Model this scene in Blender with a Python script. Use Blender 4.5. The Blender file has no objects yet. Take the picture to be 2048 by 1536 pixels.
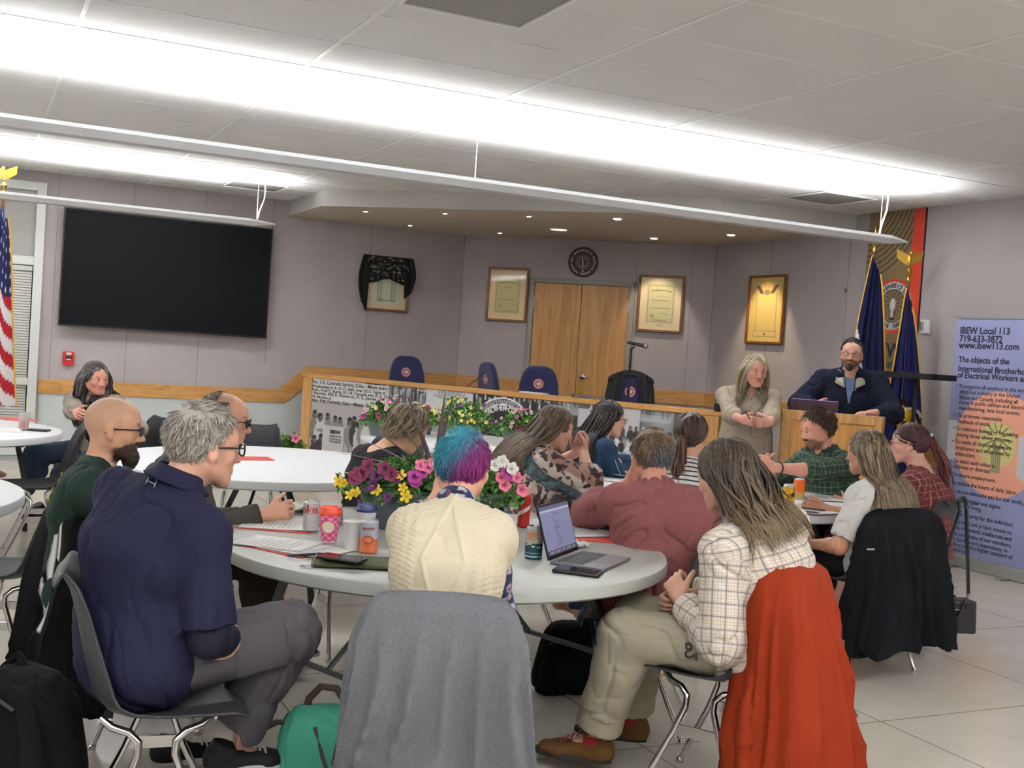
import bpy, math, random
import numpy as np
from mathutils import Matrix, Vector
sc = bpy.context.scene
col = sc.collection
# ---------------------------------------------------------------- camera
RW = np.array([[0.90002184, 0.04657078, 0.43334958], [-0.43072955, -0.05684349, 0.90068911], [0.06657889, -0.99729634, -0.03110097]])
FPX, CX, CY, CAMZ = 2250.0, 1024.0, 768.0, 1.52
cam = bpy.data.objects.new('camera', bpy.data.cameras.new('camera')); col.objects.link(cam)
cam.data.sensor_width = 36; cam.data.lens = FPX / 2048 * 36; cam.data.clip_start = .05
_m = Matrix.Identity(4)
for _i in range(3):
    _m[_i][0] = RW[_i][0]; _m[_i][1] = -RW[_i][1]; _m[_i][2] = -RW[_i][2]
_m[2][3] = CAMZ
cam.matrix_world = _m
sc.camera = cam
# ---------------------------------------------------------------- world, lamps, exposure
sc.view_settings.view_transform = 'Standard'; sc.view_settings.look = 'None'; sc.view_settings.gamma = 1
sc.view_settings.exposure = 0.55
wd = bpy.data.worlds.new('world'); sc.world = wd; wd.use_nodes = True
wd.node_tree.nodes['Background'].inputs[0].default_value = (.8, .85, 1, 1); wd.node_tree.nodes['Background'].inputs[1].default_value = .15
def area(name, loc, sx, sy, watts, color=(1, 1, 1), up=False, rot=None, spread=None):
    l = bpy.data.lights.new(name, 'AREA'); l.shape = 'RECTANGLE'; l.size = sx; l.size_y = sy; l.energy = watts; l.color = color
    if spread: l.spread = spread
    o = bpy.data.objects.new(name, l); o.location = loc
    if up: o.rotation_euler = (math.pi, 0, 0)
    if rot: o.rotation_euler = rot
    col.objects.link(o); return o
LAMPC = (.97, .98, 1.0)
UP = 26.0      # watts per metre of pendant, indirect
for yy, x0, x1 in ((7.0, -4.6, 6.74), (11.32, -4.6, 2.55), (.9, -4.6, 6.74), (-1.6, -4.6, 6.74)):
    area('pendant_lamp', ((x0 + x1) / 2, yy, 2.655), x1 - x0, .07, UP * (x1 - x0), LAMPC, up=True, spread=2.55)
for yy, x0, x1 in ((.9, -4.6, 6.74), (7.0, -4.6, 6.74), (11.32, -4.6, 2.55), (-1.6, -4.6, 6.74)):
    area('pendant_glow', ((x0 + x1) / 2, yy, 2.578), x1 - x0, .08, 4.0 * (x1 - x0), LAMPC)
def spot(loc, target, watts, angle, blend, color, size=.03):
    l = bpy.data.lights.new('spot', 'SPOT'); l.energy = watts; l.spot_size = math.radians(angle); l.spot_blend = blend; l.color = color; l.shadow_soft_size = size
    o = bpy.data.objects.new('spot', l); o.location = loc
    o.rotation_euler = (Vector(target) - Vector(loc)).to_track_quat('-Z', 'Y').to_euler(); col.objects.link(o)
# ---------------------------------------------------------------- placing helpers
def ray(px, py): return RW @ np.array([px - CX, py - CY, FPX])
def at(px, py, z):
    r = ray(px, py); t = (z - CAMZ) / r[2]; return Vector((r[0] * t, r[1] * t, z))
def pt(px, py, d): r = ray(px, py) / FPX * d; return Vector((r[0], r[1], r[2] + CAMZ))
WY, WX = 12.9, 7.72
P1 = Vector((5.43, 12.9)); P2 = Vector((7.72, 10.83)); DU = (P2 - P1).normalized(); DN = Vector((-DU.y, DU.x))
def onY(px, py, Y=WY):
    r = ray(px, py); t = Y / r[1]; return (r[0] * t, r[2] * t + CAMZ)            # x, z
def onX(px, py, X=WX):
    r = ray(px, py); t = X / r[0]; return (-r[1] * t, r[2] * t + CAMZ)           # -y, z
def onD(px, py):
    r = ray(px, py); t = (P1.x * DN.x + P1.y * DN.y) / (r[0] * DN.x + r[1] * DN.y)
    return ((r[0] * t - P1.x) * DU.x + (r[1] * t - P1.y) * DU.y, r[2] * t + CAMZ)
def wallM(o, right):
    r = Vector(right).normalized(); u = Vector((0, 0, 1)); n = r.cross(u)
    M_ = Matrix.Identity(4)
    for i in range(3): M_[i][0] = r[i]; M_[i][1] = u[i]; M_[i][2] = n[i]; M_[i][3] = o[i]
    return M_
MY = wallM((0, WY, 0), (1, 0, 0)); MX = wallM((WX, 0, 0), (0, -1, 0)); MD = wallM((P1.x, P1.y, 0), (DU.x, DU.y, 0))
def T(x, y, z): return Matrix.Translation((x, y, z))
def RZ(deg): return Matrix.Rotation(math.radians(deg), 4, 'Z')
def RX(deg): return Matrix.Rotation(math.radians(deg), 4, 'X')
def RY(deg): return Matrix.Rotation(math.radians(deg), 4, 'Y')
def lin(c):
    if isinstance(c, str): c = [int(c[i:i + 2], 16) / 255 for i in (0, 2, 4)]
    return tuple(((v / 12.92) if v <= .04045 else ((v + .055) / 1.055) ** 2.4) for v in c[:3])
# ---------------------------------------------------------------- materials
MATS = {}
def mat(name, c='808080', rough=.6, metal=0, bump=0, bscale=40, var=0, vscale=6, vc=False, emit=0, alpha=1, trans=0, stretch=None, spec=.5, sheen=0, coat=0):
    if name in MATS: return MATS[name]
    m = bpy.data.materials.new(name); m.use_nodes = True; nt = m.node_tree; n = nt.nodes; L = nt.links
    b = n['Principled BSDF']; c = lin(c)
    b.inputs['Base Color'].default_value = (*c, 1); b.inputs['Roughness'].default_value = rough; b.inputs['Metallic'].default_value = metal
    b.inputs['Specular IOR Level'].default_value = spec
    if sheen: b.inputs['Sheen Weight'].default_value = sheen
    if coat: b.inputs['Coat Weight'].default_value = coat
    if trans: b.inputs['Transmission Weight'].default_value = trans
    if alpha < 1: b.inputs['Alpha'].default_value = alpha
    src = None
    if vc:
        a = n.new('ShaderNodeAttribute'); a.attribute_name = 'vc'; src = a.outputs['Color']
    tc = None
    if bump or var:
        tc = n.new('ShaderNodeTexCoord'); mp = n.new('ShaderNodeMapping'); L.new(tc.outputs['Object'], mp.inputs[0])
        if stretch: mp.inputs['Scale'].default_value = stretch
    if var:
        nz = n.new('ShaderNodeTexNoise'); nz.inputs['Scale'].default_value = vscale; nz.inputs['Detail'].default_value = 5; L.new(mp.outputs[0], nz.inputs[0])
        hs = n.new('ShaderNodeHueSaturation'); mr = n.new('ShaderNodeMapRange'); mr.inputs[1].default_value = .3; mr.inputs[2].default_value = .7
        mr.inputs[3].default_value = 1 - var; mr.inputs[4].default_value = 1 + var; L.new(nz.outputs[0], mr.inputs[0]); L.new(mr.outputs[0], hs.inputs['Value'])
        if src: L.new(src, hs.inputs['Color'])
        else: hs.inputs['Color'].default_value = (*c, 1)
        src = hs.outputs[0]
    if src: L.new(src, b.inputs['Base Color'])
    if bump:
        nz = n.new('ShaderNodeTexNoise'); nz.inputs['Scale'].default_value = bscale; nz.inputs['Detail'].default_value = 4; L.new(mp.outputs[0], nz.inputs[0])
        bp = n.new('ShaderNodeBump'); bp.inputs['Strength'].default_value = bump; bp.inputs['Distance'].default_value = .01; L.new(nz.outputs[0], bp.inputs['Height']); L.new(bp.outputs[0], b.inputs['Normal'])
    if emit:
        b.inputs['Emission Color'].default_value = (*c, 1); b.inputs['Emission Strength'].default_value = emit
    MATS[name] = m; return m
def wood(name, c1, c2, rough=.35, stretch=(1, 1, .12), scale=9):
    if name in MATS: return MATS[name]
    m = mat(name, c1, rough); nt = m.node_tree; n = nt.nodes; L = nt.links; b = n['Principled BSDF']
    tc = n.new('ShaderNodeTexCoord'); mp = n.new('ShaderNodeMapping'); mp.inputs['Scale'].default_value = stretch; L.new(tc.outputs['Object'], mp.inputs[0])
    w = n.new('ShaderNodeTexNoise'); w.inputs['Scale'].default_value = scale; w.inputs['Detail'].default_value = 3; w.inputs['Distortion'].default_value = 1.6; L.new(mp.outputs[0], w.inputs[0])
    f = n.new('ShaderNodeTexNoise'); f.inputs['Scale'].default_value = scale * 14; f.inputs['Detail'].default_value = 2; L.new(mp.outputs[0], f.inputs[0])
    s = n.new('ShaderNodeMath'); s.operation = 'MULTIPLY'; s.inputs[1].default_value = 7; L.new(w.outputs[0], s.inputs[0])
    pp = n.new('ShaderNodeMath'); pp.operation = 'PINGPONG'; pp.inputs[1].default_value = 1; L.new(s.outputs[0], pp.inputs[0])
    a = n.new('ShaderNodeMath'); a.operation = 'MULTIPLY_ADD'; a.inputs[1].default_value = .55; L.new(pp.outputs[0], a.inputs[0])
    g = n.new('ShaderNodeMath'); g.operation = 'MULTIPLY'; g.inputs[1].default_value = .5; L.new(f.outputs[0], g.inputs[0]); L.new(g.outputs[0], a.inputs[2])
    r = n.new('ShaderNodeValToRGB'); r.color_ramp.elements[0].position = .1; r.color_ramp.elements[1].position = .85
    r.color_ramp.elements[0].color = (*lin(c2), 1); r.color_ramp.elements[1].color = (*lin(c1), 1)
    L.new(a.outputs[0], r.inputs[0]); L.new(r.outputs[0], b.inputs['Base Color']); return m
# ---------------------------------------------------------------- mesh helpers
def tag(o, label=None, cat=None, group=None, kind=None):
    if label: o['label'] = label
    if cat: o['category'] = cat
    if group: o['group'] = group
    if kind: o['kind'] = kind
    return o
def empty(name, label, cat, loc=(0, 0, 0), rz=0, group=None):
    o = bpy.data.objects.new(name, None); o.location = loc; o.rotation_euler = (0, 0, math.radians(rz)); o.empty_display_size = .1; col.objects.link(o)
    return tag(o, label, cat, group)
def link(name, me, parent=None, M_=None):
    o = bpy.data.objects.new(name, me); col.objects.link(o)
    if M_ is not None: o.matrix_world = M_
    if parent: o.parent = parent
    return o
class MB:
    def __init__(s): s.v = []; s.f = []; s.m = []; s.n = 0
    def add(s, vs, fs, m=0, M_=None):
        if M_ is not None: vs = [tuple(M_ @ Vector(v)) for v in vs]
        s.v.extend([tuple(v) for v in vs]); s.f.extend([tuple(i + s.n for i in f) for f in fs]); s.m.extend([m] * len(fs)); s.n += len(vs); return s
    def box(s, x0, x1, y0, y1, z0, z1, m=0, M_=None):
        vs = [(x, y, z) for z in (z0, z1) for y in (y0, y1) for x in (x0, x1)]
        return s.add(vs, [(0, 2, 3, 1), (4, 5, 7, 6), (0, 1, 5, 4), (2, 6, 7, 3), (0, 4, 6, 2), (1, 3, 7, 5)], m, M_)
    def prism(s, poly, z0, z1, m=0, M_=None):
        a = sum(poly[i][0] * poly[(i + 1) % len(poly)][1] - poly[(i + 1) % len(poly)][0] * poly[i][1] for i in range(len(poly)))
        if a < 0: poly = poly[::-1]
        n = len(poly); vs = [(x, y, z0) for x, y in poly] + [(x, y, z1) for x, y in poly]
        return s.add(vs, [tuple(range(n))[::-1], tuple(range(n, 2 * n))] + [(i, (i + 1) % n, n + (i + 1) % n, n + i) for i in range(n)], m, M_)
    def lathe(s, prof, n=32, m=0, M_=None, arc=360):
        vs = []; k = len(prof)
        full = arc == 360; nn = n if full else n + 1
        for i in range(nn):
            a = math.radians(arc) * i / n
            vs += [(r * math.cos(a), r * math.sin(a), z) for r, z in prof]
        fs = []
        for i in range(n):
            j = (i + 1) % nn
            for q in range(k - 1): fs.append((i * k + q, j * k + q, j * k + q + 1, i * k + q + 1))
        if full:
            if prof[0][0] > 1e-6: fs.append(tuple(i * k for i in range(n))[::-1])
            if prof[-1][0] > 1e-6: fs.append(tuple(i * k + k - 1 for i in range(n)))
        return s.add(vs, fs, m, M_)
    def tube(s, pts, r, n=10, m=0, M_=None, flat=1.0, close=False):
        pts = [Vector(p) for p in pts]; k = len(pts); rs = r if isinstance(r, (list, tuple)) else [r] * k
        vs = []; prev = None
        for i, p in enumerate(pts):
            if close: t = pts[(i + 1) % k] - pts[i - 1]
            else: t = pts[min(i + 1, k - 1)] - pts[max(i - 1, 0)]
            t = t.normalized() if t.length > 1e-9 else Vector((0, 0, 1))
            if prev is None:
                ref = Vector((0, 0, 1)) if abs(t.z) < .9 else Vector((0, 1, 0)); u = t.cross(ref).normalized()
            else: u = (prev - t * prev.dot(t)); u = u.normalized() if u.length > 1e-6 else t.orthogonal().normalized()
            prev = u; w = t.cross(u)
            for j in range(n):
                a = 2 * math.pi * j / n; vs.append(p + u * (rs[i] * math.cos(a)) + w * (rs[i] * flat * math.sin(a)))
        fs = []
        for i in range(k if close else k - 1):
            i2 = (i + 1) % k
            for j in range(n): fs.append((i * n + j, i * n + (j + 1) % n, i2 * n + (j + 1) % n, i2 * n + j))
        if not close: fs += [tuple(range(n))[::-1], tuple((k - 1) * n + j for j in range(n))]
        return s.add([tuple(v) for v in vs], fs, m, M_)
    def sphere(s, c, r, n=16, m=0, M_=None):
        rr = r if isinstance(r, (list, tuple)) else (r, r, r)
        prof = [(math.sin(math.pi * i / (n // 2)), -math.cos(math.pi * i / (n // 2))) for i in range(n // 2 + 1)]
        prof[0] = (0, -1); prof[-1] = (0, 1)
        A = T(*c) @ Matrix.Diagonal((*rr, 1))
        return s.lathe(prof, n, m, (M_ @ A) if M_ is not None else A)
    def grid(s, f, nu, nv, m=0, M_=None, closeu=False):
        vs = [f(i / nu, j / nv) for i in range(nu + (0 if closeu else 1)) for j in range(nv + 1)]; k = nv + 1; nn = nu if closeu else nu + 1
        fs = [(i * k + j, ((i + 1) % nn) * k + j, ((i + 1) % nn) * k + j + 1, i * k + j + 1) for i in range(nu) for j in range(nv)]
        return s.add(vs, fs, m, M_)
    def build(s, name, mats, parent=None, M_=None, bev=0, smooth=True, solid=0, sub=0, off=0):
        me = bpy.data.meshes.new(name); me.from_pydata(s.v, [], s.f); mats = mats if isinstance(mats, (list, tuple)) else [mats]
        for q in mats: me.materials.append(q)
        me.polygons.foreach_set('material_index', s.m)
        if smooth: me.polygons.foreach_set('use_smooth', [True] * len(s.f)); 
        me.update()
        if smooth: me.set_sharp_from_angle(angle=math.radians(40))
        o = link(name, me, parent, M_)
        if sub: md = o.modifiers.new('s', 'SUBSURF'); md.levels = sub; md.render_levels = sub
        if solid: md = o.modifiers.new('t', 'SOLIDIFY'); md.thickness = solid; md.offset = off
        if bev: md = o.modifiers.new('b', 'BEVEL'); md.width = bev; md.segments = 2; md.limit_method = 'ANGLE'; md.angle_limit = math.radians(50)
        return o
def struct(o): o['kind'] = 'structure'; return o
def npmesh(name, V, Q, mt, vc=None, smooth=True, uv=None):
    V = np.asarray(V, np.float32); Q = np.asarray(Q, np.int32); me = bpy.data.meshes.new(name); k = Q.shape[1]
    me.vertices.add(len(V)); me.vertices.foreach_set('co', V.ravel()); me.loops.add(Q.size); me.loops.foreach_set('vertex_index', Q.ravel())
    me.polygons.add(len(Q)); me.polygons.foreach_set('loop_start', np.arange(0, Q.size, k, dtype=np.int32))
    try: me.polygons.foreach_set('loop_total', np.full(len(Q), k, np.int32))
    except Exception: pass
    if smooth: me.polygons.foreach_set('use_smooth', np.ones(len(Q), bool))
    me.update(calc_edges=True)
    for q in (mt if isinstance(mt, (list, tuple)) else [mt]): me.materials.append(q)
    if vc is not None:
        a = me.color_attributes.new('vc', 'FLOAT_COLOR', 'POINT'); a.data.foreach_set('color', np.c_[vc, np.ones(len(V))].astype(np.float32).ravel())
    if uv is not None:
        a = me.attributes.new('puv', 'FLOAT_VECTOR', 'POINT'); a.data.foreach_set('vector', np.asarray(uv, np.float32).ravel())
    return me
def text(s, size, mt, parent=None, M_=None, align='LEFT', ext=.0004, name='lettering', bold=0, sx=1, line=1):
    cu = bpy.data.curves.new(name, 'FONT'); cu.body = s; cu.size = size; cu.align_x = align; cu.extrude = ext; cu.offset = bold; cu.space_line = line; cu.resolution_u = 3
    o = bpy.data.objects.new(name, cu); col.objects.link(o); bpy.context.view_layer.update()
    me = bpy.data.meshes.new_from_object(o.evaluated_get(bpy.context.evaluated_depsgraph_get())); bpy.data.objects.remove(o)
    me.name = name
    if sx != 1: me.transform(Matrix.Diagonal((sx, 1, 1, 1)))
    me.materials.clear(); me.materials.append(mt)
    r = link(name, me); 
    if M_ is not None: me.transform(M_)
    if parent: r.parent = parent
    return r
class Canvas:          # a printed sheet: a fine grid whose vertices carry the print
    def __init__(s, w, h, res, c='ffffff'):
        s.w, s.h = w, h; s.nx = max(2, int(w / res)) + 1; s.ny = max(2, int(h / res)) + 1
        s.X, s.Y = np.meshgrid(np.linspace(0, w, s.nx), np.linspace(0, h, s.ny), indexing='ij'); s.C = np.ones((s.nx, s.ny, 3)) * np.array(lin(c))
    def put(s, msk, c, a=1): s.C[msk] = s.C[msk] * (1 - a) + np.array(lin(c)) * a; return s
    def rect(s, x0, x1, y0, y1, c, a=1): return s.put((s.X > x0) & (s.X < x1) & (s.Y > y0) & (s.Y < y1), c, a)
    def ell(s, x, y, rx, ry, c, a=1): return s.put(((s.X - x) / rx) ** 2 + ((s.Y - y) / ry) ** 2 < 1, c, a)
    def ring(s, x, y, r0, r1, c, a=1): d = np.hypot(s.X - x, s.Y - y); return s.put((d > r0) & (d < r1), c, a)
    def line(s, x0, y0, x1, y1, w, c, a=1):
        dx, dy = x1 - x0, y1 - y0; L = dx * dx + dy * dy + 1e-12; t = np.clip(((s.X - x0) * dx + (s.Y - y0) * dy) / L, 0, 1)
        return s.put(np.hypot(s.X - x0 - t * dx, s.Y - y0 - t * dy) < w, c, a)
    def noise(s, x0, x1, y0, y1, amp, sc_, seed=0, sy=1):
        m = (s.X > x0) & (s.X < x1) & (s.Y > y0) & (s.Y < y1); P = np.c_[s.X[m] * sc_, s.Y[m] * sc_ * sy, np.full(m.sum(), seed * 3.7)]
        s.C[m] = np.clip(s.C[m] * (1 + amp * vnoise(P, seed)[:, None] * 2), 0, 1); return s
    def mesh(s, name, mt, f=None):
        u, v = s.X.ravel(), s.Y.ravel()
        V = np.c_[u, v, np.zeros_like(u)] if f is None else f(u, v)
        i, j = np.meshgrid(np.arange(s.nx - 1), np.arange(s.ny - 1), indexing='ij'); a = (i * s.ny + j).ravel()
        return npmesh(name, V, np.c_[a, a + s.ny, a + s.ny + 1, a + 1], mt, s.C.reshape(-1, 3))
_rng = np.random.RandomState(7); _LAT = _rng.rand(64, 64, 64).astype(np.float32) * 2 - 1
def vnoise(P, seed=0):
    P = np.asarray(P, np.float64) + seed * 17.13; i = np.floor(P).astype(int); f = P - i; f = f * f * (3 - 2 * f); i &= 63; j = (i + 1) & 63
    g = _LAT; a = lambda x, y, z: g[x, y, z]
    x0, y0, z0 = i.T; x1, y1, z1 = j.T; fx, fy, fz = f.T
    c00 = a(x0, y0, z0) * (1 - fx) + a(x1, y0, z0) * fx; c10 = a(x0, y1, z0) * (1 - fx) + a(x1, y1, z0) * fx
    c01 = a(x0, y0, z1) * (1 - fx) + a(x1, y0, z1) * fx; c11 = a(x0, y1, z1) * (1 - fx) + a(x1, y1, z1) * fx
    return (c00 * (1 - fy) + c10 * fy) * (1 - fz) + (c01 * (1 - fy) + c11 * fy) * fz
def copy_tree(o, parent=None):
    c = o.copy(); col.objects.link(c)
    if parent: c.parent = parent
    for ch in list(o.children): copy_tree(ch, c)
    return c
# ================================================================= THE ROOM
CH = 3.05; SOF = 2.88; DF = .29; X0, Y0 = -5.0, -3.6
ceilm = mat('ceiling_tile', 'dfdedd', .9, bump=.12, bscale=160); teem = mat('ceiling_tee', 'e9eae8', .5)
fab = mat('wall_fabric', 'aca4a4', .95, bump=.25, bscale=220, var=.04, vscale=2.2); seam = mat('wall_seam', '877d80', .9)
lowp = mat('lower_wall_paint', 'ccd2d2', .6, var=.02, vscale=3); sofm = mat('soffit_paint', 'c3c0bc', .75); sofu = mat('soffit_underside', 'c6baac', .8, bump=.1, bscale=90)
oak = wood('oak', 'cfa068', 'b07f42', .35, (1, 1, .12)); oakh = wood('oak_rail', 'c6945a', 'a97838', .35, (.12, .12, 1), 10); oakd = wood('oak_door', 'c6955a', 'a37338', .35, (1.5, 1.5, .09), 5)
blk = mat('black_plastic', '101012', .45); dark = mat('dark', '1b1b1d', .6); chrome = mat('chrome', 'd6d6d6', .12, 1); white = mat('white_paint', 'e8e9e6', .5); alu = mat('window_frame_white', 'd9dbd6', .4)
brass = mat('brass', 'c9a24a', .3, 1); steel = mat('steel', 'a8aab0', .3, 1)
def floor_material():
    m = mat('floor_tile', 'cdc7b9', .17); nt = m.node_tree; n = nt.nodes; L = nt.links; b = n['Principled BSDF']
    tc = n.new('ShaderNodeTexCoord'); mp = n.new('ShaderNodeMapping'); mp.inputs['Rotation'].default_value = (0, 0, math.radians(0)); L.new(tc.outputs['Object'], mp.inputs[0])
    br = n.new('ShaderNodeTexBrick'); br.offset = 0; br.inputs['Scale'].default_value = 1; br.inputs['Brick Width'].default_value = 1.22; br.inputs['Row Height'].default_value = 1.22
    br.inputs['Mortar Size'].default_value = .004; br.inputs['Color1'].default_value = (*lin('d0cabd'), 1); br.inputs['Color2'].default_value = (*lin('cac3b6'), 1); br.inputs['Mortar'].default_value = (*lin('8d8577'), 1)
    L.new(mp.outputs[0], br.inputs[0])
    nz = n.new('ShaderNodeTexNoise'); nz.inputs['Scale'].default_value = 1.7; nz.inputs['Detail'].default_value = 8; nz.inputs['Roughness'].default_value = .7; L.new(tc.outputs['Object'], nz.inputs[0])
    vo = n.new('ShaderNodeTexNoise'); vo.inputs['Scale'].default_value = 140; L.new(tc.outputs['Object'], vo.inputs[0])
    ad = n.new('ShaderNodeMath'); ad.operation = 'MULTIPLY_ADD'; ad.inputs[1].default_value = .35; L.new(vo.outputs[0], ad.inputs[0]); L.new(nz.outputs[0], ad.inputs[2])
    mr = n.new('ShaderNodeMapRange'); mr.inputs[1].default_value = .4; mr.inputs[2].default_value = .95; mr.inputs[3].default_value = .86; mr.inputs[4].default_value = 1.1; L.new(ad.outputs[0], mr.inputs[0])
    hs = n.new('ShaderNodeHueSaturation'); L.new(mr.outputs[0], hs.inputs['Value']); L.new(br.outputs[0], hs.inputs['Color']); L.new(hs.outputs[0], b.inputs['Base Color'])
    r2 = n.new('ShaderNodeMapRange'); r2.inputs[3].default_value = .12; r2.inputs[4].default_value = .3; L.new(nz.outputs[0], r2.inputs[0]); L.new(r2.outputs[0], b.inputs['Roughness']); return m
struct(MB().box(X0, WX + .1, Y0, WY + .1, -.1, 0).build('floor', floor_material(), smooth=False))
o = MB().box(X0, WX + .1, Y0, WY + .1, CH, CH + .1)
x = .42 - 1.2192 * 5
while x < WX: o.box(x - .012, x + .012, Y0, WY, CH - .006, CH, 1); x += 1.2192
y = 6.38 - .6096 * 17
while y < WY:
    o.box(X0, WX, y - .007, y + .006, CH - .0035, CH, 1); o.box(X0, WX, y + .006, y + .0125, CH - .001, CH, 2); y += .6096  # dark strip along each cross tee paints the shadow of the tile reveal
struct(o.build('ceiling', [ceilm, teem, mat('tile_reveal_shade', '77746e', .9)], smooth=False))
# ---- walls
railz = .87; ramp0, ramp1 = 3.20, 3.54
wl = MB().box(X0, P1.x + .05, WY, WY + .1, 0, CH)
seams = [onY(px, py)[0] for px, py in ((120, 347), (270, 367), (414, 384), (549, 400), (745, 450))]
for sx_ in seams: wl.box(sx_ - .003, sx_ + .003, WY - .002, WY, .87 if sx_ < 3 else 1.15, CH, 1)
wl.box(.66, 3.3, WY - .004, WY, 0, .72, 2); wl.box(X0, .5, WY - .004, WY, 0, .87, 2)
wl.prism([(3.3, 0), (3.3, .73), (3.62, 1.0), (3.62, 0)], 0, .004, 2, MY)
struct(wl.build('wall_back', [fab, seam, lowp], smooth=False))
struct(MB().box(-.0, (P2 - P1).length, 0, CH, -.1, 0, 0, MD).box(-.004, .004, 1.1, CH, 0, .003, 1, MD).box(2.83, 2.836, 1.1, CH, 0, .002, 1, MD).box(2.17, 2.175, 2.4, CH, 0, .002, 1, MD).build('wall_door', [fab, seam], smooth=False))
wr = MB().box(WX, WX + .1, Y0, P2.y + .05, 0, CH).box(WX - .003, WX, Y0, 9.1, 0, .73, 2)
for yy in (10.82, 9.8, 8.6, 6.3, 5.1, 3.9): wr.box(WX - .003, WX, yy - .003, yy + .003, .87, CH, 1)
struct(wr.build('wall_right', [fab, seam, lowp], smooth=False))
struct(MB().box(X0 - .1, X0, Y0, WY + .1, 0, CH).build('wall_left', fab, smooth=False))
struct(MB().box(X0, WX, Y0 - .1, Y0, 0, CH).build('wall_front', fab, smooth=False))
# rails
r = MB().prism([(.64, .72), (.64, .87), (3.20, .87), (3.54, 1.16), (5.46, 1.16), (5.46, 1.0), (3.62, 1.0), (3.30, .72)], 0, .022, 0, MY)
struct(r.build('trim_1', oakh, bev=.004, smooth=False))
L_ = (P2 - P1).length
struct(MB().box(0, .885, 1.0, 1.16, 0, .022, 0, MD).box(2.185, L_, 1.0, 1.16, 0, .022, 0, MD).build('trim_2', oakh, bev=.004, smooth=False))
struct(MB().prism([(-10.83, 1.0), (-10.83, 1.16), (-9.35, 1.16), (-9.0, .87), (3.6, .87), (3.6, .72), (-9.1, .72), (-9.42, 1.0)], 0, .022, 0, MX).build('trim_3', oakh, bev=.004, smooth=False))
bb = mat('baseboard', '6f6c68', .6)
struct(MB().box(.7, 3.5, 0, .1, 0, .012, 0, MY).build('baseboard_back', bb, smooth=False)); struct(MB().box(-8.5, 3.6, 0, .1, 0, .012, 0, MX).build('baseboard_right', bb, smooth=False))
# dais platform
carpet = mat('dais_carpet', '4d4a55', .95, bump=.3, bscale=300)
struct(MB().prism([(3.3, 12.89), (5.43, 12.89), (7.71, 10.82), (7.71, 9.0), (6.4, 8.55), (5.98, 8.12), (3.46, 12.46)], .002, DF).build('trim_4', carpet, smooth=False))
# soffit
sp = [(3.21, WY), (3.22, 11.57), (6.16, 8.6), (WX, 8.54), (WX, P2.y), (P1.x, WY)]
o = MB().prism(sp, SOF, CH - .001); o.m = [1] + [0] * (len(o.m) - 1)
struct(o.build('trim_5', [sofm, sofu], smooth=False))
# double door
d = empty('door_1', None, None); d['kind'] = 'structure'
fm = mat('door_frame_paint', '8f8d86', .5)
MB().box(.888, .945, DF, 2.40, .0, .05, 0, MD).box(2.118, 2.178, DF, 2.40, .0, .05, 0, MD).box(.888, 2.178, 2.345, 2.405, 0, .05, 0, MD).build('door_frame', fm, d, bev=.004, smooth=False)
for a, b in ((.948, 1.529), (1.536, 2.116)):
    lf = MB().box(a, b, DF + .005, 2.342, 0, .03, 0, MD).build('door_leaf', oakd, d, bev=.003, smooth=False)
    hx = a - .01 if a < 1 else b - .012
    for hz in (2.1, 1.3, .5): MB().box(hx, hx + .022, hz - .06, hz + .06, .028, .042, 0, MD).build('hinge', steel, lf)
    if a > 1:
        MB().lathe([(.0, 0), (.034, 0), (.034, .012), (.015, .02), (.015, .05), (0, .05)], 20, 0, MD @ T(a + .07, 1.245, .03)).tube([(a + .07, 1.245, .075), (a + .10, 1.243, .08), (a + .17, 1.238, .072)], [.011, .01, .007], 10, 0, MD).box(a + .03, a + .11, 1.05, 1.17, .03, .034, 1, MD).build('door_handle', [chrome, brass], lf)
# window with transom shade and blinds
w = empty('window_1', None, None); w['kind'] = 'structure'; wx = .63
f = MB()
for a, b, c, e in ((wx - .09, wx, .06, 2.93), (-1.9, -1.81, .06, 2.93)): f.box(a, b, c, e, 0, .06, 0, MY)
for z0, z1 in ((2.84, 2.93), (2.06, 2.15), (.80, .88), (.06, .14)): f.box(-1.81, wx - .09, z0, z1, 0, .055, 0, MY)
f.build('window_frame', alu, w, bev=.006, smooth=False)
MB().box(-1.81, wx - .09, 2.15, 2.84, .004, .012, 0, MY).build('roller_shade', mat('shade', '96958f', .8), w, smooth=False)
MB().box(-1.81, wx - .09, .14, 2.06, .001, .006, 0, MY).build('pane', mat('night_glass', '17191c', .05), w, smooth=False)
f = MB(); z = .17
while z < 2.0: f.box(-1.8, wx - .10, z, z + .024, .012, .02, 0, MY); z += .0285
f.box(-1.8, wx - .10, 2.0, 2.05, .01, .04, 0, MY)
f.build('blind', mat('blind', 'b9bab2', .6), w, smooth=False)
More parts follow.
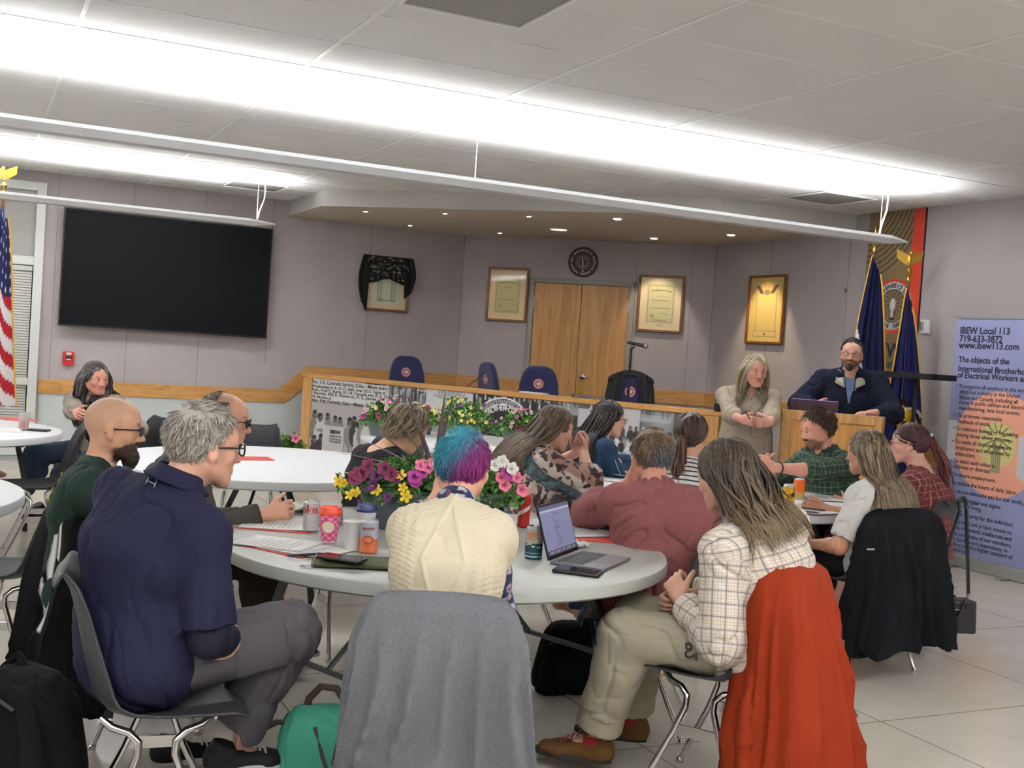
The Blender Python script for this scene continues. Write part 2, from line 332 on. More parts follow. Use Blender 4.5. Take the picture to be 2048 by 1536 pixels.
# ---- pendant light fixtures
pm = mat('pendant_white', 'eceff2', .35); pm2 = mat('pendant_perforated', 'b4b5b6', .5); glowm = mat('lamp_tube', 'f4fff6', .5, emit=3.0)
def pendant(yy, x0, x1, label, susp, cord=None):
    e = empty('pendant_light', label, 'light', (x1, yy, 2.6), 0, 'long pendant lights'); L0 = T(-x1, -yy, -2.6)
    prof = [(-.10, .035), (-.10, .012), (-.055, -.028), (.055, -.028), (.10, .012), (.10, .035), (.09, .035), (.09, .02), (-.09, .02), (-.09, .035)]
    b = MB(); xs = [x0, x1]
    vs = [(xx, yy + p[0], 2.6 + p[1]) for xx in xs for p in prof]; k = len(prof)
    b.add(vs, [(i, (i + 1) % k, k + (i + 1) % k, k + i) for i in range(k)]); b.m[2] = 1
    # tapered end
    tip = [(x1 + .26, yy + p[0] * .12, 2.6 + .012 + (p[1] - .012) * .15) for p in prof]
    b.add([(x1, yy + p[0], 2.6 + p[1]) for p in prof] + tip, [(i, (i + 1) % k, k + (i + 1) % k, k + i) for i in range(k)] + [tuple(range(k, 2 * k))])
    b.build('housing', [pm, pm2], e, None, smooth=False).matrix_parent_inverse = L0
    MB().box(x0, x1, yy - .02, yy + .02, 2.622, 2.64).build('lamp_tube', glowm, e, smooth=False).matrix_parent_inverse = L0
    for sx_ in susp: MB().tube([(sx_, yy, 2.63), (sx_, yy, CH - .02)], .0022, 6).lathe([(.0, -.02), (.02, -.02), (.045, 0), (0, 0)], 16, 0, T(sx_, yy, CH - .001)).build('suspension_cable', pm, e).matrix_parent_inverse = L0
    if cord:
        MB().tube([(cord, yy, CH - .01), (cord + .02, yy, CH - .1), (cord + .015, yy, CH - .2), (cord - .03, yy, 2.72), (cord - .05, yy, 2.63)], .006, 8).build('power_cord', pm, e).matrix_parent_inverse = L0
pendant(7.0, -4.6, 6.62, 'long white pendant light in front of the dais soffit, nearest in view', (2.99, 6.58, -.8), 6.62)
pendant(11.32, -4.6, 2.43, 'shorter white pendant light in front of the black wall screen', (2.5, -.6), 2.55)
pendant(.9, -4.6, 6.62, 'white pendant light overhead, out of view above the camera', (2.99, -.8)); pendant(-1.6, -4.6, 6.62, 'white pendant light behind the camera', (2.99, -.8))
# ceiling vents and fittings
vm = mat('vent_grey', '8c8a86', .7)
def vent(x0, x1, y0, y1, label):
    e = empty('ceiling_vent', label, 'vent', (x0, y0, CH), 0, 'ceiling vents'); L0 = T(-x0, -y0, -CH)
    MB().box(x0, x1, y0, y1, CH - .006, CH - .002).build('vent_panel', vm, e, smooth=False).matrix_parent_inverse = L0
    b = MB(); t = .02
    b.box(x0, x1, y0, y0 + t, CH - .014, CH - .005).box(x0, x1, y1 - t, y1, CH - .014, CH - .005).box(x0, x0 + t, y0 + t, y1 - t, CH - .014, CH - .005).box(x1 - t, x1, y0 + t, y1 - t, CH - .014, CH - .005)
    b.build('vent_frame', teem, e, smooth=False).matrix_parent_inverse = L0
vent(6.50, 7.10, 7.60, 8.20, 'grey square ceiling vent beside the dais soffit'); vent(2.30, 2.88, 11.62, 12.2, 'grey ceiling vent above the black wall screen'); vent(1.65, 2.28, 4.3, 4.9, 'large ceiling vent at the top edge of the picture')
tag(MB().lathe([(.06, -.004), (.075, -.008), (.085, -.002), (.085, 0)], 32, 0, T(4.725, 7.346, CH)).build('ceiling_speaker_ring', mat('ring_white', 'cfcfcf', .4)), 'round white ceiling ring beside the pendant glow', 'ceiling fitting')
bm_ = mat('bulb_warm', 'fff0d8', .3, emit=7)
sl = [((731, 423), 'nearest the wall screen'), ((890, 427), 'second along the front edge'), ((1058, 433), 'third along the front edge'), ((1235, 437), 'fourth along the front edge, its bulb hanging lowest'), ((820, 451), 'above the draped certificate'), ((1000, 466), 'above the certificate left of the doors'), ((1308, 476), 'above the certificate right of the doors'), ((1462, 469), 'above the certificate on the right wall')]
for (px, py), w_ in sl:
    p = at(px, py, SOF); big = px in (1235, 1308, 1462)
    e = empty('spotlight', 'small recessed soffit spotlight ' + w_, 'spotlight', p, 0, 'small spotlights in the soffit')
    MB().lathe([(.0, -.004), (.022, -.004), (.022, -.001), (0, -.001)] if not big else [(0, -.012), (.035, -.012), (.04, -.001), (0, -.001)], 20).build('bulb', bm_, e)
    MB().lathe([(.045, -.001), (.05, -.005), (.058, -.001)], 24).build('trim_ring', sofm, e)
p = at(1118, 458, SOF)
e = empty('downlight', 'large round white downlight in the middle of the soffit', 'downlight', p)
MB().lathe([(0, -.004), (.09, -.004), (.09, -.001), (0, -.001)], 32).build('lens', mat('lens', 'ffffff', .3, emit=2.2), e); MB().lathe([(.09, -.001), (.095, -.012), (.115, -.001)], 32).build('trim_ring', white, e)
WARM = (1, .78, .45)
p = at(1308, 476, SOF); tgt = MD @ Vector((2.45, 1.75, 0)); spot((p.x, p.y, 2.84), tgt, 24, 58, .5, (1, .86, .66))
p = at(1462, 469, SOF); spot((p.x, p.y, 2.84), (WX, 9.82, 1.6), 46, 58, .6, WARM)
p = at(1000, 466, SOF); tgt = MD @ Vector((.55, 1.5, 0)); spot((p.x, p.y, 2.84), tgt, 6, 60, .7, (1, .86, .66))
p = at(1118, 458, SOF); spot((p.x, p.y, 2.86), (p.x, p.y, 0), 22, 150, .9, (1, .93, .82), .1)
# ---- TV, alarm, thermostat
e = empty('wall_screen', 'large black flat screen mounted on the grey wall', 'screen')
fy = WY - .13; a = onY(133, 413, fy); b = onY(546, 458, fy); c = onY(532, 678, fy)
tx0, tx1, tz0, tz1 = a[0] - .02, b[0], c[1] + .005, b[1] + .002
MB().box(tx0, tx1, fy, fy + .05, tz0, tz1).build('bezel', mat('bezel', '0b0b0c', .35), e, bev=.006, smooth=False)
MB().box(tx0 + .014, tx1 - .014, fy - .002, fy + .001, tz0 + .018, tz1 - .014).build('screen_panel', mat('screen_panel', '0b0c10', .5, spec=.12, var=.03, vscale=1.5), e, smooth=False)
MB().box(tx0 + .5, tx1 - .5, fy + .05, WY - .002, tz0 + .3, tz1 - .3).build('wall_mount', dark, e, smooth=False)
e = empty('fire_alarm', 'small red fire alarm pull box on the grey wall', 'alarm')
a = onY(126, 702); b = onY(147, 727)
MB().box(a[0], b[0], a[1] - .15, a[1], 0, .045, 0, MY).build('box', mat('alarm_red', 'b51f1c', .35), e, bev=.008, smooth=False)
MB().box(a[0] + .03, b[0] - .03, a[1] - .035, a[1] - .012, .045, .048, 0, MY).box(a[0] + .035, b[0] - .035, a[1] - .09, a[1] - .078, .052, .06, 0, MY).build('label_plate', white, e, smooth=False)
MB().box(a[0] + .025, b[0] - .025, a[1] - .075, a[1] - .05, .045, .058, 0, MY).build('pull_handle', dark, e, smooth=False)
a = onX(1845, 640); b = onX(1862, 668)
e = empty('thermostat', 'small white thermostat beside the orange wall banner stripe', 'thermostat')
MB().box(a[0], b[0], b[1], a[1], 0, .03, 0, MX).build('cover', white, e, bev=.006, smooth=False); MB().box(a[0] + .01, a[0] + .05, b[1] + .03, a[1] - .02, .03, .05, 0, MX).build('dial', steel, e, bev=.004, smooth=False)
tag(MB().lathe([(.0, .012), (.018, .01), (.022, 0)], 16, 0, MX @ T(onX(1692, 581)[0], onX(1692, 581)[1], 0)).build('wall_button', mat('grey_button', '6d6468', .6)), 'small round grey button on the right wall', 'button')
# ---- framed certificates
gold = wood('frame_wood', '8a5a2a', '5e3714', .3, (1, 1, 1), 30); paper = mat('certificate_print', 'ffffff', .5, vc=True, coat=.9)
paper.node_tree.nodes['Principled BSDF'].inputs['Coat Roughness'].default_value = .03
def cert(Mx, x0, x1, z0, z1, label, paint, matc='e3cfa8', pc='cfc493', md=.07):
    e = empty('framed_certificate', label, 'certificate', group='framed certificates'); t = .028
    MB().box(x0, x1, z1 - t, z1, .003, .04, 0, Mx).box(x0, x1, z0, z0 + t, .003, .04, 0, Mx).box(x0, x0 + t, z0 + t, z1 - t, .003, .04, 0, Mx).box(x1 - t, x1, z0 + t, z1 - t, .003, .04, 0, Mx).build('frame', gold, e, bev=.005, smooth=False)
    w_, h_ = x1 - x0 - 2 * t, z1 - z0 - 2 * t; c = Canvas(w_, h_, .004, matc); c.rect(md, w_ - md, md, h_ - md, pc); paint(c, w_, h_)
    o = link('print', c.mesh('print', paper), e, Mx @ T(x0 + t, z0 + t, .018)); MB().box(x0 + .01, x1 - .01, z0 + .01, z1 - .01, .003, .015, 0, Mx).build('backing', dark, e, smooth=False)
    return e
def p1(c, w, h):
    c.rect(.09, w - .09, .09, .1, '8f8a60'); c.rect(.09, w - .09, h - .1, h - .09, '8f8a60'); c.rect(.09, .1, .09, h - .09, '8f8a60'); c.rect(w - .1, w - .09, .09, h - .09, '8f8a60')
    for k in range(9): c.ell(.13 + k * (w - .26) / 8, h - .16 + .012 * math.sin(k * .4), .012, .008, '6f6b48')
    for q, ww in ((.22, .05), (.27, .1), (.36, .12), (.5, .09), (.56, .04)): c.rect(w / 2 - ww, w / 2 + ww, h - q - .003, h - q + .003, '8a8560')
    c.ell(.15, .16, .024, .024, '8b8552'); c.ell(.15, .16, .014, .014, 'b6ad76'); c.line(w / 2, .2, w - .12, .18, .003, '8a8560')
def p3(c, w, h):
    for s in (1, -1):
        for k in range(5): c.line(w / 2 + s * (.06 + k * .012), h - .17, w / 2 + s * (.13 + k * .014), h - .09 + .002 * k, .006, ['4b4d66', '9b5a44', '5d5750'][k % 3])
    c.ell(w / 2, h - .16, .05, .03, '5f5a4a', .7)
    for s in (-1, 1):
        for k in range(40): c.ell(w / 2 + s * (.17 + .006 * math.sin(k)), .12 + k * .010, .006, .005, '6b6244', .8)
    c.rect(.09, w - .09, .05, .055, '6b6244'); c.rect(.09, w - .09, .11, .114, '6b6244'); c.rect(.09, .094, .05, .11, '6b6244'); c.rect(w - .094, w - .09, .05, .11, '6b6244'); c.ell(w / 2, .08, .02, .012, '6b6244')
def p0(c, w, h):
    for xx in (.16, w - .16): c.rect(xx - .03, xx + .03, .1, h - .1, '98a898'); c.rect(xx - .012, xx + .012, .11, h - .1, 'bcc4ae')
    c.rect(.13, w - .13, .095, .11, '87947f'); c.ell(w * .36, .105, .028, .022, '8a8a60'); c.ell(w / 2, h * .7, .1, .05, '8fa294')
    c.rect(w / 2 - .06, w / 2 + .06, h - .14, h - .12, '8fa294')
a = onY(732, 512); b = onY(818, 520); c_ = onY(812, 625)
cert(MY, 4.17, 4.72, 1.87, 2.50, 'framed certificate half covered by a dark patterned shawl', p0, 'dccca8', 'cfd0b4')
cert(MD, .34, .86, 1.85, 2.51, 'framed certificate just left of the double doors', p1, 'd9bf94', 'b5ab76')
cert(MD, 2.215, 2.755, 1.83, 2.50, 'framed certificate just right of the double doors', p1)
cert(MX, -10.13, -9.50, 1.753, 2.50, 'tall certificate with crossed flags, warmly lit on the right wall', p3, 'd9bd72', 'dfc27c')
# shawl
sh = Canvas(1, 1, .01, '16181b')
rr = random.Random(4)
for k in range(90): sh.ell(rr.uniform(.15, .85), rr.uniform(.1, .95), rr.uniform(.015, .04), rr.uniform(.01, .03), rr.choice(['8a8f72', '9b9a78', '6a3d48', '6b7560', '3a3d42']), .9)
for k in range(60): sh.ell(rr.uniform(0, 1), rr.uniform(0, 1), .03, .03, '101214', .8)
def shf(u, v):
    x = 4.12 + u * .62; side = np.clip((np.abs(u - .5) - .36) / .14, 0, 1); drop = .30 + .10 * np.cos((u - .5) * 5) * 0 + .03 * np.sin(u * 9) + side * (.42 - .1 * u)
    drop = np.where(u < .14, .62 + .8 * (u - .07), np.where(u > .86, .5 - .6 * (u - .86), drop))
    z = 2.525 - (1 - v) * drop; out = .052 + .012 * np.sin(u * 26) * (1 - v) + .008 * np.sin(u * 60) + .02 * side
    x = x + np.where(u < .14, -.05 * np.sin((1 - v) * 3.1), 0) + np.where(u > .86, .05 * np.sin((1 - v) * 3.1), 0)
    return np.c_[x, WY - out, z]
so = link('shawl', sh.mesh('shawl', mat('shawl_cloth', '202020', .95, vc=True), shf)); md_ = so.modifiers.new('t', 'SOLIDIFY'); md_.thickness = .004
tag(so, 'dark floral shawl draped over the framed certificate', 'shawl')
# wall clock
e = empty('wall_clock', 'round dark red seal clock above the double doors', 'clock'); CK = MD @ T(1.52, 2.615, 0)
c = Canvas(.36, .36, .003, '3a1c1d'); c.ring(.18, .18, .168, .178, '241213'); c.ring(.18, .18, .112, .12, '1d1012')
for k in range(28): a = k * math.pi / 14; c.line(.18 + .045 * math.cos(a), .18 + .045 * math.sin(a), .18 + .09 * math.cos(a), .18 + .09 * math.sin(a), .0022, 'bcaaa4')
c.C[np.hypot(c.X - .18, c.Y - .18) > .1795] = np.array(lin('241213'))
def disc(u, v):
    x = u - .18; y = v - .18; m = np.maximum(np.abs(x), np.abs(y)) + 1e-9; q = m / np.hypot(x, y).clip(1e-9); return np.c_[x * q, y * q, np.zeros_like(x)]
for i in range(c.nx):
    pass
q = disc(c.X.ravel(), c.Y.ravel()); c2 = Canvas(.36, .36, .003, '3a1c1d'); c2.X = q[:, 0].reshape(c.X.shape) + .18; c2.Y = q[:, 1].reshape(c.X.shape) + .18
c2.ring(.18, .18, .165, .185, '241213'); c2.ring(.18, .18, .112, .12, '1d1012')
for k in range(28): a = k * math.pi / 14; c2.line(.18 + .045 * math.cos(a), .18 + .045 * math.sin(a), .18 + .09 * math.cos(a), .18 + .09 * math.sin(a), .0022, 'a8958f')
link('dial', c2.mesh('dial', mat('dial_print', '3a1c1d', .5, vc=True)), e, CK @ T(-.18, -.18, .02))
MB().lathe([(.182, 0), (.182, .024), (.174, .024), (.174, .018)], 48, 0, CK).build('rim', mat('clock_rim', '2a1516', .4), e)
MB().tube([(0, 0, .026), (.005, -.105, .026)], [.006, .002], 8, 0, CK, .5).tube([(0, 0, .026), (-.014, .07, .026)], [.006, .002], 8, 0, CK, .5).sphere((.006, -.11, .026), .011, 10, 0, CK).build('hands', white, e)
def ring_text(s, R, size, mt, parent, Mx, a0, a1, z=.003, bold=.001, inward=False):
    b = []; n = len(s)
    for i, ch in enumerate(s):
        if ch == ' ': continue
        a = math.radians(a0 + (a1 - a0) * (i + .5) / n)
        rot = math.degrees(a) - 90 + (180 if inward else 0)
        text(ch, size, mt, parent, Mx @ T(R * math.cos(a), R * math.sin(a), z) @ RZ(rot), 'CENTER', bold=bold)
cream = mat('cream_print', 'd8cfc8', .6)
def ring_text_join(s, R, size, mt, parent, Mx, a0, a1, z=.003, bold=.001, inward=False, name='lettering'):
    MATS_ = []; before = set(bpy.data.objects); ring_text(s, R, size, mt, None, Mx, a0, a1, z, bold, inward)
    new = [o_ for o_ in bpy.data.objects if o_ not in before]; V = []; F = []; n0 = 0
    for o_ in new:
        V += [tuple(v.co) for v in o_.data.vertices]; F += [tuple(i + n0 for i in p_.vertices) for p_ in o_.data.polygons]; n0 = len(V); bpy.data.objects.remove(o_)
    me = bpy.data.meshes.new(name); me.from_pydata(V, [], F); me.materials.append(mt); return link(name, me, parent)
ring_text_join('INTERNATIONAL BROTHERHOOD OF ELECTRICAL WORKERS ', .130, .032, cream, e, CK, 250, -110, .022, .0006)
# ================================================================= FURNITURE
fwd_ang = 64.3
def face(phi): return fwd_ang - phi - 90        # rotation about z so that local +y looks phi degrees right of the camera's heading
tabtop = mat('table_grey', 'aaaca5', .38, bump=.05, bscale=300); tabw = mat('table_white', 'e9eaec', .4, bump=.05, bscale=300); tleg = mat('table_leg_grey', '5e6264', .4, .3); tlegd = mat('table_leg_dark', '2c2c2e', .4, .3)
def table(x, y, r, m_, ml, rz, label, h=.742):
    e = empty('round_table', label, 'table', (x, y, 0), rz)
    t = .052; pf = [(0, h - .02), (r - .05, h - .02), (r - .05, h - t), (r - .012, h - t), (r - .001, h - t + .008), (r, h - .014), (r - .004, h - .004), (r - .012, h), (0, h)]
    MB().lathe(pf, 96).build('tabletop', m_, e)
    for sx_ in (-1, 1):
        for sy_ in (-1, 1):
            MB().tube([(sx_ * r * .60, sy_ * r * .28, h - .03), (sx_ * r * .62, sy_ * r * .45, .36), (sx_ * r * .62, sy_ * r * .5, .004)], .019, 12).build('leg', ml, e)
        MB().tube([(sx_ * r * .61, -r * .44, .30), (sx_ * r * .61, r * .44, .30)], .011, 8).build('crossbar', ml, e)
        MB().tube([(sx_ * r * .61, 0, .30), (sx_ * r * .12, 0, h - .03)], .010, 8).build('brace', ml, e)
    return e
T1c = (1.73, 4.12); T2c = (1.64, 6.73); T3c = (4.08, 5.58); T4c = (3.6, 8.54); T5c = (-.3, 8.44); T6c = (-.67, 5.44)
table(*T1c, .885, tabtop, tleg, 20, 'grey round folding table in the foreground with the laptop and flower planter')
table(*T2c, .93, tabw, tlegd, 60, 'large white round table with one red folder, behind the men on the left')
table(*T3c, .914, tabw, tlegd, 10, 'white round table on the right with two orange cans')
table(*T4c, .75, tabw, tlegd, 30, 'white round table holding planters in front of the banner desk')
table(*T5c, .90, tabw, tlegd, -25, 'white round table at the left edge with a cup and wallet')
table(*T6c, .914, tabw, tlegd, 0, 'white table edge cut off at the lower left of the picture')
shellm = mat('chair_shell', '353538', .42, spec=.3, bump=.25, bscale=420); shelld = mat('chair_shell_dark', '1f2024', .45, spec=.3, bump=.2, bscale=400)
def chair_proto(name, sm):
    e = empty(name, None, None)
    pr = [(.225, .415, .185, 0), (.222, .437, .195, .004), (.19, .447, .205, .008), (.10, .442, .215, .014), (0, .434, .222, .022), (-.09, .432, .225, .034), (-.155, .448, .225, .05), (-.195, .492, .22, .062), (-.218, .56, .216, .062), (-.235, .64, .212, .052), (-.252, .72, .205, .042), (-.272, .785, .192, .034), (-.29, .815, .17, .026), (-.305, .822, .15, .02), (-.313, .812, .145, .016)]
    P = [Vector(p[:2]) for p in pr]; nu = 16
    def f(u, v):
        q = u * (len(pr) - 1); i = min(int(q), len(pr) - 2); t = q - i
        y, z, w_, c = [pr[i][k] * (1 - t) + pr[i + 1][k] * t for k in range(4)]
        i0, i1 = max(i - 1, 0), min(i + 2, len(pr) - 1); d = (P[i1] - P[i0]).normalized(); n = Vector((d.y, -d.x))    # inward normal (up on seat, forward on back)
        if n.y < 0 and z < .5: n = -n
        if z >= .5 and n.x < 0: n = -n
        s = v * 2 - 1; k = c * abs(s) ** 3.2
        return (w_ * s * (1 - .02 * abs(s) ** 6), y + n.x * k, z + n.y * k)
    MB().grid(f, 42, nu).build('seat_shell', sm, e, solid=.007, sub=1, off=0)
    for sx_ in (-1, 1):
        for sy_ in (-1, 1):
            MB().tube([(sx_ * .12, sy_ * .15 - .02, .428), (sx_ * .14, sy_ * .12 - .02, .408), (sx_ * .150, sy_ * .075 - .02, .395), (sx_ * .158, sy_ * .05 - .02, .37), (sx_ * .165, sy_ * .05 - .02, .335), (sx_ * .18, sy_ * .085 - .02, .24), (sx_ * .205, sy_ * .19 - .02, .012)], .0115, 10).build('leg', chrome, e)
            MB().lathe([(0, 0), (.016, 0), (.016, .014), (.012, .02), (0, .02)], 12, 0, T(sx_ * .206, sy_ * .193 - .02, 0)).build('foot_glide', chrome, e)
        MB().box(sx_ * .177 - .004, sx_ * .177 + .004, -.10, .06, .232, .272).build('leg_plate', chrome, e, bev=.003, smooth=False)
    for yy in (.10, -.18): MB().box(-.13, .13, yy, yy + .04, .418, .43).build('crossbar', chrome, e, smooth=False)
    return e
CHS = {}
def chair(x, y, phi, label, kind='', z=0):
    sm = shelld if kind else shellm
    if kind not in CHS: e = CHS[kind] = chair_proto('shell_chair', sm)
    else: e = copy_tree(CHS[kind])
    e.location = (x, y, z); e.rotation_euler = (0, 0, math.radians(face(phi))); tag(e, label, 'chair', 'charcoal shell chairs'); return e
# ---- dais desk with printed banner
KA = Vector((3.39, 12.42)); KB = Vector((5.91, 8.06)); MK = wallM((KA.x, KA.y, 0), (KB.x - KA.x, KB.y - KA.y, 0)); KL = (KB - KA).length; KD = (KB - KA).normalized(); KN = Vector((-KD.y, KD.x))
def onK(px, py):
    r = ray(px, py); t = (KA.x * KN.x + KA.y * KN.y) / (r[0] * KN.x + r[1] * KN.y)
    return ((r[0] * t - KA.x) * KD.x + (r[1] * t - KA.y) * KD.y, r[2] * t + CAMZ)
e = empty('dais_desk', 'long oak dais desk with a printed photo banner on its front', 'desk')
zt = 1.10
MB().box(0, KL, .01, zt - .045, -.04, 0, 0, MK).build('front_panel', oakh, e, smooth=False)
MB().box(-.02, KL + .02, zt - .05, zt, -.09, .022, 0, MK).build('top_rail', oakh, e, bev=.006, smooth=False)
MB().box(-.01, .13, .0, zt - .05, -.06, .018, 0, MK).build('post', oak, e, bev=.004, smooth=False)
MB().box(KL - .30, KL, .0, zt - .05, -.06, .018, 0, MK).build('post', oak, e, bev=.004, smooth=False)
MB().box(0, KL, zt - .11, zt - .075, -.62, -.06, 0, MK).build('worktop', mat('worktop', '7a6a58', .5), e, smooth=False)
s0, s1 = onK(622, 800)[0], onK(1432, 860)[0]; z0, z1 = .22, zt - .055
cv = Canvas(s1 - s0, z1 - z0, .009, '8f9092'); cv.X += s0; cv.Y += z0
def K(px, py): return onK(px, py)
def kr(px0, px1, c, py0=740, py1=1100, a=1, amp=0, sc_=8):
    x0, x1 = K(px0, 800)[0], K(px1, 800)[0]; za, zb = K((px0 + px1) / 2, py1)[1], K((px0 + px1) / 2, py0)[1]; cv.rect(x0, x1, za, zb, c, a)
    if amp: cv.noise(x0, x1, za, zb, amp, sc_, int(px0))
    return x0, x1, za, zb
def ke(px, py, rx, ry, c, a=1):
    x, z = K(px, py); k = K(px + 10, py)[0] - x; kz = z - K(px, py + 10)[1]; cv.ell(x, z, rx * k / 10, ry * kz / 10, c, a)
kr(600, 800, 'b3adad'); kr(600, 782, 'dddcda', 740, 805)
kr(776, 855, '77797a', 740, 900, 1, .5, 14)
for k in range(16): kr(783 + 4.4 * k, 785 + 4.4 * k + 1.5, ['2c2d2e', 'b0b0b0', '55585a'][k % 3], 768 + (k * 7) % 20, 815, .8)
rr = random.Random(3)
for k in range(26): ke(rr.uniform(785, 853), rr.uniform(770, 812), rr.uniform(2, 7), rr.uniform(1, 4), rr.choice(['222324', '2f3132', 'c9c9c9', '4c4f50']), .85)
kr(828, 833, '222324', 770, 840)
kr(852, 946, 'cdccd0', 740, 850, 1, .03, 3)
kr(946, 1190, '2b2c2d', 740, 1000, 1, .35, 9)
for k in range(24):
    px = 952 + k * 9.8 + rr.uniform(-2, 2); py = 783 + (k * 9.8) * .045 + (k % 2) * 17 - 4
    ke(px, py + 26, 8.5, 20, rr.choice(['1c1d1e', '26282a', '303335']), 1); ke(px, py, 3.6, 6.0, rr.choice(['8e8a86', '77736f', 'a39e99']), 1); ke(px, py - 4.5, 3.8, 2.5, '1c1b1b', 1); ke(px + .5, py + 13, 1.5, 7, 'd7d5d2', .95); ke(px + .5, py + 13, .6, 6, '333', 1) if 0 else None
kr(1158, 1282, 'bfbcbf', 740, 1000, 1, .05, 4); kr(1126, 1160, 'a5a3a5', 800, 830, .6)
kr(1282, 1405, '75787a', 740, 1000, 1, .45, 5)
kr(1285, 1305, '3e4144', 790, 838, .8); kr(1352, 1360, '303234', 800, 870, .8); kr(1310, 1350, 'a0a1a2', 792, 822, .45); kr(1285, 1345, 'b4b4b4', 832, 846, .5)
for k in range(12): kr(1288 + k * 9.6, 1292 + k * 9.6, ['9fa0a1', '515456', '2e3032'][k % 3], 790 + k * 1, 830 + k * 2, .5)
for k in range(34): ke(rr.uniform(1285, 1400), rr.uniform(855, 930), rr.uniform(3, 8), rr.uniform(4, 14), rr.choice(['26282a', '3c3e40', 'b9b9b9', '17181a']), .85)
kr(1404, 1440, '84868c', 740, 1000, 1, .12, 3)
for k in range(46):       # crowd under the slogan
    px = rr.uniform(1142, 1282); py = 846 + rr.uniform(0, 40) + (px - 1142) * .05
    ke(px, py + 14, 7, 11, rr.choice(['c9c7c6', '3f4041', '2a2b2c', '8b8a8a'])); ke(px, py, 3.6, 5, rr.choice(['1f1f20', '2c2b2b', '3a3838'])); ke(px, py + 2, 2.4, 3, rr.choice(['6d6967', '504c4a']), .8)
# group photo at the left
for k in range(30): kr(600 + 6 * k, 603 + 6 * k, ['8e8c8b', 'b8b5b4', '6f6d6c'][k % 3], 885, 1000, .9)
for px, py, r_, c in ((630, 828, 6, 'a'), (641, 835, 6.5, 'w'), (656, 833, 5, 'g'), (671, 838, 5, 'g'), (681, 841, 5, 'g'), (700, 843, 6, 'g'), (709, 840, 5.5, 'd'), (718, 852, 6, 'w'), (724, 841, 5, 'g'), (733, 845, 6, 'w'), (742, 850, 6, 'w'), (643, 876, 6.5, 'd'), (629, 878, 6, 'd'), (752, 852, 5, 'g'), (764, 856, 5, 'w')):
    bc = {'a': '7d7a79', 'w': 'cbc9c7', 'g': '8a8887', 'd': '333334'}[c]; ke(px, py + 30, r_ * 2.0, 24, bc); ke(px, py + 6, r_ * 1.2, 6, bc)
    ke(px, py, r_ * .75, r_ * 1.35, '4a4543'); ke(px, py - r_ * .7, r_ * .78, r_ * .7, '1b1a1a'); ke(px + 1, py + 1, r_ * .4, r_ * .6, '7a7370', .7)
ke(652, 862, 20, 4, '8d8987'); kr(650, 692, 'cfcaca', 853, 884); kr(650, 692, 'cfcaca', 884, 1000)
# ibew drawing, tower
for a_, b_, c_, d_ in ((870, 790, 912, 806), (912, 806, 930, 790), (890, 798, 890, 812), (900, 806, 912, 800)):
    p, q = K(a_, b_), K(c_, d_); cv.line(*p, *q, .010, '9b9a9e')
# union seal
sx_, sz_ = K(1003, 872); R_ = abs(K(1003, 794)[1] - sz_)
cv.ring(sx_, sz_, 0, R_, '1a1a1b'); cv.ring(sx_, sz_, R_ * .955, R_, 'e6e6e6'); cv.ring(sx_, sz_, R_ * .80, R_ * .835, 'e6e6e6')
ang = np.degrees(np.arctan2(cv.Y - sz_, cv.X - sx_)); rad = np.hypot(cv.X - sx_, cv.Y - sz_)
cv.put((rad > R_ * .85) & (rad < R_ * .94) & ((ang * 1.0 + rad * 60) % 4 < 2.0), 'b9b9b9')
cv.X -= s0; cv.Y -= z0
bn = link('printed_banner', cv.mesh('printed_banner', mat('banner_print', '808080', .5, vc=True)), e, MK @ T(s0, z0, .004))
ink = mat('ink', '232324', .7); inkg = mat('ink_grey', '55575a', .7); wh = mat('white_print', 'e3e3e3', .6); outl = mat('ink_outline', 'a3a2a8', .7)
def ktext(s, px, py, hpx, m_, bold=.002, sx=1, rot=0, **k):
    x, z = K(px, py); h = (z - K(px, py + hpx)[1]) / .7
    return text(s, h, m_, bn, None, bold=bold, sx=sx, name='lettering', **k), (x, z)
def kt(s, px, py, hpx, m_, bold=.002, sx=1, endpx=None):
    x, z = K(px, py); h = (z - K(px, py + hpx)[1]) / .7
    o = text(s, h, m_, None, None, bold=bold, name='lettering')
    w_ = max(v.co.x for v in o.data.vertices); k = ((K(endpx, py)[0] - x) / w_) if endpx else sx
    o.data.transform(MK @ T(x, z, .0055) @ Matrix.Diagonal((k, 1, 1, 1))); o.parent = bn; o.matrix_parent_inverse = bn.matrix_world.inverted(); return o
for s, px, py, hp, ex in (('No. 113, Colorado Springs, Colo.—Meets every', 626, 766, 7, 777), ('Wednesday in A. O. H. Hall, over 22 S. Tejon st.', 625, 774, 5.5, 774), ('Pres., Fred C. Karns, 311 N. Cascade ave.; R. S., H. S.', 625, 781, 5.5, 784), ('Parchai, 430 E. Kiowa st.; F. S., James Kell', 628, 788, 5.5, 770), ('W. Moreno st.', 625, 795, 5.5, 664), ('No. 114, Toronto, Can.—Meets', 625, 803, 7, 728), ('Mechanic st.', 733, 768, 5, 773)):
    kt(s, px, py, hp, ink, .001, endpx=ex)
kt('IBEW', 661, 866, 6.5, ink, .003, endpx=682)
for s, py in (('CONSTRUCTION', 873), ('STEWARD', 879), ('TRAINING', 884)): kt(s, 659, py, 3.6, inkg, .001, endpx=683)
kt('ibew', 876, 791, 15, outl, .004, endpx=926)
kt('VES', 1143, 812, 23, inkg, .012, endpx=1182); kt('JO', 1185, 818, 24, inkg, .012, endpx=1215)
ring_text_join('INTERNATIONAL BROTHERHOOD OF ELECTRICAL WORKERS ', R_ * .66, R_ * .19, wh, bn, MK @ T(sx_, sz_, 0), 240, -120, .006, .002).matrix_parent_inverse = bn.matrix_world.inverted()
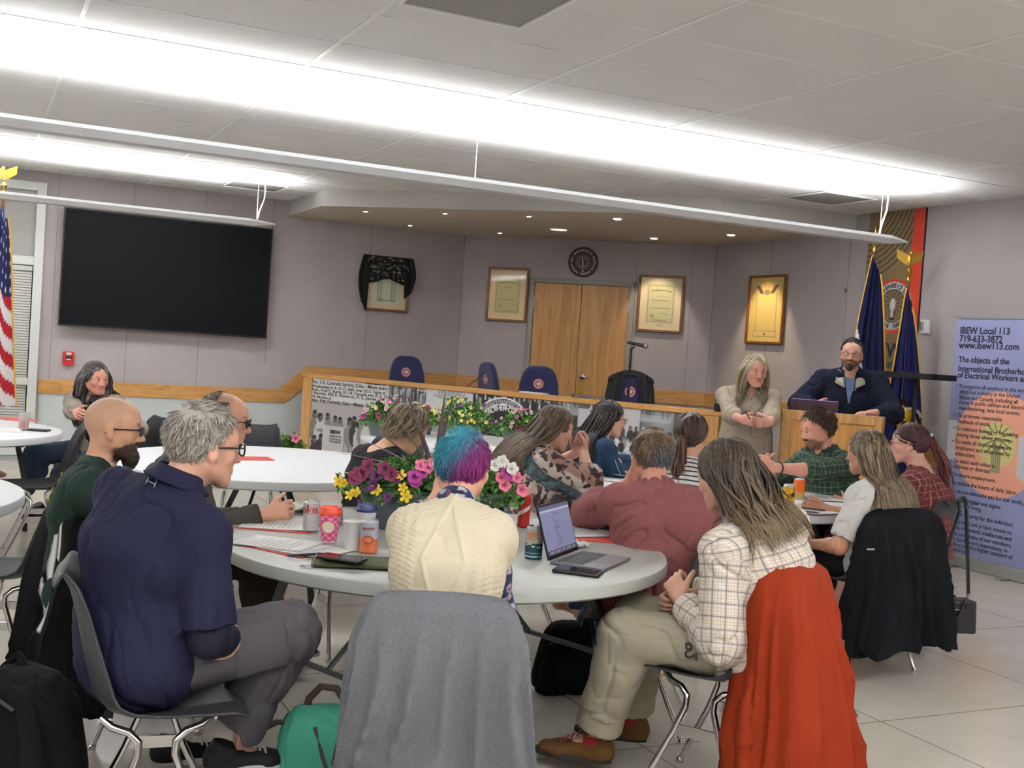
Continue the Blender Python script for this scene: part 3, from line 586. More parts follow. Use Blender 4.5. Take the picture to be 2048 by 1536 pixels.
q = K(1428, 818); MB().tube([(q[0] + .014 * math.cos(a), q[1] + .014 * math.sin(a), .008) for a in [k * math.pi / 8 for k in range(16)]], .004, 6, 0, MK, close=True).build('grommet', chrome, e)
# ---- dais chairs
navyf = mat('office_fabric', '1f2050', .85, bump=.3, bscale=300, sheen=.3)
emb = Canvas(.11, .11, .0022, 'c9b9bd')
_x = emb.X - .055; _y = emb.Y - .055; _m = np.maximum(abs(_x), abs(_y)) + 1e-9; _q = _m / np.hypot(_x, _y).clip(1e-9); emb.X = _x * _q + .055; emb.Y = _y * _q + .055
emb.ring(.055, .055, .048, .06, 'a5403c'); emb.ring(.055, .055, 0, .036, '8e2a26'); emb.ring(.055, .055, .014, .026, 'c9a49a'); emb.rect(.06, .075, .045, .065, '8e2a26'); emb.ell(.055, .055, .012, .012, 'd9ae4a'); emb.ell(.068, .055, .012, .013, 'e5e0e0')
emb_me = emb.mesh('emblem', mat('emblem_print', '808080', .6, vc=True))
def office_chair(p, phi, label, lean=8):
    e = empty('office_chair', label, 'chair', p, face(phi), 'navy blue swivel chairs on the dais')
    prof = [(-.20, 0), (-.215, .1), (-.215, .25), (-.2, .40), (-.17, .50), (-.13, .555), (-.07, .58), (.07, .58), (.13, .555), (.17, .50), (.2, .40), (.215, .25), (.215, .1), (.20, 0)]
    B_ = T(0, -.24, .50) @ RX(lean) 
    MB().prism(prof, -.03, .03, 0, B_ @ RX(90)).build('backrest', navyf, e, bev=.022)
    o_ = link('emblem', emb_me, e); o_.matrix_parent_inverse = Matrix.Identity(4); o_.matrix_local = B_ @ T(0, -.0315, .40) @ RZ(0) @ RX(90) @ T(-.055, -.055, 0)
    MB().prism([(-.23, -.22), (.23, -.22), (.25, .2), (.2, .26), (-.2, .26), (-.25, .2)], .42, .50).build('seat', navyf, e, bev=.03)
    MB().lathe([(.03, .08), (.03, .42), (0, .42)], 16).build('pillar', blk, e)
    for k in range(5):
        a = k * 2 * math.pi / 5; MB().tube([(0, 0, .1), (.28 * math.cos(a), .28 * math.sin(a), .06)], [.025, .018], 8).sphere((.28 * math.cos(a), .28 * math.sin(a), .03), .03, 10).build('base_leg', blk, e)
    MB().tube([(0, -.05, .43), (0, -.27, .45), (0, -.30, .7)], .02, 8).build('back_bracket', blk, e)
    return e
def gp(px, py, d, z): p = pt(px, py, d); return (p.x, p.y, z)
# backs are seen (chairs turned away from the camera) just behind the desk
office_chair(gp(830, 760, 12.9, DF), 14, 'navy blue swivel chair standing alone at the left end of the dais desk')
office_chair(gp(1024, 785, 12.0, DF), 62, 'navy blue swivel chair turned sideways, half hidden behind the middle one')
office_chair(gp(1083, 785, 11.85, DF), 8, 'navy blue swivel chair in the middle of the dais desk, in front of the doors')
oc4 = office_chair(gp(1260, 785, 11.25, DF), 6, 'navy blue swivel chair with a black jacket draped over it, by the microphone stand')
# jacket on the dais chair
jk = mat('jacket_black', '17181b', .75, bump=.4, bscale=14, var=.15, vscale=20)
def jf(u, v):
    a = (u - .5) * 2; wdt = .17 + .13 * v ** .8; x = wdt * a * (1 + .06 * math.sin(v * 9 + a * 4)); open_ = .0
    z = .62 - .58 * v - .07 * a * a * (1 - v) ; y = .045 + .012 * math.sin(a * 11 + v * 3) - .10 * abs(a) ** 3
    return (x, -.30 - y + .07 * v * 0, z)
jb = MB()
def jside(s):
    def f(u, v):
        a = u; w0 = .05 + .10 * v; x = s * (w0 + (.20 + .07 * v ** .7 - w0) * a); z = .60 - .55 * v - .07 * a * a * (1 - v)
        return (x, -.048 - .010 * math.sin(a * 14 + v * 5) + .07 * a ** 4, z)
    return f
e2 = empty('jacket', 'black jacket hung over the back of the rightmost dais chair', 'jacket', oc4.location, face(6))
B_ = T(0, -.24, .50) @ RX(8)
MB().grid(jside(-1), 14, 14, 0, B_).grid(jside(1), 14, 14, 0, B_).grid(lambda u, v: ((u - .5) * .46 * (1 - .25 * v), -.045 + .10 * v, .56 + .045 * math.sin(v * 3.14) - .07 * (2 * u - 1) ** 2), 14, 6, 0, B_).build('jacket_body', jk, e2, solid=.012, sub=1)
# mic stand on the dais + desk microphone
p = pt(1258, 760, 10.9)
e = empty('microphone_stand', 'black microphone stand behind the dais desk, before the right door leaf', 'microphone stand', (p.x, p.y, DF))
ztop = pt(1262, 697, 10.9).z - DF
MB().lathe([(0, 0), (.13, 0), (.13, .015), (.02, .03), (.011, .04), (.011, ztop)], 20).build('stand', blk, e)
MB().tube([(0, 0, ztop), (.03, -.01, ztop + .02)], .012, 8).build('clip', blk, e)
a = pt(1255, 685, 10.9); b = pt(1291, 692, 10.85)
MB().tube([a - p + Vector((0, 0, p.z - DF)), b - p + Vector((0, 0, p.z - DF))], [.013, .018], 12).sphere(b - p + Vector((0, 0, p.z - DF)), .026, 12, 1).build('microphone', [blk, steel], e)
a = pt(936, 771, 11.9); b = pt(967, 746, 11.9)
e = empty('gooseneck_microphone', 'thin gooseneck microphone rising from the dais desk', 'microphone', a)
MB().tube([(0, 0, -.09), (0, 0, 0), tuple((b - a) * .5 + Vector((0, 0, -.01))), tuple(b - a)], .005, 8).build('gooseneck', blk, e); MB().sphere(b - a, .018, 10).build('capsule', blk, e); MB().lathe([(0, -.105), (.05, -.105), (.05, -.09), (0, -.085)], 16).build('base', blk, e)
# items on the desk
p = pt(1436, 806, 9.65); dz = 1.10
e = empty('pen_cup', 'black pen cup with scissors at the right end of the dais desk', 'pen cup', (p.x, p.y, dz))
MB().lathe([(0, 0), (.03, 0), (.034, .07), (.030, .07), (.028, .01)], 16).build('cup', blk, e)
for k, (dx, c) in enumerate(((-.012, '1a1a1c'), (.01, 'a5272b'), (0, 'c9c9cc'))): MB().tube([(dx, 0, .01), (dx * 2.4, .01 * k, .12)], .005, 6).build('pen', mat('pen_' + c, c, .4), e)
MB().tube([(.015 + .014 * math.cos(a), 0, .115 + .018 * math.sin(a)) for a in [k * .785 for k in range(8)]], .004, 6, close=True).build('scissors', blk, e)
p = pt(1068, 783, 11.0); tag(MB().box(-.14, .14, -.05, .05, 0, .012, 0, T(p.x, p.y, 1.1) @ RZ(-60)).build('paper_stack', white, smooth=False), 'low stack of white paper on the dais desk edge', 'paper')
p = pt(1412, 806, 9.75); tag(MB().box(-.1, .1, -.05, .05, 0, .008, 0, T(p.x, p.y, 1.1) @ RZ(-60)).build('notepad', mat('tan_paper', 'b98f5a', .7), smooth=False), 'tan notepad lying beside the pen cup', 'notepad')
# ---- podium
pa = at(1563, 818, 1.21); pb = at(1771, 834, 1.21); dr = Vector((pb.x - pa.x, pb.y - pa.y, 0)); pw = dr.length; MP = wallM((pa.x, pa.y, 0), dr)
e = empty('podium', 'oak podium with a recessed front panel, a laptop on top', 'podium')
H_ = 1.21; t = .022; D_ = .55
side = [(0, 0), (0, H_), (.05, H_), (D_, H_ - .14), (D_, 0)]
MB().box(0, pw, 0, H_ - .02, -t - .02, -.02, 0, MP).build('front_panel', wood('oak_panel', 'dba55c', 'bd823d', .4, (.7, 1, .08), 7), e, smooth=False)
b = MB()
for a_ in (0, pw - .07): b.box(a_, a_ + .07, 0, H_, -.02, 0, 0, MP)
b.box(.07, pw - .07, H_ - .07, H_, -.02, 0, 0, MP).box(.07, pw - .07, 0, .1, -.02, 0, 0, MP); b.build('front_frame', oak, e, bev=.003, smooth=False)
for a_ in (0, pw - t):
    MB().prism([(-y_, z_) for y_, z_ in side], a_, a_ + t, 0, MP @ Matrix(((0, 0, 1, 0), (0, 1, 0, 0), (1, 0, 0, 0), (0, 0, 0, 1)))).build('side_panel', oak, e, bev=.003, smooth=False)
for a_ in (pw,):
    MB().box(a_, a_ + .012, .08, H_ - .2, -.50, -.06, 0, MP).build('side_frame', oakh, e, smooth=False)
MB().box(t, pw - t, H_ - .16, H_ - .14, -D_ + .01, -.03, 0, MP).build('desk_surface', oak, e, smooth=False)
MB().box(t, pw - t, .6, .62, -D_ + .01, -.03, 0, MP).build('shelf', oak, e, smooth=False)
# laptop on the podium
e = empty('laptop', 'purple-grey laptop lid seen from behind on the podium', 'laptop')
lm = mat('laptop_purple', '5d4e66', .35, .5)
Lp = MP @ T(.10 , H_ - .138, -.16)
MB().box(-.04, .30, 0, .014, -.24, 0, 0, Lp).build('laptop_base', lm, e, bev=.004, smooth=False)
MB().box(-.04, .30, 0, .215, -.004, .004, 0, Lp @ T(0, .012, .0) @ Matrix.Rotation(math.radians(14), 4, 'X')).build('laptop_lid', lm, e, bev=.004, smooth=False)
# ---- music stand / tray right of the speaker
a = pt(1780, 748, 9.6); b = pt(1889, 752, 9.0); c_ = (a + b) / 2
e = empty('music_stand', 'black stand with a flat tray seen edge-on, right of the podium', 'music stand', (c_.x, c_.y, 0))
dv = b - a; MS = wallM((c_.x, c_.y, 0), (dv.x, dv.y, 0)); MSl = T(-c_.x, -c_.y, 0) @ MS
hw = dv.length / 2; MB().box(-hw, hw, c_.z - .032, c_.z + .016, -.13, .13, 0, MSl).build('tray', blk, e, bev=.005, smooth=False)
MB().tube([(0, c_.z - .02, 0), (.02, .28, 0)], .016, 10, 0, MSl).build('pole', blk, e)
for k in range(3): a_ = k * 2.09 + .5; MB().tube([(.02, .30, 0), (.30 * math.cos(a_), .012, .30 * math.sin(a_))], .012, 8, 0, MSl).build('leg', blk, e)
# ---- wall banner with orange stripe
gb = [onX(1745, 425), onX(1853, 415), onX(1838, 790)]
bx0, bx1 = -8.345, -7.63; bz0, bz1 = .45, 3.045
cv = Canvas(bx1 - bx0, bz1 - bz0, .008, '8a7452'); cv.X += bx0; cv.Y += bz0
for k in range(9):
    R_ = .42 + k * .052; cv.ring(bx0 - .12, 3.25, R_, R_ + .012, '2e2a26')
xs_ = bx1 - .145; cv.rect(xs_, bx1 + .01, 0, 4, 'd0432c'); cv.rect(bx1 - .012, bx1 + .01, 0, 4, '2a2224')
cx_, cz_ = -8.02, 2.05; cz_ = onX(1790, 612)[1]; cx_ = onX(1787, 612)[0]
R_ = abs(onX(1787, 557)[1] - cz_)
cv.ring(cx_, cz_, 0, R_, 'cf4c34'); cv.ring(cx_, cz_, 0, R_ * .87, 'dfe0e2'); cv.ring(cx_, cz_, 0, R_ * .62, '232a4a'); cv.ring(cx_, cz_, 0, R_ * .585, '8a7452')
for k in range(16): a_ = k * math.pi / 8 + .1; cv.line(cx_ + .05 * math.cos(a_), cz_ + .02 + .06 * math.sin(a_), cx_ + R_ * .5 * math.cos(a_), cz_ + .02 + R_ * .5 * math.sin(a_), .004, '2e2a26')
cv.ell(cx_, cz_ + .01, .035, .06, 'e6e6e6'); cv.rect(cx_ - .03, cx_ + .03, cz_ - .13, cz_ - .05, '2e2a26'); cv.rect(cx_ - .02, cx_ + .02, cz_ - .11, cz_ - .03, 'd0d0d0')
cv.X -= bx0; cv.Y -= bz0
e = empty('wall_banner', 'tall gold wall banner with an orange stripe and round union seal', 'banner')
wb = link('banner_print', cv.mesh('banner_print', mat('wall_banner_print', '808080', .5, vc=True)), e, MX @ T(bx0, bz0, .012)); MB().box(bx0, bx1, bz0, bz1, .002, .011, 0, MX).build('backing', dark, e, smooth=False)
navi = mat('ink_navy', '20264a', .6)
ring_text_join('INTERNATIONAL BROTHERHOOD OF ELECTRICAL WORKERS ·', R_ * .66, R_ * .23, navi, e, MX @ T(cx_, cz_, 0), 262, -98, .0135, .001)
q = onX(1737, 708); text('IBEW', .19, navi, e, MX @ T(q[0] - .01, q[1] - .02, .0135), bold=.004); q = onX(1735, 730); text('International', .105, navi, e, MX @ T(q[0], q[1] - .01, .0135), bold=.001)
# ---- flags
fgm = mat('flag_cloth', '202060', .85, vc=True, spec=.2); fringe = mat('fringe_gold', 'd3a12e', .7)
def flag(name, label, base, ht, w0, w1, drop, paint, sd, folds=5, top='spear', dirang=0, amp=.05):
    e = empty(name, label, 'flag', base, dirang)
    MB().lathe([(0, 0), (.15, 0), (.16, .02), (.1, .05), (.03, .09), (.016, .1), (.016, ht)], 24).build('pole', mat('flag_pole_wood', '5a3a20', .3), e)
    f = MB()
    if top == 'spear': f.lathe([(.016, 0), (.022, .03), (.012, .05), (.03, .09), (.0, .24)], 16, 0, T(0, 0, ht))
    else:
        f.lathe([(.016, 0), (.025, .02), (.012, .05), (.022, .08), (.03, .1), (.012, .13)], 16, 0, T(0, 0, ht)).sphere((0, 0, ht + .19), (.022, .02, .06), 12).sphere((0, -.03, ht + .255), .02, 10)
        for s in (-1, 1): f.add([(0, 0, ht + .14), (s * .05, 0, ht + .17), (s * .11, .01, ht + .21), (s * .12, 0, ht + .29), (s * .05, 0, ht + .26), (0, 0, ht + .24)], [(0, 1, 2, 3, 4, 5)])
    f.build('finial', brass, e)
    c = Canvas(1, 1, .0125, '232457'); paint(c)
    def g(u, v):
        v1 = 1 - v; wd_ = w0 + (w1 - w0) * v1 ** .8; ph = u * folds * 2 * np.pi + sd
        x = (u - .42) * wd_ + .01 * np.sin(v1 * 5 + sd); y = amp * (.35 + v1) * np.sin(ph) * (.6 + .4 * np.sin(v1 * 3 + u * 5)) - .05 - .05 * v1; z = ht - .05 - v1 * drop - .12 * (1 - np.abs(u - .42) * 1.2) * 0 - u * .10 * drop + .02 * np.sin(ph)
        return np.c_[x, y, z]
    o = link('flag_cloth', c.mesh('flag_cloth', fgm, g), e); md = o.modifiers.new('t', 'SOLIDIFY'); md.thickness = .003
    pts = [tuple(g(np.array([1.0]), np.array([k / 30]))[0]) for k in range(31)] ; MB().tube(pts, .010, 6, 0, None, .4).build('fringe', fringe, e)
    pts = [tuple(g(np.array([0.0]), np.array([k / 30]))[0]) for k in range(31)]; MB().tube(pts, .007, 6, 0, None, .4).build('fringe', fringe, e)
    return e
def us(c):
    c.C[:] = np.array(lin('e0dcdc'))
    for k in range(13):
        if k % 2 == 0: c.put(((c.Y * 1.0 + c.X * .22 - .11) % 1.2 > k / 13 * .98) & ((c.Y + c.X * .22 - .11) < (k + 1) / 13 * .98), 'a3202c')
    c.put((c.Y > .58), '20244f')
    for a_ in np.linspace(.05, .95, 7):
        for b_ in np.linspace(.62, .97, 6): c.ell(a_, b_, .018, .012, 'dddddd')
p = pt(-20, 900, 10.6); flag('national_flag', 'striped national flag with gold fringe on a pole at the left edge', (p.x, p.y, 0), 2.63, .12, .42, 1.75, us, 1.2, 2, 'eagle', -25, .04)
def co(c):
    c.C[:] = np.array(lin('15173a')); c.put((c.X < .30) & (c.Y < .62 - c.X * .6), 'd8d8dc'); c.put((c.X < .62) & (c.X > .30) & (c.Y < .40) & (c.Y > .30), 'b3202a'); c.put((c.X > .3) & (c.Y < .12), 'b3202a')
p = pt(1718, 900, 10.2); flag('state_flag', 'navy, white and red flag on a pole behind the speaker', (p.x, p.y, 0), pt(1744, 505, 10.2).z, .08, .46, 1.7, co, 2, 4, 'spear', -25)
def ib(c):
    c.C[:] = np.array(lin('161a46')); c.put((abs(c.X - .40) < .012), 'c79a8a'); c.ell(.62, .33, .36, .13, '15151b'); c.ell(.62, .32, .29, .10, 'c9a22a')
    for k in range(14): a_ = k * math.pi / 7; c.line(.62 + .08 * math.cos(a_), .32 + .03 * math.sin(a_), .62 + .22 * math.cos(a_), .32 + .08 * math.sin(a_), .008, '3a3222')
p = pt(1790, 900, 9.9); fl2 = flag('union_flag', 'blue union flag with a yellow seal, on the pole beside the music stand', (p.x, p.y, 0), pt(1808, 566, 9.9).z, .06, .44, 1.62, ib, 0, 3, 'eagle', -25, .035)
ring_text_join('INTERNATIONAL', .095, .034, wh, fl2, T(.05, -.15, 1.13) @ RX(90), 165, 15, .0, .001)
# ---- roll-up banner stand at the right
BXX = 7.30; MBn = wallM((BXX, 0, 0), (0, -1, 0))
def onB(px, py): return onX(px, py, BXX)
l0, l1 = onB(1908, 640), onB(1882, 1118); bx0 = (l0[0] + l1[0]) / 2; bw = .92; bh = onB(1908, 635)[1]
e = empty('banner_stand', 'tall roll-up banner with blue bands and bulleted text at the right edge', 'banner stand')
cv = Canvas(bw, bh - .1, .006, '9196c0'); cv.X += bx0; cv.Y += .1
za, zb = onB(1895, 838)[1], onB(1888, 918)[1]; cv.rect(0 - 9, 9, zb, za, 'd6d6de')
cc = onB(1994, 890); R_ = abs(onB(1895, 893)[0] - cc[0]) * 1.0; R_ = .42
cv.ring(cc[0], cc[1], 0, R_, 'eea98e'); mm = (cv.X > cc[0] + .05) & (cv.Y < cc[1] + .1) & (cv.Y > cc[1] - .12 - (cv.X - cc[0]) * .5) & (cv.Y < cc[1] + (cv.X - cc[0]) * .4); cv.put(mm & (cv.X > cc[0] + .2), 'd6d6de')
cv.ring(cc[0], cc[1], 0, .18, 'd8cf8b')
for k in range(14): a_ = k * math.pi / 7; cv.line(cc[0] + .05 * math.cos(a_), cc[1] + .05 + .05 * math.sin(a_), cc[0] + .15 * math.cos(a_), cc[1] + .04 + .13 * math.sin(a_), .004, '4e4a35')
cv.rect(cc[0] - .045, cc[0] + .045, cc[1] - .22, cc[1] - .06, 'b3ac78'); 
for k in range(5): cv.rect(cc[0] - .045 + k * .02, cc[0] - .04 + k * .02, cc[1] - .22, cc[1] - .06, '6b6650')
cv.ell(cc[0], cc[1], .045, .06, '8b855f'); cv.ell(cc[0] + .01, cc[1] + .02, .025, .03, 'cfc890')
cv.X -= bx0; cv.Y -= .1
MB().box(bx0, bx0 + bw, .1, bh, -.003, 0, 0, MBn).build('sheet_back', white, e, smooth=False)
link('banner_sheet', cv.mesh('banner_sheet', mat('rollup_print', '808080', .45, vc=True)), e, MBn @ T(bx0, .1, .001))
MB().box(bx0 - .01, bx0 + bw + .01, .0, .1, -.06, .05, 0, MBn).build('base_case', mat('alu_case', 'a9a9a6', .4, .6), e, bev=.01, smooth=False)
MB().box(bx0 - .005, bx0 + bw + .005, bh - .01, bh + .02, -.008, .008, 0, MBn).build('top_bar', steel, e, smooth=False)
for k in (.2, .72): MB().box(bx0 + k, bx0 + k + .05, 0, .012, .05, .16, 0, MBn).build('foot', steel, e, smooth=False)
bi = mat('banner_ink', '1c1f33', .6)
def bt(s, px, py, size, bold=0, endpx=None):
    x, z = onB(px, py); text(s, size, bi, e, MBn @ T(x, z, .0022), bold=bold, sx=1.0)
for s, px, py in (('IBEW Local 113', 1920, 667), ('719-633-3872', 1919, 683), ('www.ibew113.com', 1918, 696)): bt(s, px, py, .076, .002)
for s, px, py in (('The objects of the', 1917, 724), ('International Brotherhood', 1916, 742), ('of Electrical Workers are:', 1915, 755)): bt(s, px, py, .068, .0015)
for s, px, py in (('• To organize all workers in the entire', 1912, 775), ('   electrical industry in the United', 1912, 786), ('   States and Canada, including all', 1911, 797), ('   those in public utilities and electrical', 1911, 807), ('   manufacturing, into local unions,', 1910, 818), ('• To promote reasonable', 1909, 833), ('   methods of work,', 1908, 845), ('• To cultivate feelings of friendship', 1906, 859), ('   among those of our industry,', 1906, 871), ('• To settle all disputes between', 1904, 885), ('   employers and employees by', 1904, 897), ('   arbitration,', 1903, 909), ('• To assist each other in', 1901, 923), ('   sickness or distress,', 1900, 934), ('• To secure employment,', 1898, 950), ('• To reduce the hours of daily labor,', 1896, 966), ('• To secure adequate pay for our work,', 1895, 982), ('• To seek a higher and higher', 1893, 998), ('   standard of living,', 1892, 1009), ('• To seek security for the individual,', 1891, 1026), ('• And by legal and proper means to', 1890, 1041), ('   elevate the moral, intellectual and', 1889, 1053), ('   social conditions of our members,', 1888, 1065), ('   their families and dependents, in', 1887, 1076), ('   the interest of a higher standard of', 1886, 1086), ('   citizenship.', 1885, 1096)):
    bt(s, px, py, .046, .0003)
# ================================================================= PEOPLE: smooth blended surfaces
def nv(v): v = np.asarray(v, float); return v / (np.linalg.norm(v) + 1e-12)
class Seg:
    __slots__ = ('A', 'B', 'ax', 'L', 'sd', 'pp', 'a0', 'b0', 'a1', 'b1', 'rm', 'k', 'flat', 'neg', 'lo', 'hi', 'uv0', 'tg')
    def __init__(s, A, B, r0, r1=None, side=(1, 0, 0), k=.03, flat=0, neg=0, rm=None, uv0=0, tg=''):
        s.A = np.asarray(A, float); s.B = np.asarray(B, float); d = s.B - s.A; s.L = np.linalg.norm(d); r1 = r0 if r1 is None else r1
        s.ax = d / s.L if s.L > 1e-6 else np.array([0, 0, 1.0])
        sd = np.asarray(side, float); sd = sd - s.ax * sd.dot(s.ax)
        if np.linalg.norm(sd) < 1e-3: sd = np.cross(s.ax, [.3, 1, .2])
        s.sd = nv(sd); s.pp = np.cross(s.ax, s.sd)
        t2 = lambda r: (r, r) if np.isscalar(r) else tuple(r)
        (s.a0, s.b0), (s.a1, s.b1) = t2(r0), t2(r1); s.rm = rm; s.k = k; s.flat = flat; s.neg = neg; s.uv0 = uv0; s.tg = tg
        m = max(s.a0, s.b0, s.a1, s.b1, rm or 0); s.lo = np.minimum(s.A, s.B) - m; s.hi = np.maximum(s.A, s.B) + m
    def d(s, P, uv=False):
        q = P - s.A; t = (q @ s.ax) / s.L if s.L > 1e-6 else np.zeros(len(P)); tc = np.clip(t, 0, 1)
        a = s.a0 + (s.a1 - s.a0) * tc; b = s.b0 + (s.b1 - s.b0) * tc; q = q - np.outer(tc * s.L, s.ax)
        u = q @ s.sd; v = q @ s.pp; w = q @ s.ax; rm = s.rm or np.minimum(a, b)
        if s.flat:
            k0 = np.sqrt((u / a) ** 2 + (v / b) ** 2); k1 = np.sqrt((u / a ** 2) ** 2 + (v / b ** 2) ** 2) + 1e-9; r = k0 * (k0 - 1) / k1
            e = np.maximum(-t, t - 1) * s.L if s.flat == 3 else ((t - 1) * s.L if s.flat == 1 else -t * s.L)
            if s.flat in (1, 2):
                k0 = np.sqrt((u / a) ** 2 + (v / b) ** 2 + (w / rm) ** 2); k1 = np.sqrt((u / a ** 2) ** 2 + (v / b ** 2) ** 2 + (w / rm ** 2) ** 2) + 1e-9; r = k0 * (k0 - 1) / k1
            r = np.maximum(r, e)
        else:
            k0 = np.sqrt((u / a) ** 2 + (v / b) ** 2 + (w / rm) ** 2); k1 = np.sqrt((u / a ** 2) ** 2 + (v / b ** 2) ** 2 + (w / rm ** 2) ** 2) + 1e-9
            r = k0 * (k0 - 1) / k1
        if uv: return r, np.c_[np.arctan2(v, u) * (a + b) / 2, t * s.L + s.uv0]
        return r
def sdf(prims, P, cutoff=None):
    acc = np.full(len(P), .3)
    for s in prims:
        d = s.d(P)
        if s.neg: d = -d; h = np.maximum(s.k - np.abs(acc - d), 0) / s.k; acc = np.maximum(acc, d) + h * h * s.k / 4
        else: h = np.maximum(s.k - np.abs(acc - d), 0) / s.k; acc = np.minimum(acc, d) - h * h * s.k / 4
    return acc
def surface(prims, h, extra=None):
    pos = [s for s in prims if not s.neg]
    lo = np.min([s.lo for s in pos], 0) - 3 * h - .03; hi = np.max([s.hi for s in pos], 0) + 3 * h + .03
    B = 12; nb = np.ceil((hi - lo) / (h * B)).astype(int); N = nb * B + 1
    V = np.full(N, .1, np.float32)
    g = np.stack(np.meshgrid(*[np.arange(n) for n in nb], indexing='ij'), -1).reshape(-1, 3); C = lo + (g + .5) * B * h; hd = B * h * .87
    D = np.empty((len(prims), len(C)))
    for i, s in enumerate(prims):
        gap = np.linalg.norm(np.maximum(np.maximum(s.lo - C, C - s.hi), 0), axis=1); D[i] = gap
    near = np.array([not s.neg for s in prims])
    c0 = sdf(prims, C)
    act = (np.min(D[near], 0) < hd + .012) & (np.abs(c0) < hd * 2.2 + .02)
    for idx, ok in enumerate(act):
        i, j, k = g[idx] * B
        if not ok:
            if c0[idx] < 0: V[i:i + B + 1, j:j + B + 1, k:k + B + 1] = -.1
            continue
    ax = np.arange(B + 1) * h; off = np.stack(np.meshgrid(ax, ax, ax, indexing='ij'), -1).reshape(-1, 3)
    for idx in np.nonzero(act)[0]:
        i, j, k = g[idx] * B; use = [s for q, s in enumerate(prims) if D[q, idx] < hd + s.k + .02]
        P = lo + g[idx] * B * h + off; v = sdf(use, P)
        if extra is not None: v = extra(P, v)
        V[i:i + B + 1, j:j + B + 1, k:k + B + 1] = v.reshape(B + 1, B + 1, B + 1)
    S = V < 0
    c = [S[a:S.shape[0] - 1 + a, b:S.shape[1] - 1 + b, d:S.shape[2] - 1 + d] for a in (0, 1) for b in (0, 1) for d in (0, 1)]
    anyv = np.logical_or.reduce(c); allv = np.logical_and.reduce(c); A = anyv & ~allv
    I = np.argwhere(A); idm = np.full(A.shape, -1, np.int32); idm[A] = np.arange(len(I))
    acc = np.zeros((len(I), 3)); cnt = np.zeros(len(I)); cor = np.array([(a, b, d) for a in (0, 1) for b in (0, 1) for d in (0, 1)])
    vals = [V[I[:, 0] + a, I[:, 1] + b, I[:, 2] + d] for a, b, d in cor]
    for p in range(8):
        for q in range(p + 1, 8):
            df = cor[q] - cor[p]
            if np.abs(df).sum() != 1: continue
            m = (vals[p] < 0) != (vals[q] < 0); t = vals[p] / (vals[p] - vals[q] + 1e-12); t = np.where(m, t, 0)
            acc += np.where(m[:, None], cor[p] + t[:, None] * df, 0); cnt += m
    P = lo + (I + acc / cnt[:, None]) * h
    Q = []
    for axis in range(3):
        s0 = [slice(None)] * 3; s1 = [slice(None)] * 3; s0[axis] = slice(0, -1); s1[axis] = slice(1, None)
        a, b = S[tuple(s0)], S[tuple(s1)]; o1, o2 = [(1, 2), (2, 0), (0, 1)][axis]
        E = np.argwhere(a != b); E = E[(E[:, o1] > 0) & (E[:, o2] > 0)]; E = E[(E[:, o1] < idm.shape[o1]) & (E[:, o2] < idm.shape[o2])]
        if not len(E): continue
        e1 = np.zeros(3, int); e1[o1] = 1; e2 = np.zeros(3, int); e2[o2] = 1; ins = a[tuple(E.T)]
        ids = [idm[tuple((E - x_).T)] for x_ in (e1 + e2, e2, 0 * e1, e1)]
        q = np.stack(ids, 1); q[~ins] = q[~ins][:, ::-1]; Q.append(q)
    Q = np.concatenate(Q); Q = Q[(Q >= 0).all(1)]
    n = np.cross(P[Q[:, 2]] - P[Q[:, 0]], P[Q[:, 3]] - P[Q[:, 1]]); c_ = P[Q].mean(1) - P.mean(0)
    if np.sum(n * c_) < 0: Q = Q[:, ::-1]
    return P, Q
def vnormals(P, Q):
    n = np.cross(P[Q[:, 2]] - P[Q[:, 0]], P[Q[:, 3]] - P[Q[:, 1]]); N = np.zeros_like(P)
    for c in range(4): np.add.at(N, Q[:, c], n)
    return N / (np.linalg.norm(N, axis=1)[:, None] + 1e-12)
def relax(P, Q, n=1, lam=.5):
    for _ in range(n):
        S = np.zeros_like(P); c = np.zeros(len(P))
        for a in range(4):
            b = (a + 1) % 4; np.add.at(S, Q[:, a], P[Q[:, b]]); np.add.at(c, Q[:, a], 1); np.add.at(S, Q[:, b], P[Q[:, a]]); np.add.at(c, Q[:, b], 1)
        P = P + lam * (S / c[:, None] - P)
    return P
def puv(prims, P):
    best = np.full(len(P), 9.0); U = np.zeros((len(P), 3))
    for s in prims:
        if s.neg: continue
        d, uv = s.d(P, True); m = d < best; best[m] = d[m]; U[m, :2] = uv[m]; U[m, 2] = 1 if s.tg == 'torso' else 0
    t = U[:, 2] > .5; U[t, 0] = P[t, 0] * 1.12; U[t, 1] = P[t, 2] + P[t, 1] * .25
    return U
def folds(P, N, amp, f=14, seed=0, dirn=(1, 1, .45)):
    q = P * f * np.array(dirn); w = np.c_[vnoise(P * 5, seed + 3), vnoise(P * 5, seed + 5), vnoise(P * 5, seed + 9)] * 1.3
    a = np.abs(vnoise(q + w, seed)); r = -np.exp(-(a / .10) ** 2) * 1.0 + .5 * a; q2 = P * f * 1.9 * np.array(dirn)[[1, 0, 2]] + w * 1.3; b = np.abs(vnoise(q2, seed + 11)); r2 = -np.exp(-(b / .12) ** 2)
    r3 = vnoise(P * f * .5, seed + 2)
    return P + N * (amp * (r * .9 + r2 * .45 + r3 * .8))[:, None]
def ik(a, b, l1, l2, pole):
    a = np.asarray(a, float); b = np.asarray(b, float); d = b - a; L = np.linalg.norm(d); mx = (l1 + l2) * .995
    if L > mx: b = a + d * mx / L; d = b - a; L = mx
    x = (l1 * l1 - l2 * l2 + L * L) / (2 * L); y = math.sqrt(max(l1 * l1 - x * x, 1e-6)); u = d / L; p = np.asarray(pole, float); p = nv(p - u * p.dot(u))
    return a + u * x + p * y, b
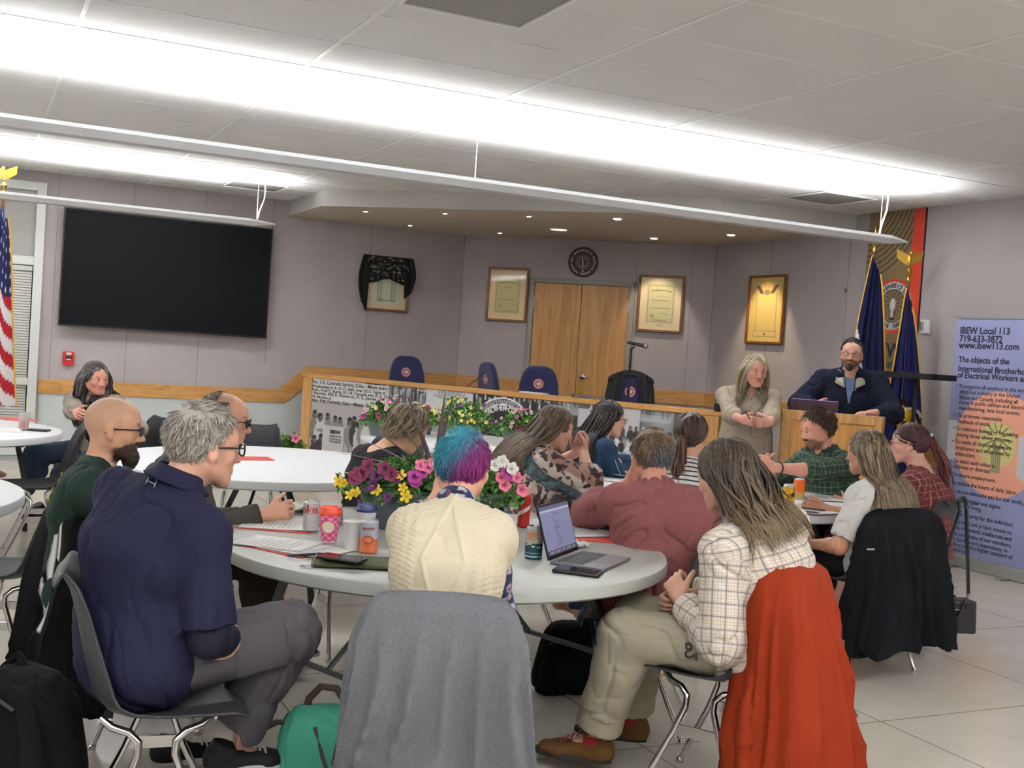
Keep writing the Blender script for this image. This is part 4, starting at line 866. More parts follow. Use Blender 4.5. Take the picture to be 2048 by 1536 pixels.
def rot(ax, deg):
    a = math.radians(deg); ax = nv(ax); K_ = np.array([[0, -ax[2], ax[1]], [ax[2], 0, -ax[0]], [-ax[1], ax[0], 0]]); return np.eye(3) + math.sin(a) * K_ + (1 - math.cos(a)) * K_ @ K_
SKIN = {}
def skinmat(): return mat('skin', 'c8957a', .5, vc=True, bump=.08, bscale=160, spec=.4)
eyew = mat('eye_white', 'd8d4cf', .25); iris = mat('iris', '2c2119', .2)
class Person:
    def __init__(s, label, px, py, d, phi, S=1.0, hz=.55, lean=12, hunch=18, slean=0, head=(0, 0, 0), sw=.185, bulk=1.0, belly=.0, skin='d3a184', stand=False, yaw=0, neck=1.0, hips=1.0, hf=0.03, zoff=0, hs=1.0):
        s.label = label; s.S = S; s.bulk = bulk; s.belly = belly; s.skin = skin; s.sw = sw; s.hips = hips; s.hs = hs
        s.phi = phi; f = lambda v: np.asarray(v, float)
        s.hip = f([0, 0, hz]); R1 = rot((1, 0, 0), -lean); R2 = rot((1, 0, 0), -lean - hunch); RS = rot((0, 1, 0), slean); RYw = rot((0, 0, 1), -yaw)
        k_ = 1.0; want = pt(px, py, d).z
        for _ in range(6):
            up = RS @ R2 @ f([0, 0, 1]); s.c1 = s.hip + RS @ R1 @ f([0, 0, .17 * S * k_]); s.c2 = s.c1 + RS @ rot((1, 0, 0), -lean - hunch * .4) @ f([0, 0, .16 * S * k_]); s.c3 = s.c2 + up * .155 * S * k_
            hy, hp, hr = head; HR = rot((0, 0, 1), -hy) @ rot((1, 0, 0), -hp) @ rot((0, 1, 0), hr); fw0 = np.cross(up, [1, 0, 0])
            tz = (s.c3 + up * .03 * S + (up * .6 + f([0, 0, .4])) * .095 * S * neck + HR @ f([0, .025 + hf, .182]) * S * hs)[2]; k_ = min(1.14, max(.84, k_ + (want - tz) / .48))
        s.kt = k_
        s.up = up; s.side = RS @ RYw @ f([1, 0, 0]); s.side = nv(s.side - up * s.side.dot(up)); s.fw = np.cross(up, s.side)
        s.shL = s.c3 - s.side * sw * S - up * .045 * S; s.shR = s.c3 + s.side * sw * S - up * .045 * S
        hy, hp, hr = head
        s.HR = rot((0, 0, 1), -hy) @ rot((1, 0, 0), -hp) @ rot((0, 1, 0), hr)        # columns: right, forward, up of the head
        s.nk = s.c3 + up * .03 * S + s.fw * .012
        s.hc = s.nk + (up * .6 + f([0, 0, .4])) * .095 * S * neck + s.HR @ f([0, .035 + hf, .062]) * S * hs
        # place: head top at the given pixel and depth
        top = s.hc + s.HR @ f([0, -.01, .12]) * S * hs; a = math.radians(face(phi)); w = pt(px, py, d)
        ca, sa = math.cos(a), math.sin(a); s.x = w.x - (ca * top[0] - sa * top[1]); s.y = w.y - (sa * top[0] + ca * top[1]); s.ztop = w.z; s.dz = w.z - top[2]
        s.hipx = s.hips; s.prims = []; s.root = None; s.arms = {}; s.legs = {}
    def loc(s, p):       # world -> local
        a = math.radians(face(s.phi)); dx, dy = p[0] - s.x, p[1] - s.y; ca, sa = math.cos(a), math.sin(a); return np.array([ca * dx + sa * dy, -sa * dx + ca * dy, p[2]])
    def arm(s, sd, hand, pole=(0, -.3, -1), hd=None, pn=None, curl=.5, l1=.285, l2=.255, spread=1.0):
        S = s.S; sh = s.shR if sd > 0 else s.shL; pole = np.array([pole[0] * sd, pole[1], pole[2]]); el, wr = ik(sh, hand, l1 * S, l2 * S, pole)
        hd = nv(wr - el) if hd is None else nv(hd); pn = np.array([-sd * 1.0, 0, -.3]) if pn is None else np.asarray(pn, float); pn = nv(pn - hd * pn.dot(hd)); s.arms[sd] = (sh, el, wr, hd, pn, curl, spread)
    def leg(s, sd, foot, pole=(0, 1, .3), l1=.43, l2=.42, toe=None):
        S = s.S; h = s.hip + np.array([sd * .088 * S * s.hips, .0, -.005]); kn, an = ik(h, foot, l1 * S, l2 * S, np.array([pole[0] * sd, pole[1], pole[2]])); s.legs[sd] = (h, kn, an, nv((0, 1, 0) if toe is None else toe))
    # ------------------------------------------------ shape lists; g grows the skin outwards for clothing
    def torso(s, g=0, low=True, flat=False):
        S, b = s.S, s.bulk; sd = s.side; q = []; ts = dict(side=sd, tg='torso')
        hs_ = s.hips
        if low: q.append(Seg(s.hip - s.fw * .02 + [0, 0, -.005], s.hip + (s.c1 - s.hip) * .5, (.150 * S * hs_ + g, .100 * S * hs_ + g), (.145 * S * (b + hs_) / 2 + g, .104 * S * b + g), k=.05, **ts))
        q.append(Seg(s.hip + (s.c1 - s.hip) * .4, s.c1, (.142 * S * b + g, .102 * S * b + g), (.138 * S * b + g, .099 * S * b + g), k=.06, **ts))
        q.append(Seg(s.c1, s.c2, (.138 * S * b + g, .099 * S * b + g), (.148 * S * b + g, .106 * S * b + g), k=.06, **ts))
        q.append(Seg(s.c2, s.c3 - s.up * .075 * S, (.148 * S * b + g, .106 * S * b + g), (.130 * S * b ** .5 + g, .082 * S + g), k=.06, **ts))
        for a, e in ((s.shL, -1), (s.shR, 1)):
            q.append(Seg(s.c3 - s.up * .055 * S, a, (.062 * S * b ** .5 + g, .062 * S * b ** .5 + g), .054 * S * b ** .5 + g, side=s.fw, k=.05, tg='torso'))
            q.append(Seg(s.nk - s.up * .005, a + s.up * .012, .045 * S * b ** .5 + g * .8, .036 * S + g * .8, k=.05, tg='torso'))
            q.append(Seg(s.c2 + sd * e * .07 * S - s.fw * .035 * S, s.c3 + sd * e * .085 * S - s.up * .08 * S - s.fw * .030 * S, .072 * S * b + g, .062 * S * b ** .5 + g, k=.06, tg='torso'))
        if s.belly: q.append(Seg(s.hip + s.fw * .05 + s.up * .08, s.c1 + s.fw * .05, (.14 * S * b + g, (.10 + s.belly) * S + g), (.12 * S * b + g, (.08 + s.belly) * S + g), k=.08, **ts))
        return q
    def bust(s, g=0, r=.058):
        return [Seg(s.c2 + s.side * e * .07 * s.S + s.fw * .085 * s.S + s.up * .03, s.c2 + s.side * e * .075 * s.S + s.fw * .10 * s.S + s.up * .01, r * s.S + g, k=.05, tg='torso') for e in (-1, 1)]
    def armp(s, sd, g=0, to=1.0, flat=1, loose=0):
        sh, el, wr = s.arms[sd][:3]; S, b = s.S, s.bulk ** .6; q = []; u = s.side; lu = np.linalg.norm(el - sh); lf = np.linalg.norm(wr - el); T_ = to * 2
        r = [.052 * S * b, .044 * S * b, .041 * S * b, .037 * S * b, .026 * S]
        sa = sh
        if T_ <= 1:
            e = sh + (el - sh) * T_; q.append(Seg(sa, e, r[0] + g, r[0] + (r[1] - r[0]) * T_ + g + loose, side=u, k=.04, flat=flat)); return q
        q.append(Seg(sa, el, r[0] + g, r[1] + g + loose * .6, side=u, k=.04)); t = T_ - 1; e = el + (wr - el) * t
        m = el + (wr - el) * .3
        if t > .3: q.append(Seg(el, m, r[2] + g + loose * .6, r[3] + .002 + g + loose * .8, side=u, k=.03, uv0=lu)); q.append(Seg(m, e, r[3] + .002 + g + loose * .8, r[3] + (r[4] - r[3]) * t + g + loose, side=u, k=.02, flat=flat, uv0=lu + .3 * lf))
        else: q.append(Seg(el, e, r[2] + g + loose * .6, r[2] + g + loose, side=u, k=.03, flat=flat, uv0=lu))
        return q
    def handp(s, sd):
        sh, el, wr, hd, pn, curl, spread = s.arms[sd]; S = s.S * 1.0; q = []; sdv = np.cross(hd, pn) * (1 if sd > 0 else -1)      # sdv points to the thumb side
        if True:
            kc = wr + hd * .052 * S; q.append(Seg(wr - hd * .01, wr + hd * .02, (.027 * S, .019 * S), (.033 * S, .016 * S), side=sdv, k=.012))
            q.append(Seg(wr + hd * .022 * S, wr + hd * .075 * S, (.034 * S, .015 * S), (.039 * S, .0125 * S), side=sdv, k=.012))
            for i, (o_, ln) in enumerate(((.030, .072), (.0105, .080), (-.0095, .074), (-.029, .058))):
                b_ = wr + hd * (.083 - abs(o_) * .15) * S + sdv * o_ * S; dv = nv(hd + sdv * o_ * 3.2 * spread); c = curl * 75 * (1 + .12 * (i - 1)); axs = nv(np.cross(dv, pn)); p = b_; r0 = .0088 * S
                for j, (f_, rr_) in enumerate(((.46, .0086), (.30, .0080), (.24, .0072))):
                    dv = rot(axs, c * (.75, .95, .6)[j]) @ dv; p2 = p + dv * ln * f_ * S; q.append(Seg(p, p2, r0, rr_ * S * .96, k=.004)); p = p2; r0 = rr_ * S * .96
            b_ = wr + hd * .022 * S + sdv * .026 * S; dv = nv(hd * .8 + sdv * .75 + pn * .25)
            p = b_; r0 = .0125 * S
            for j, (ln, rr_) in enumerate(((.036, .0105), (.030, .0092), (.024, .0080))):
                p2 = p + dv * ln * S; q.append(Seg(p, p2, r0, rr_ * S, k=.008 if j == 0 else .004)); p = p2; r0 = rr_ * S; dv = nv(dv * .85 + hd * .25 + pn * curl * .55)
        return q
    def legp(s, sd, g=0, to=1.0, flat=1, loose=0, top=True):
        h, kn, an, toe = s.legs[sd]; S, b = s.S, s.bulk ** .5 * s.hips ** .3; q = []; u = (1, 0, 0); lu = np.linalg.norm(kn - h)
        T_ = to * 2; r = [.082 * S * b, .058 * S * b, .054 * S * b, .052 * S * b, .036 * S]
        if T_ <= 1: q.append(Seg(h, h + (kn - h) * T_, r[0] + g, r[0] + (r[1] - r[0]) * T_ + g + loose, side=u, k=.05, flat=flat)); return q
        q.append(Seg(h, kn, r[0] + g, r[1] + g + loose * .5, side=u, k=.05)); t = T_ - 1; m = kn + (an - kn) * .3; e = kn + (an - kn) * t
        bk = nv(np.cross(an - kn, [1, 0, 0])); bk = bk if bk[1] < 0 else -bk
        if t > .3: q.append(Seg(kn, m + bk * .012, r[2] + g + loose * .5, r[3] + g + loose, side=u, k=.04, uv0=lu)); q.append(Seg(m + bk * .012, e, r[3] + g + loose, r[3] + (r[4] - r[3]) * t + g + loose * 1.3, side=u, k=.03, flat=flat, uv0=lu + .13))
        else: q.append(Seg(kn, e, r[2] + g, r[2] + g + loose, side=u, k=.04, flat=flat))
        return q
    def headp(s):
        S = s.S * s.hs; H = lambda x, y, z: s.hc + s.HR @ np.array([x, y, z]) * S; r = s.HR[:, 0]; f = s.HR[:, 1]; u = s.HR[:, 2]
        def E(x, y, z, rx, ry, rz, k=.02, neg=0, R=None):
            c = H(x, y, z); e = 1e-4; uu = u if R is None else R @ u; rr_ = r if R is None else R @ r
            return Seg(c - uu * e, c + uu * e, (rx * S, ry * S), None, side=rr_, k=k, rm=rz * S, neg=neg)
        q = [E(0, -.014, .030, .0765, .097, .088, .03), E(0, .026, -.022, .063, .066, .082, .04), E(0, .032, .046, .058, .052, .042, .04)]
        for e in (-1, 1):
            q.append(Seg(H(e * .052, .0, -.052), H(e * .022, .062, -.098), .020 * S, .019 * S, k=.03)); q.append(E(e * .044, .056, -.026, .021, .022, .02, .02))
            q.append(Seg(H(e * .046, .070, .021), H(e * .014, .086, .018), .0085 * S, .0095 * S, k=.014))
            q.append(E(e * .031, .098, .000, .0175, .016, .012, .012, neg=1))
        q.append(E(0, .070, -.098, .021, .019, .018, .02)); q.append(E(0, .066, -.062, .030, .026, .024, .02))
        q.append(Seg(H(0, .086, .012), H(0, .110, -.034), (.0075 * S, .008 * S), (.0115 * S, .011 * S), side=r, k=.014)); q.append(E(-.012, .096, -.037, .009, .010, .008, .008)); q.append(E(.012, .096, -.037, .009, .010, .008, .008))
        q.append(Seg(H(-.020, .083, -.0605), H(.020, .083, -.0605), (.0055 * S), None, k=.006)); q[-1].rm = None
        q.append(Seg(H(0, .0905, -.058), H(0, .091, -.0595), (.012 * S, .0055 * S), None, side=r, k=.006)); q.append(Seg(H(-.014, .087, -.069), H(.014, .087, -.069), .0062 * S, None, k=.006)); q.append(Seg(H(-.017, .0975, -.0640), H(.017, .0975, -.0640), .0022 * S, None, k=.003, neg=1))
        for e in (-1, 1):
            Re = rot(u, -e * 22); q.append(E(e * .081, -.006, -.008, .0085, .019, .031, .008, R=Re)); q.append(E(e * .090, .001, -.004, .005, .0095, .018, .006, neg=1, R=Re)); q.append(E(e * .076, .002, -.034, .008, .010, .010, .008))
            q.append(E(e * .031, .0835, .0045, .0145, .0095, .0095, .006)); q.append(E(e * .031, .0815, -.0075, .0135, .0085, .0060, .006))
        q.append(Seg(s.nk - s.up * .03, H(0, -.018, -.045), (.052 * s.S * s.bulk ** .4, .056 * s.S * s.bulk ** .4), (.050 * S, .058 * S), side=r, k=.03))
        return q
    def body(s, h=.006, arms=1.0, hands=True, legs=1.0, low=True, paint=None, brow='4a3226', lip='b0685c', beard=None, name='person', extra=None):
        q = s.torso(0)
        for sd in s.arms: q += s.armp(sd, 0, 1.0, 0)
        for sd in s.legs: q += s.legp(sd, 0, 1.0, 0); h_, kn, an, toe = s.legs[sd]; q.append(Seg(an, an + toe * .11 * s.S + np.array([0, 0, -.052]) * s.S, .026 * s.S, .020 * s.S, k=.03))
        q += s.headp()
        if hands:
            for sd in s.arms: q += s.handp(sd)
        P, Q = surface(q, h, s.seatcut if extra is None else extra); s.prims = q; base = np.array(lin(s.skin)); C = np.tile(base, (len(P), 1)); S = s.S * s.hs
        L = (P - s.hc) @ s.HR / S; hd = np.linalg.norm(L, axis=1) < .2
        def blob(x, y, z, r, c, a=1.0, sz=1, sx=1):
            d = np.sqrt(((np.abs(L[:, 0]) - x) / sx) ** 2 + (L[:, 1] - y) ** 2 * .6 + ((L[:, 2] - z) / sz) ** 2); w = np.clip((r - d) / (r * .45), 0, 1)[:, None] * a * hd[:, None]; C[:] = C * (1 - w) + np.array(c) * w
        red = base * np.array([1.0, .78, .75]); blob(.045, .07, -.03, .035, red, .25); blob(0, .11, -.035, .022, red, .3); blob(.085, 0, -.01, .03, red, .4)
        if lip: blob(0, .096, -.064, .014, lin(lip), .75, .65, 1.7)
        if brow: blob(.031, .088, .026, .012, lin(brow), .75, .45, 1.7)
        blob(.031, .093, .0065, .0085, base * .12, .85, .35, 1.9)
        nz = vnoise(P * 30, 5)[:, None] * .05 + vnoise(P * 90, 6)[:, None] * .03; C *= 1 + nz
        if paint: paint(s, P, L, C)
        me = npmesh(name, P, Q, skinmat(), np.clip(C, 0, 1)); s.root = link(name, me); s.root.location = (s.x, s.y, 0); s.root.rotation_euler = (0, 0, math.radians(face(s.phi))); tag(s.root, s.label, 'person')
        # eyes
        b = MB()
        for e in (-1, 1):
            c = s.hc + s.HR @ np.array([e * .031, .0800, -.0005]) * S; fwd = s.HR[:, 1]; b.sphere(c, .0135 * S, 14, 0); b.sphere(c + fwd * .0100 * S, .0058 * S, 10, 1)
        s.part('eyes', b, [eyew, iris]); return s
    def seatcut(s, P, v):
        if s.hip[2] > .7: return v
        z = .450 - np.maximum(0, P[:, 1] - .10) * .7 - np.maximum(0, -P[:, 1] - .30) * .5; c = z - P[:, 2]; c = np.where(P[:, 1] > .30, -1, c); return np.maximum(v, c)
    def part(s, name, b, mats, **k): o = b.build(name, mats, s.root, **k) if isinstance(b, MB) else link(name, b, s.root); return o
    def cloth(s, name, prims, mt, h=.007, amp=.004, f=16, seed=1, col_=None, relaxn=1, dirn=(1, 1, .45), extra=None, disp=None):
        P, Q = surface(prims, h, s.seatcut if extra is None else extra); P = relax(P, Q, relaxn); N = vnormals(P, Q); U = puv(prims, P); P2 = folds(P, N, amp, f, seed, dirn)
        if disp is not None: P2 = P2 + N * disp(P, U, N)[:, None]
        C = None
        if col_ is not None: C = col_(P, U, N)
        me = npmesh(name, P2, Q, mt, C, uv=U); return link(name, me, s.root)
    def W(s, x, y, z): return s.loc(np.array([x, y, z]))
    def H(s, x, y, z): return s.hc + s.HR @ np.array([x, y, z]) * s.S * s.hs
    # ------------------------------------------------ hair
    def hair(s, cols, style='short', seed=0, n=420, ln=.03, lift=.012, line=None, part=.0, end=None, vol=.014, cap=True, thick=.006, back=None, name='hair', front=.06, sidez=-.02, napez=-.085, colf=None, wave=.0, tie=None, rough=.5, noroot=None, swoop=0):
        rr = np.random.RandomState(seed + 11); S = s.S * s.hs; MBh = []; Vs = []; Fs = []; Cs = []; n0 = 0
        HM = s.HR; toL = lambda P: (P - s.hc) @ HM / S; toW = lambda L: s.hc + (L @ HM.T) * S
        cen = np.array([0, -.014, .030]); rad = np.array([.0765, .097, .088])
        def inhair(L):     # is this scalp point hairy
            fz = front + .02 * (1 - np.abs(L[..., 0]) / .08)        # hairline height in front
            yy = L[..., 1]; zz = L[..., 2]
            lim = np.where(yy > .045, fz, np.where(yy > .005, sidez + .045 + (fz - sidez - .045) * np.clip((yy - .005) / .04, 0, 1) , np.where(yy > -.03, sidez + .02 * (yy + .03) / .035, napez + (sidez - napez) * np.clip((yy + .07) / .04, 0, 1))))
            ok = zz > lim
            if noroot is not None: ok &= ~noroot(L)
            return ok
        if cap:
            k = 64; th, ph = np.meshgrid(np.linspace(0, 2 * np.pi, k + 1)[:-1], np.linspace(.02, 2.75, 44), indexing='ij')
            D = np.stack([np.sin(ph) * np.sin(th), np.sin(ph) * np.cos(th), np.cos(ph)], -1)
            Lc = cen + D * (rad + lift * .9); nz_ = vnoise((Lc * 34).reshape(-1, 3), seed).reshape(Lc.shape[:2]); Lc = cen + (Lc - cen) * (1 + .045 * nz_[..., None])
            bk = (D[..., 2] < 0)[..., None]; Lc = np.where(bk, np.c_[Lc[..., 0].ravel() , Lc[..., 1].ravel(), Lc[..., 2].ravel()].reshape(Lc.shape), Lc)
            ok = inhair(Lc); Vc = toW(Lc.reshape(-1, 3)); idx = np.arange(k * 44).reshape(k, 44); Q = []
            for i in range(k):
                j = (i + 1) % k
                for q in range(43):
                    if ok[i, q] and ok[j, q] and ok[i, q + 1] and ok[j, q + 1]: Q.append((idx[i, q], idx[i, q + 1], idx[j, q + 1], idx[j, q]))
            c0 = np.array(lin(cols[0])) if colf is None else None
            cc_ = np.tile(c0 * .8, (len(Vc), 1)) if colf is None else colf(Lc.reshape(-1, 3), rr) * .85
            Vs.append(Vc); Fs.append(np.array(Q)); Cs.append(cc_); n0 += len(Vc)
        m = 0; tries = 0; M_ = 5
        body = [p for p in s.prims if not p.neg]; clothp = getattr(s, 'coll', [])
        while m < n and tries < n * 8:
            tries += 1; D = nv(rr.normal(size=3)); L0 = cen + D * rad * (1 + lift * 3)
            if L0[2] < napez or not inhair(L0): continue
            nrm = nv(D / rad); m += 1
            if style == 'short':
                flow = np.array([D[0] * .6 + swoop, -.25 + (.9 if back is None else back) * 0, -1.0]) if D[2] < .75 else np.array([swoop * 2 + rr.normal() * .3, .8 if back is None else back, .0])
                flow = nv(flow + rr.normal(size=3) * .28); flow = nv(flow - nrm * flow.dot(nrm)); l = ln * (.6 + .8 * rr.rand()); ns = 4; pts = []
                p = L0.copy(); dv = nv(flow + nrm * (.35 + .5 * rr.rand()))
                for i in range(ns + 1):
                    pts.append(p.copy()); p = p + dv * l / ns; dv = nv(dv * .9 + flow * .18 - nrm * .10)
                pts = np.array(pts); Wp = toW(pts); th_ = thick * S; tf = (1, .95, .8, .5, .08)
            else:
                e = end(rr, L0, D); ns = 12; sgn = np.sign(L0[0] - part) or 1
                pw = toW(L0); pts = [pw]; tgt = np.asarray(e, float); L1 = None
                # over the skull, then down
                down = np.array([0, 0, -1.0]); cur = pw; nw = HM @ nrm; q0 = pw + nw * .008
                ctrl = s.hc + (HM @ (np.array([nrm[0] * 1.1 + sgn * .25, min(nrm[1], .2) - .05, .1]) * (rad + vol * 1.6))) * S
                if L0[2] < .03: ctrl = pw + nw * vol * .8 + down * .03
                ctrl2 = np.array([ctrl[0] * .45 + tgt[0] * .55, ctrl[1] * .45 + tgt[1] * .55, ctrl[2] * .55 + tgt[2] * .45])
                K_ = [pw, ctrl, ctrl2, tgt]; pts = []; jit = rr.normal(size=3) * .006; wph = rr.rand() * 6
                for i in range(ns + 1):
                    t = i / ns; a = (1 - t) ** 3; b_ = 3 * (1 - t) ** 2 * t; c_ = 3 * (1 - t) * t * t; d_ = t ** 3
                    p = a * K_[0] + b_ * K_[1] + c_ * K_[2] + d_ * K_[3] + jit * t + np.array([math.sin(t * 11 + wph), math.cos(t * 9 + wph), 0]) * wave * t; pts.append(p)
                Wp = np.array(pts)
                # keep strands outside head and clothes
                for it in range(3):
                    Lq = toL(Wp); rr_ = (Lq - cen) / (rad + .006 + .008 * rr.rand()); kk = np.linalg.norm(rr_, axis=1); ins = (kk < 1) & (np.arange(len(Wp)) > 0)
                    if ins.any(): Lq[ins] = cen + (Lq[ins] - cen) / kk[ins][:, None]; Wp = toW(Lq)
                    if clothp:
                        d0 = sdf(clothp, Wp); G = np.stack([(sdf(clothp, Wp + np.eye(3)[a_] * .004) - d0) / .004 for a_ in range(3)], 1); need = np.clip(.010 + .012 * rr.rand() - d0, 0, .06) * (np.arange(len(Wp)) > 2); Wp = Wp + G / (np.linalg.norm(G, axis=1)[:, None] + 1e-9) * need[:, None]
                th_ = thick * S * (.7 + .6 * rr.rand()); tf = [(.25, .8)[i] if i < 2 else 1 - .1 * abs(i - 4) / 4 if i < ns - 3 else (.8, .55, .3, .06)[i - ns + 3] for i in range(ns + 1)]
            k = len(Wp); Tn = np.gradient(Wp, axis=0); Tn /= np.linalg.norm(Tn, axis=1)[:, None] + 1e-9; out = Wp - (s.hc + HM @ cen * S); out -= Tn * np.sum(out * Tn, 1)[:, None]; out /= np.linalg.norm(out, axis=1)[:, None] + 1e-9; sdv = np.cross(Tn, out)
            ring = []
            for a in range(M_):
                an = 2 * np.pi * a / M_; ring.append(Wp + sdv * (np.cos(an) * th_ * np.array(tf))[:, None] + out * (np.sin(an) * th_ * .45 * np.array(tf))[:, None])
            R_ = np.stack(ring, 1).reshape(-1, 3); i = np.arange(k - 1)[:, None] * M_; j = np.arange(M_)[None]; j2 = (j + 1) % M_
            F = np.stack([i + j, i + j2, i + M_ + j2, i + M_ + j], -1).reshape(-1, 4) + n0
            if colf is None: cc = np.array(lin(cols[rr.randint(max(1, len(cols) - (1 if style != 'short' and len(cols) > 3 else 0)))])) * (.8 + .4 * rr.rand()); cc = np.tile(cc, (len(R_), 1))
            else: cc = np.repeat(colf(toL(Wp), rr), M_, 0) * (.8 + .4 * rr.rand())
            if style != 'short' and len(cols) > 3 and colf is None:
                tt = np.repeat(np.linspace(0, 1, k), M_)[:, None]; tipc = np.array(lin(cols[-1])) * (.85 + .3 * rr.rand()); w = np.clip((tt - .55) / .45, 0, 1) * .8; cc = cc * (1 - w) + tipc * w
            Vs.append(R_); Fs.append(F); Cs.append(cc); n0 += len(R_)
        V = np.concatenate(Vs); F = np.concatenate([f for f in Fs if len(f)]); C = np.concatenate(Cs)
        return link(name, npmesh(name, V, F, mat('hair_%d' % int(rough * 100), '402a20', rough, vc=True, bump=.25, bscale=260, spec=.35), np.clip(C, 0, 1)), s.root)
    def glasses(s, mt, r=.021, thick=.0016, round_=False):
        S = s.S * s.hs; b = MB(); H = s.H; lens = []
        for e in (-1, 1):
            pts = []
            for k in range(20):
                a = 2 * math.pi * k / 20; c, n_ = math.cos(a), math.sin(a); px_ = (abs(c) ** (.6 if not round_ else 1)) * np.sign(c); pz = (abs(n_) ** (.7 if not round_ else 1)) * np.sign(n_)
                x = e * .033 + px_ * r * (1.12 if not round_ else 1); pts.append(H(x, .108 - 1.6 * x * x, -.001 + pz * r * (.8 if not round_ else 1)))
            b.tube(pts, thick * 1.15, 6, close=True); cpt = H(e * .033, .106, 0)
            lens.append(MB().add([tuple(p) for p in pts], [tuple(range(20))]))
            b.tube([H(e * .057, .102, .006), H(e * .074, .06, .006), H(e * .083, .0, .004), H(e * .080, -.022, -.014)], thick, 6)
        b.tube([H(-.013, .108, .003), H(0, .112, .006), H(.013, .108, .003)], thick, 6); o = s.part('glasses', b, mt)
        for l_ in lens: l_.build('lens', mat('lens_glass', 'ffffff', .03, alpha=.12), o)
        return o
    def shoe(s, sd, mt, sole, name='shoe', lc=None, S_=1.0, hi=0):
        h, kn, an, toe = s.legs[sd]; S = s.S * S_; b = an + np.array([0, 0, -.075 * s.S]); side = np.cross(toe, [0, 0, 1.0]); z0 = b[2]
        q = [Seg(b - toe * .03 + [0, 0, .035 * S], b + toe * .12 * S + [0, 0, .022 * S], (.036 * S, .036 * S), (.043 * S, .024 * S), side=side, k=.02), Seg(b + toe * .12 * S + [0, 0, .022 * S], b + toe * .165 * S + [0, 0, .02 * S], (.043 * S, .024 * S), (.032 * S, .020 * S), side=side, k=.02), Seg(b - toe * .02 + [0, 0, .03 * S], an + [0, 0, .005 + hi], (.038 * S, .042 * S), (.040 * S, .044 * S), side=side, k=.03, flat=1)]
        P, Q = surface(q, .006); P[:, 2] = np.maximum(P[:, 2], z0 + .012); o = link(name, npmesh(name, P, Q, mt), s.root)
        n = 24; pr = []
        for k in range(n):
            a = 2 * math.pi * k / n; c, n_ = math.cos(a), math.sin(a); l = .068 * S + (c) * .128 * S; w_ = (.044 if c > 0 else .038) * S * n_ * (1 - .15 * max(0, -c)); p = b + toe * l + side * w_; pr.append((p[0], p[1]))
        MB().prism(pr, z0 - .004, z0 + .02).build('sole', sole, o, bev=.004)
        if lc is not None:
            m = MB()
            for k in range(5): c = b + toe * (.055 + .018 * k) * S + [0, 0, (.078 - .010 * k) * S]; m.tube([c - side * .026, c + [0, 0, .006], c + side * .026], .0035, 6)
            m.build('laces', lc, o)
        return o
# ================================================================= THE PEOPLE
def patmat(name, base, layers, rough=.85, bump=.15, bs=300):
    """cloth with woven lines: layers = (axis, frequency per metre, width fraction, colour, strength, offset)"""
    m = mat(name, base, rough, bump=bump, bscale=bs); nt = m.node_tree; n = nt.nodes; L = nt.links; b = n['Principled BSDF']
    a = n.new('ShaderNodeAttribute'); a.attribute_name = 'puv'; sp_ = n.new('ShaderNodeSeparateXYZ'); L.new(a.outputs['Vector'], sp_.inputs[0]); cur = None
    for ax_, fr, wd_, c, st, of in layers:
        q = n.new('ShaderNodeMath'); q.operation = 'MULTIPLY_ADD'; q.inputs[1].default_value = fr; q.inputs[2].default_value = of + 50; L.new(sp_.outputs[ax_], q.inputs[0])
        r = n.new('ShaderNodeMath'); r.operation = 'FRACT'; L.new(q.outputs[0], r.inputs[0]); t = n.new('ShaderNodeMath'); t.operation = 'LESS_THAN'; t.inputs[1].default_value = wd_; L.new(r.outputs[0], t.inputs[0])
        w_ = n.new('ShaderNodeMath'); w_.operation = 'MULTIPLY'; w_.inputs[1].default_value = st; L.new(t.outputs[0], w_.inputs[0])
        x = n.new('ShaderNodeMix'); x.data_type = 'RGBA'; L.new(w_.outputs[0], x.inputs[0]); x.inputs[7].default_value = (*lin(c), 1)
        if cur: L.new(cur, x.inputs[6])
        else: x.inputs[6].default_value = (*lin(base), 1)
        cur = x.outputs[2]
    L.new(cur, b.inputs['Base Color']); return m
def dim(c, f=.72):
    return ''.join('%02x' % int(255 * min(1, max(0, (1.055 * (v * f) ** (1 / 2.4) - .055)))) for v in lin(c)) if c else c
def clothm(name, c, rough=.88, bump=.2, bs=350, **k): return mat(name, dim(c), rough, bump=bump, bscale=bs, spec=.25, **k)
bframe = mat('glasses_black', '15131a', .3); jeans = clothm('jeans', '2f3f58', var=.15, vscale=40); shoeb = clothm('shoe_black', '1d1e24', .6); solew = mat('sole_white', 'cfcfcf', .5); soled = mat('sole_dark', '2a2522', .6)
def F(s, v): return s.loc((v.x, v.y, v.z))
def strip(s, name, mt, pts, r, flat=.4, n=8): s.part(name, MB().tube([tuple(p) for p in pts], r, n, 0, None, flat), mt)
def seatchair(p, label, dy=.02, phi=None, kind='', back=0.0):
    ph = p.phi if phi is None else phi; a = math.radians(face(ph)); x = p.x + math.sin(a) * (dy); y = p.y - math.cos(a) * (dy); return chair(x, y, ph, label, kind)
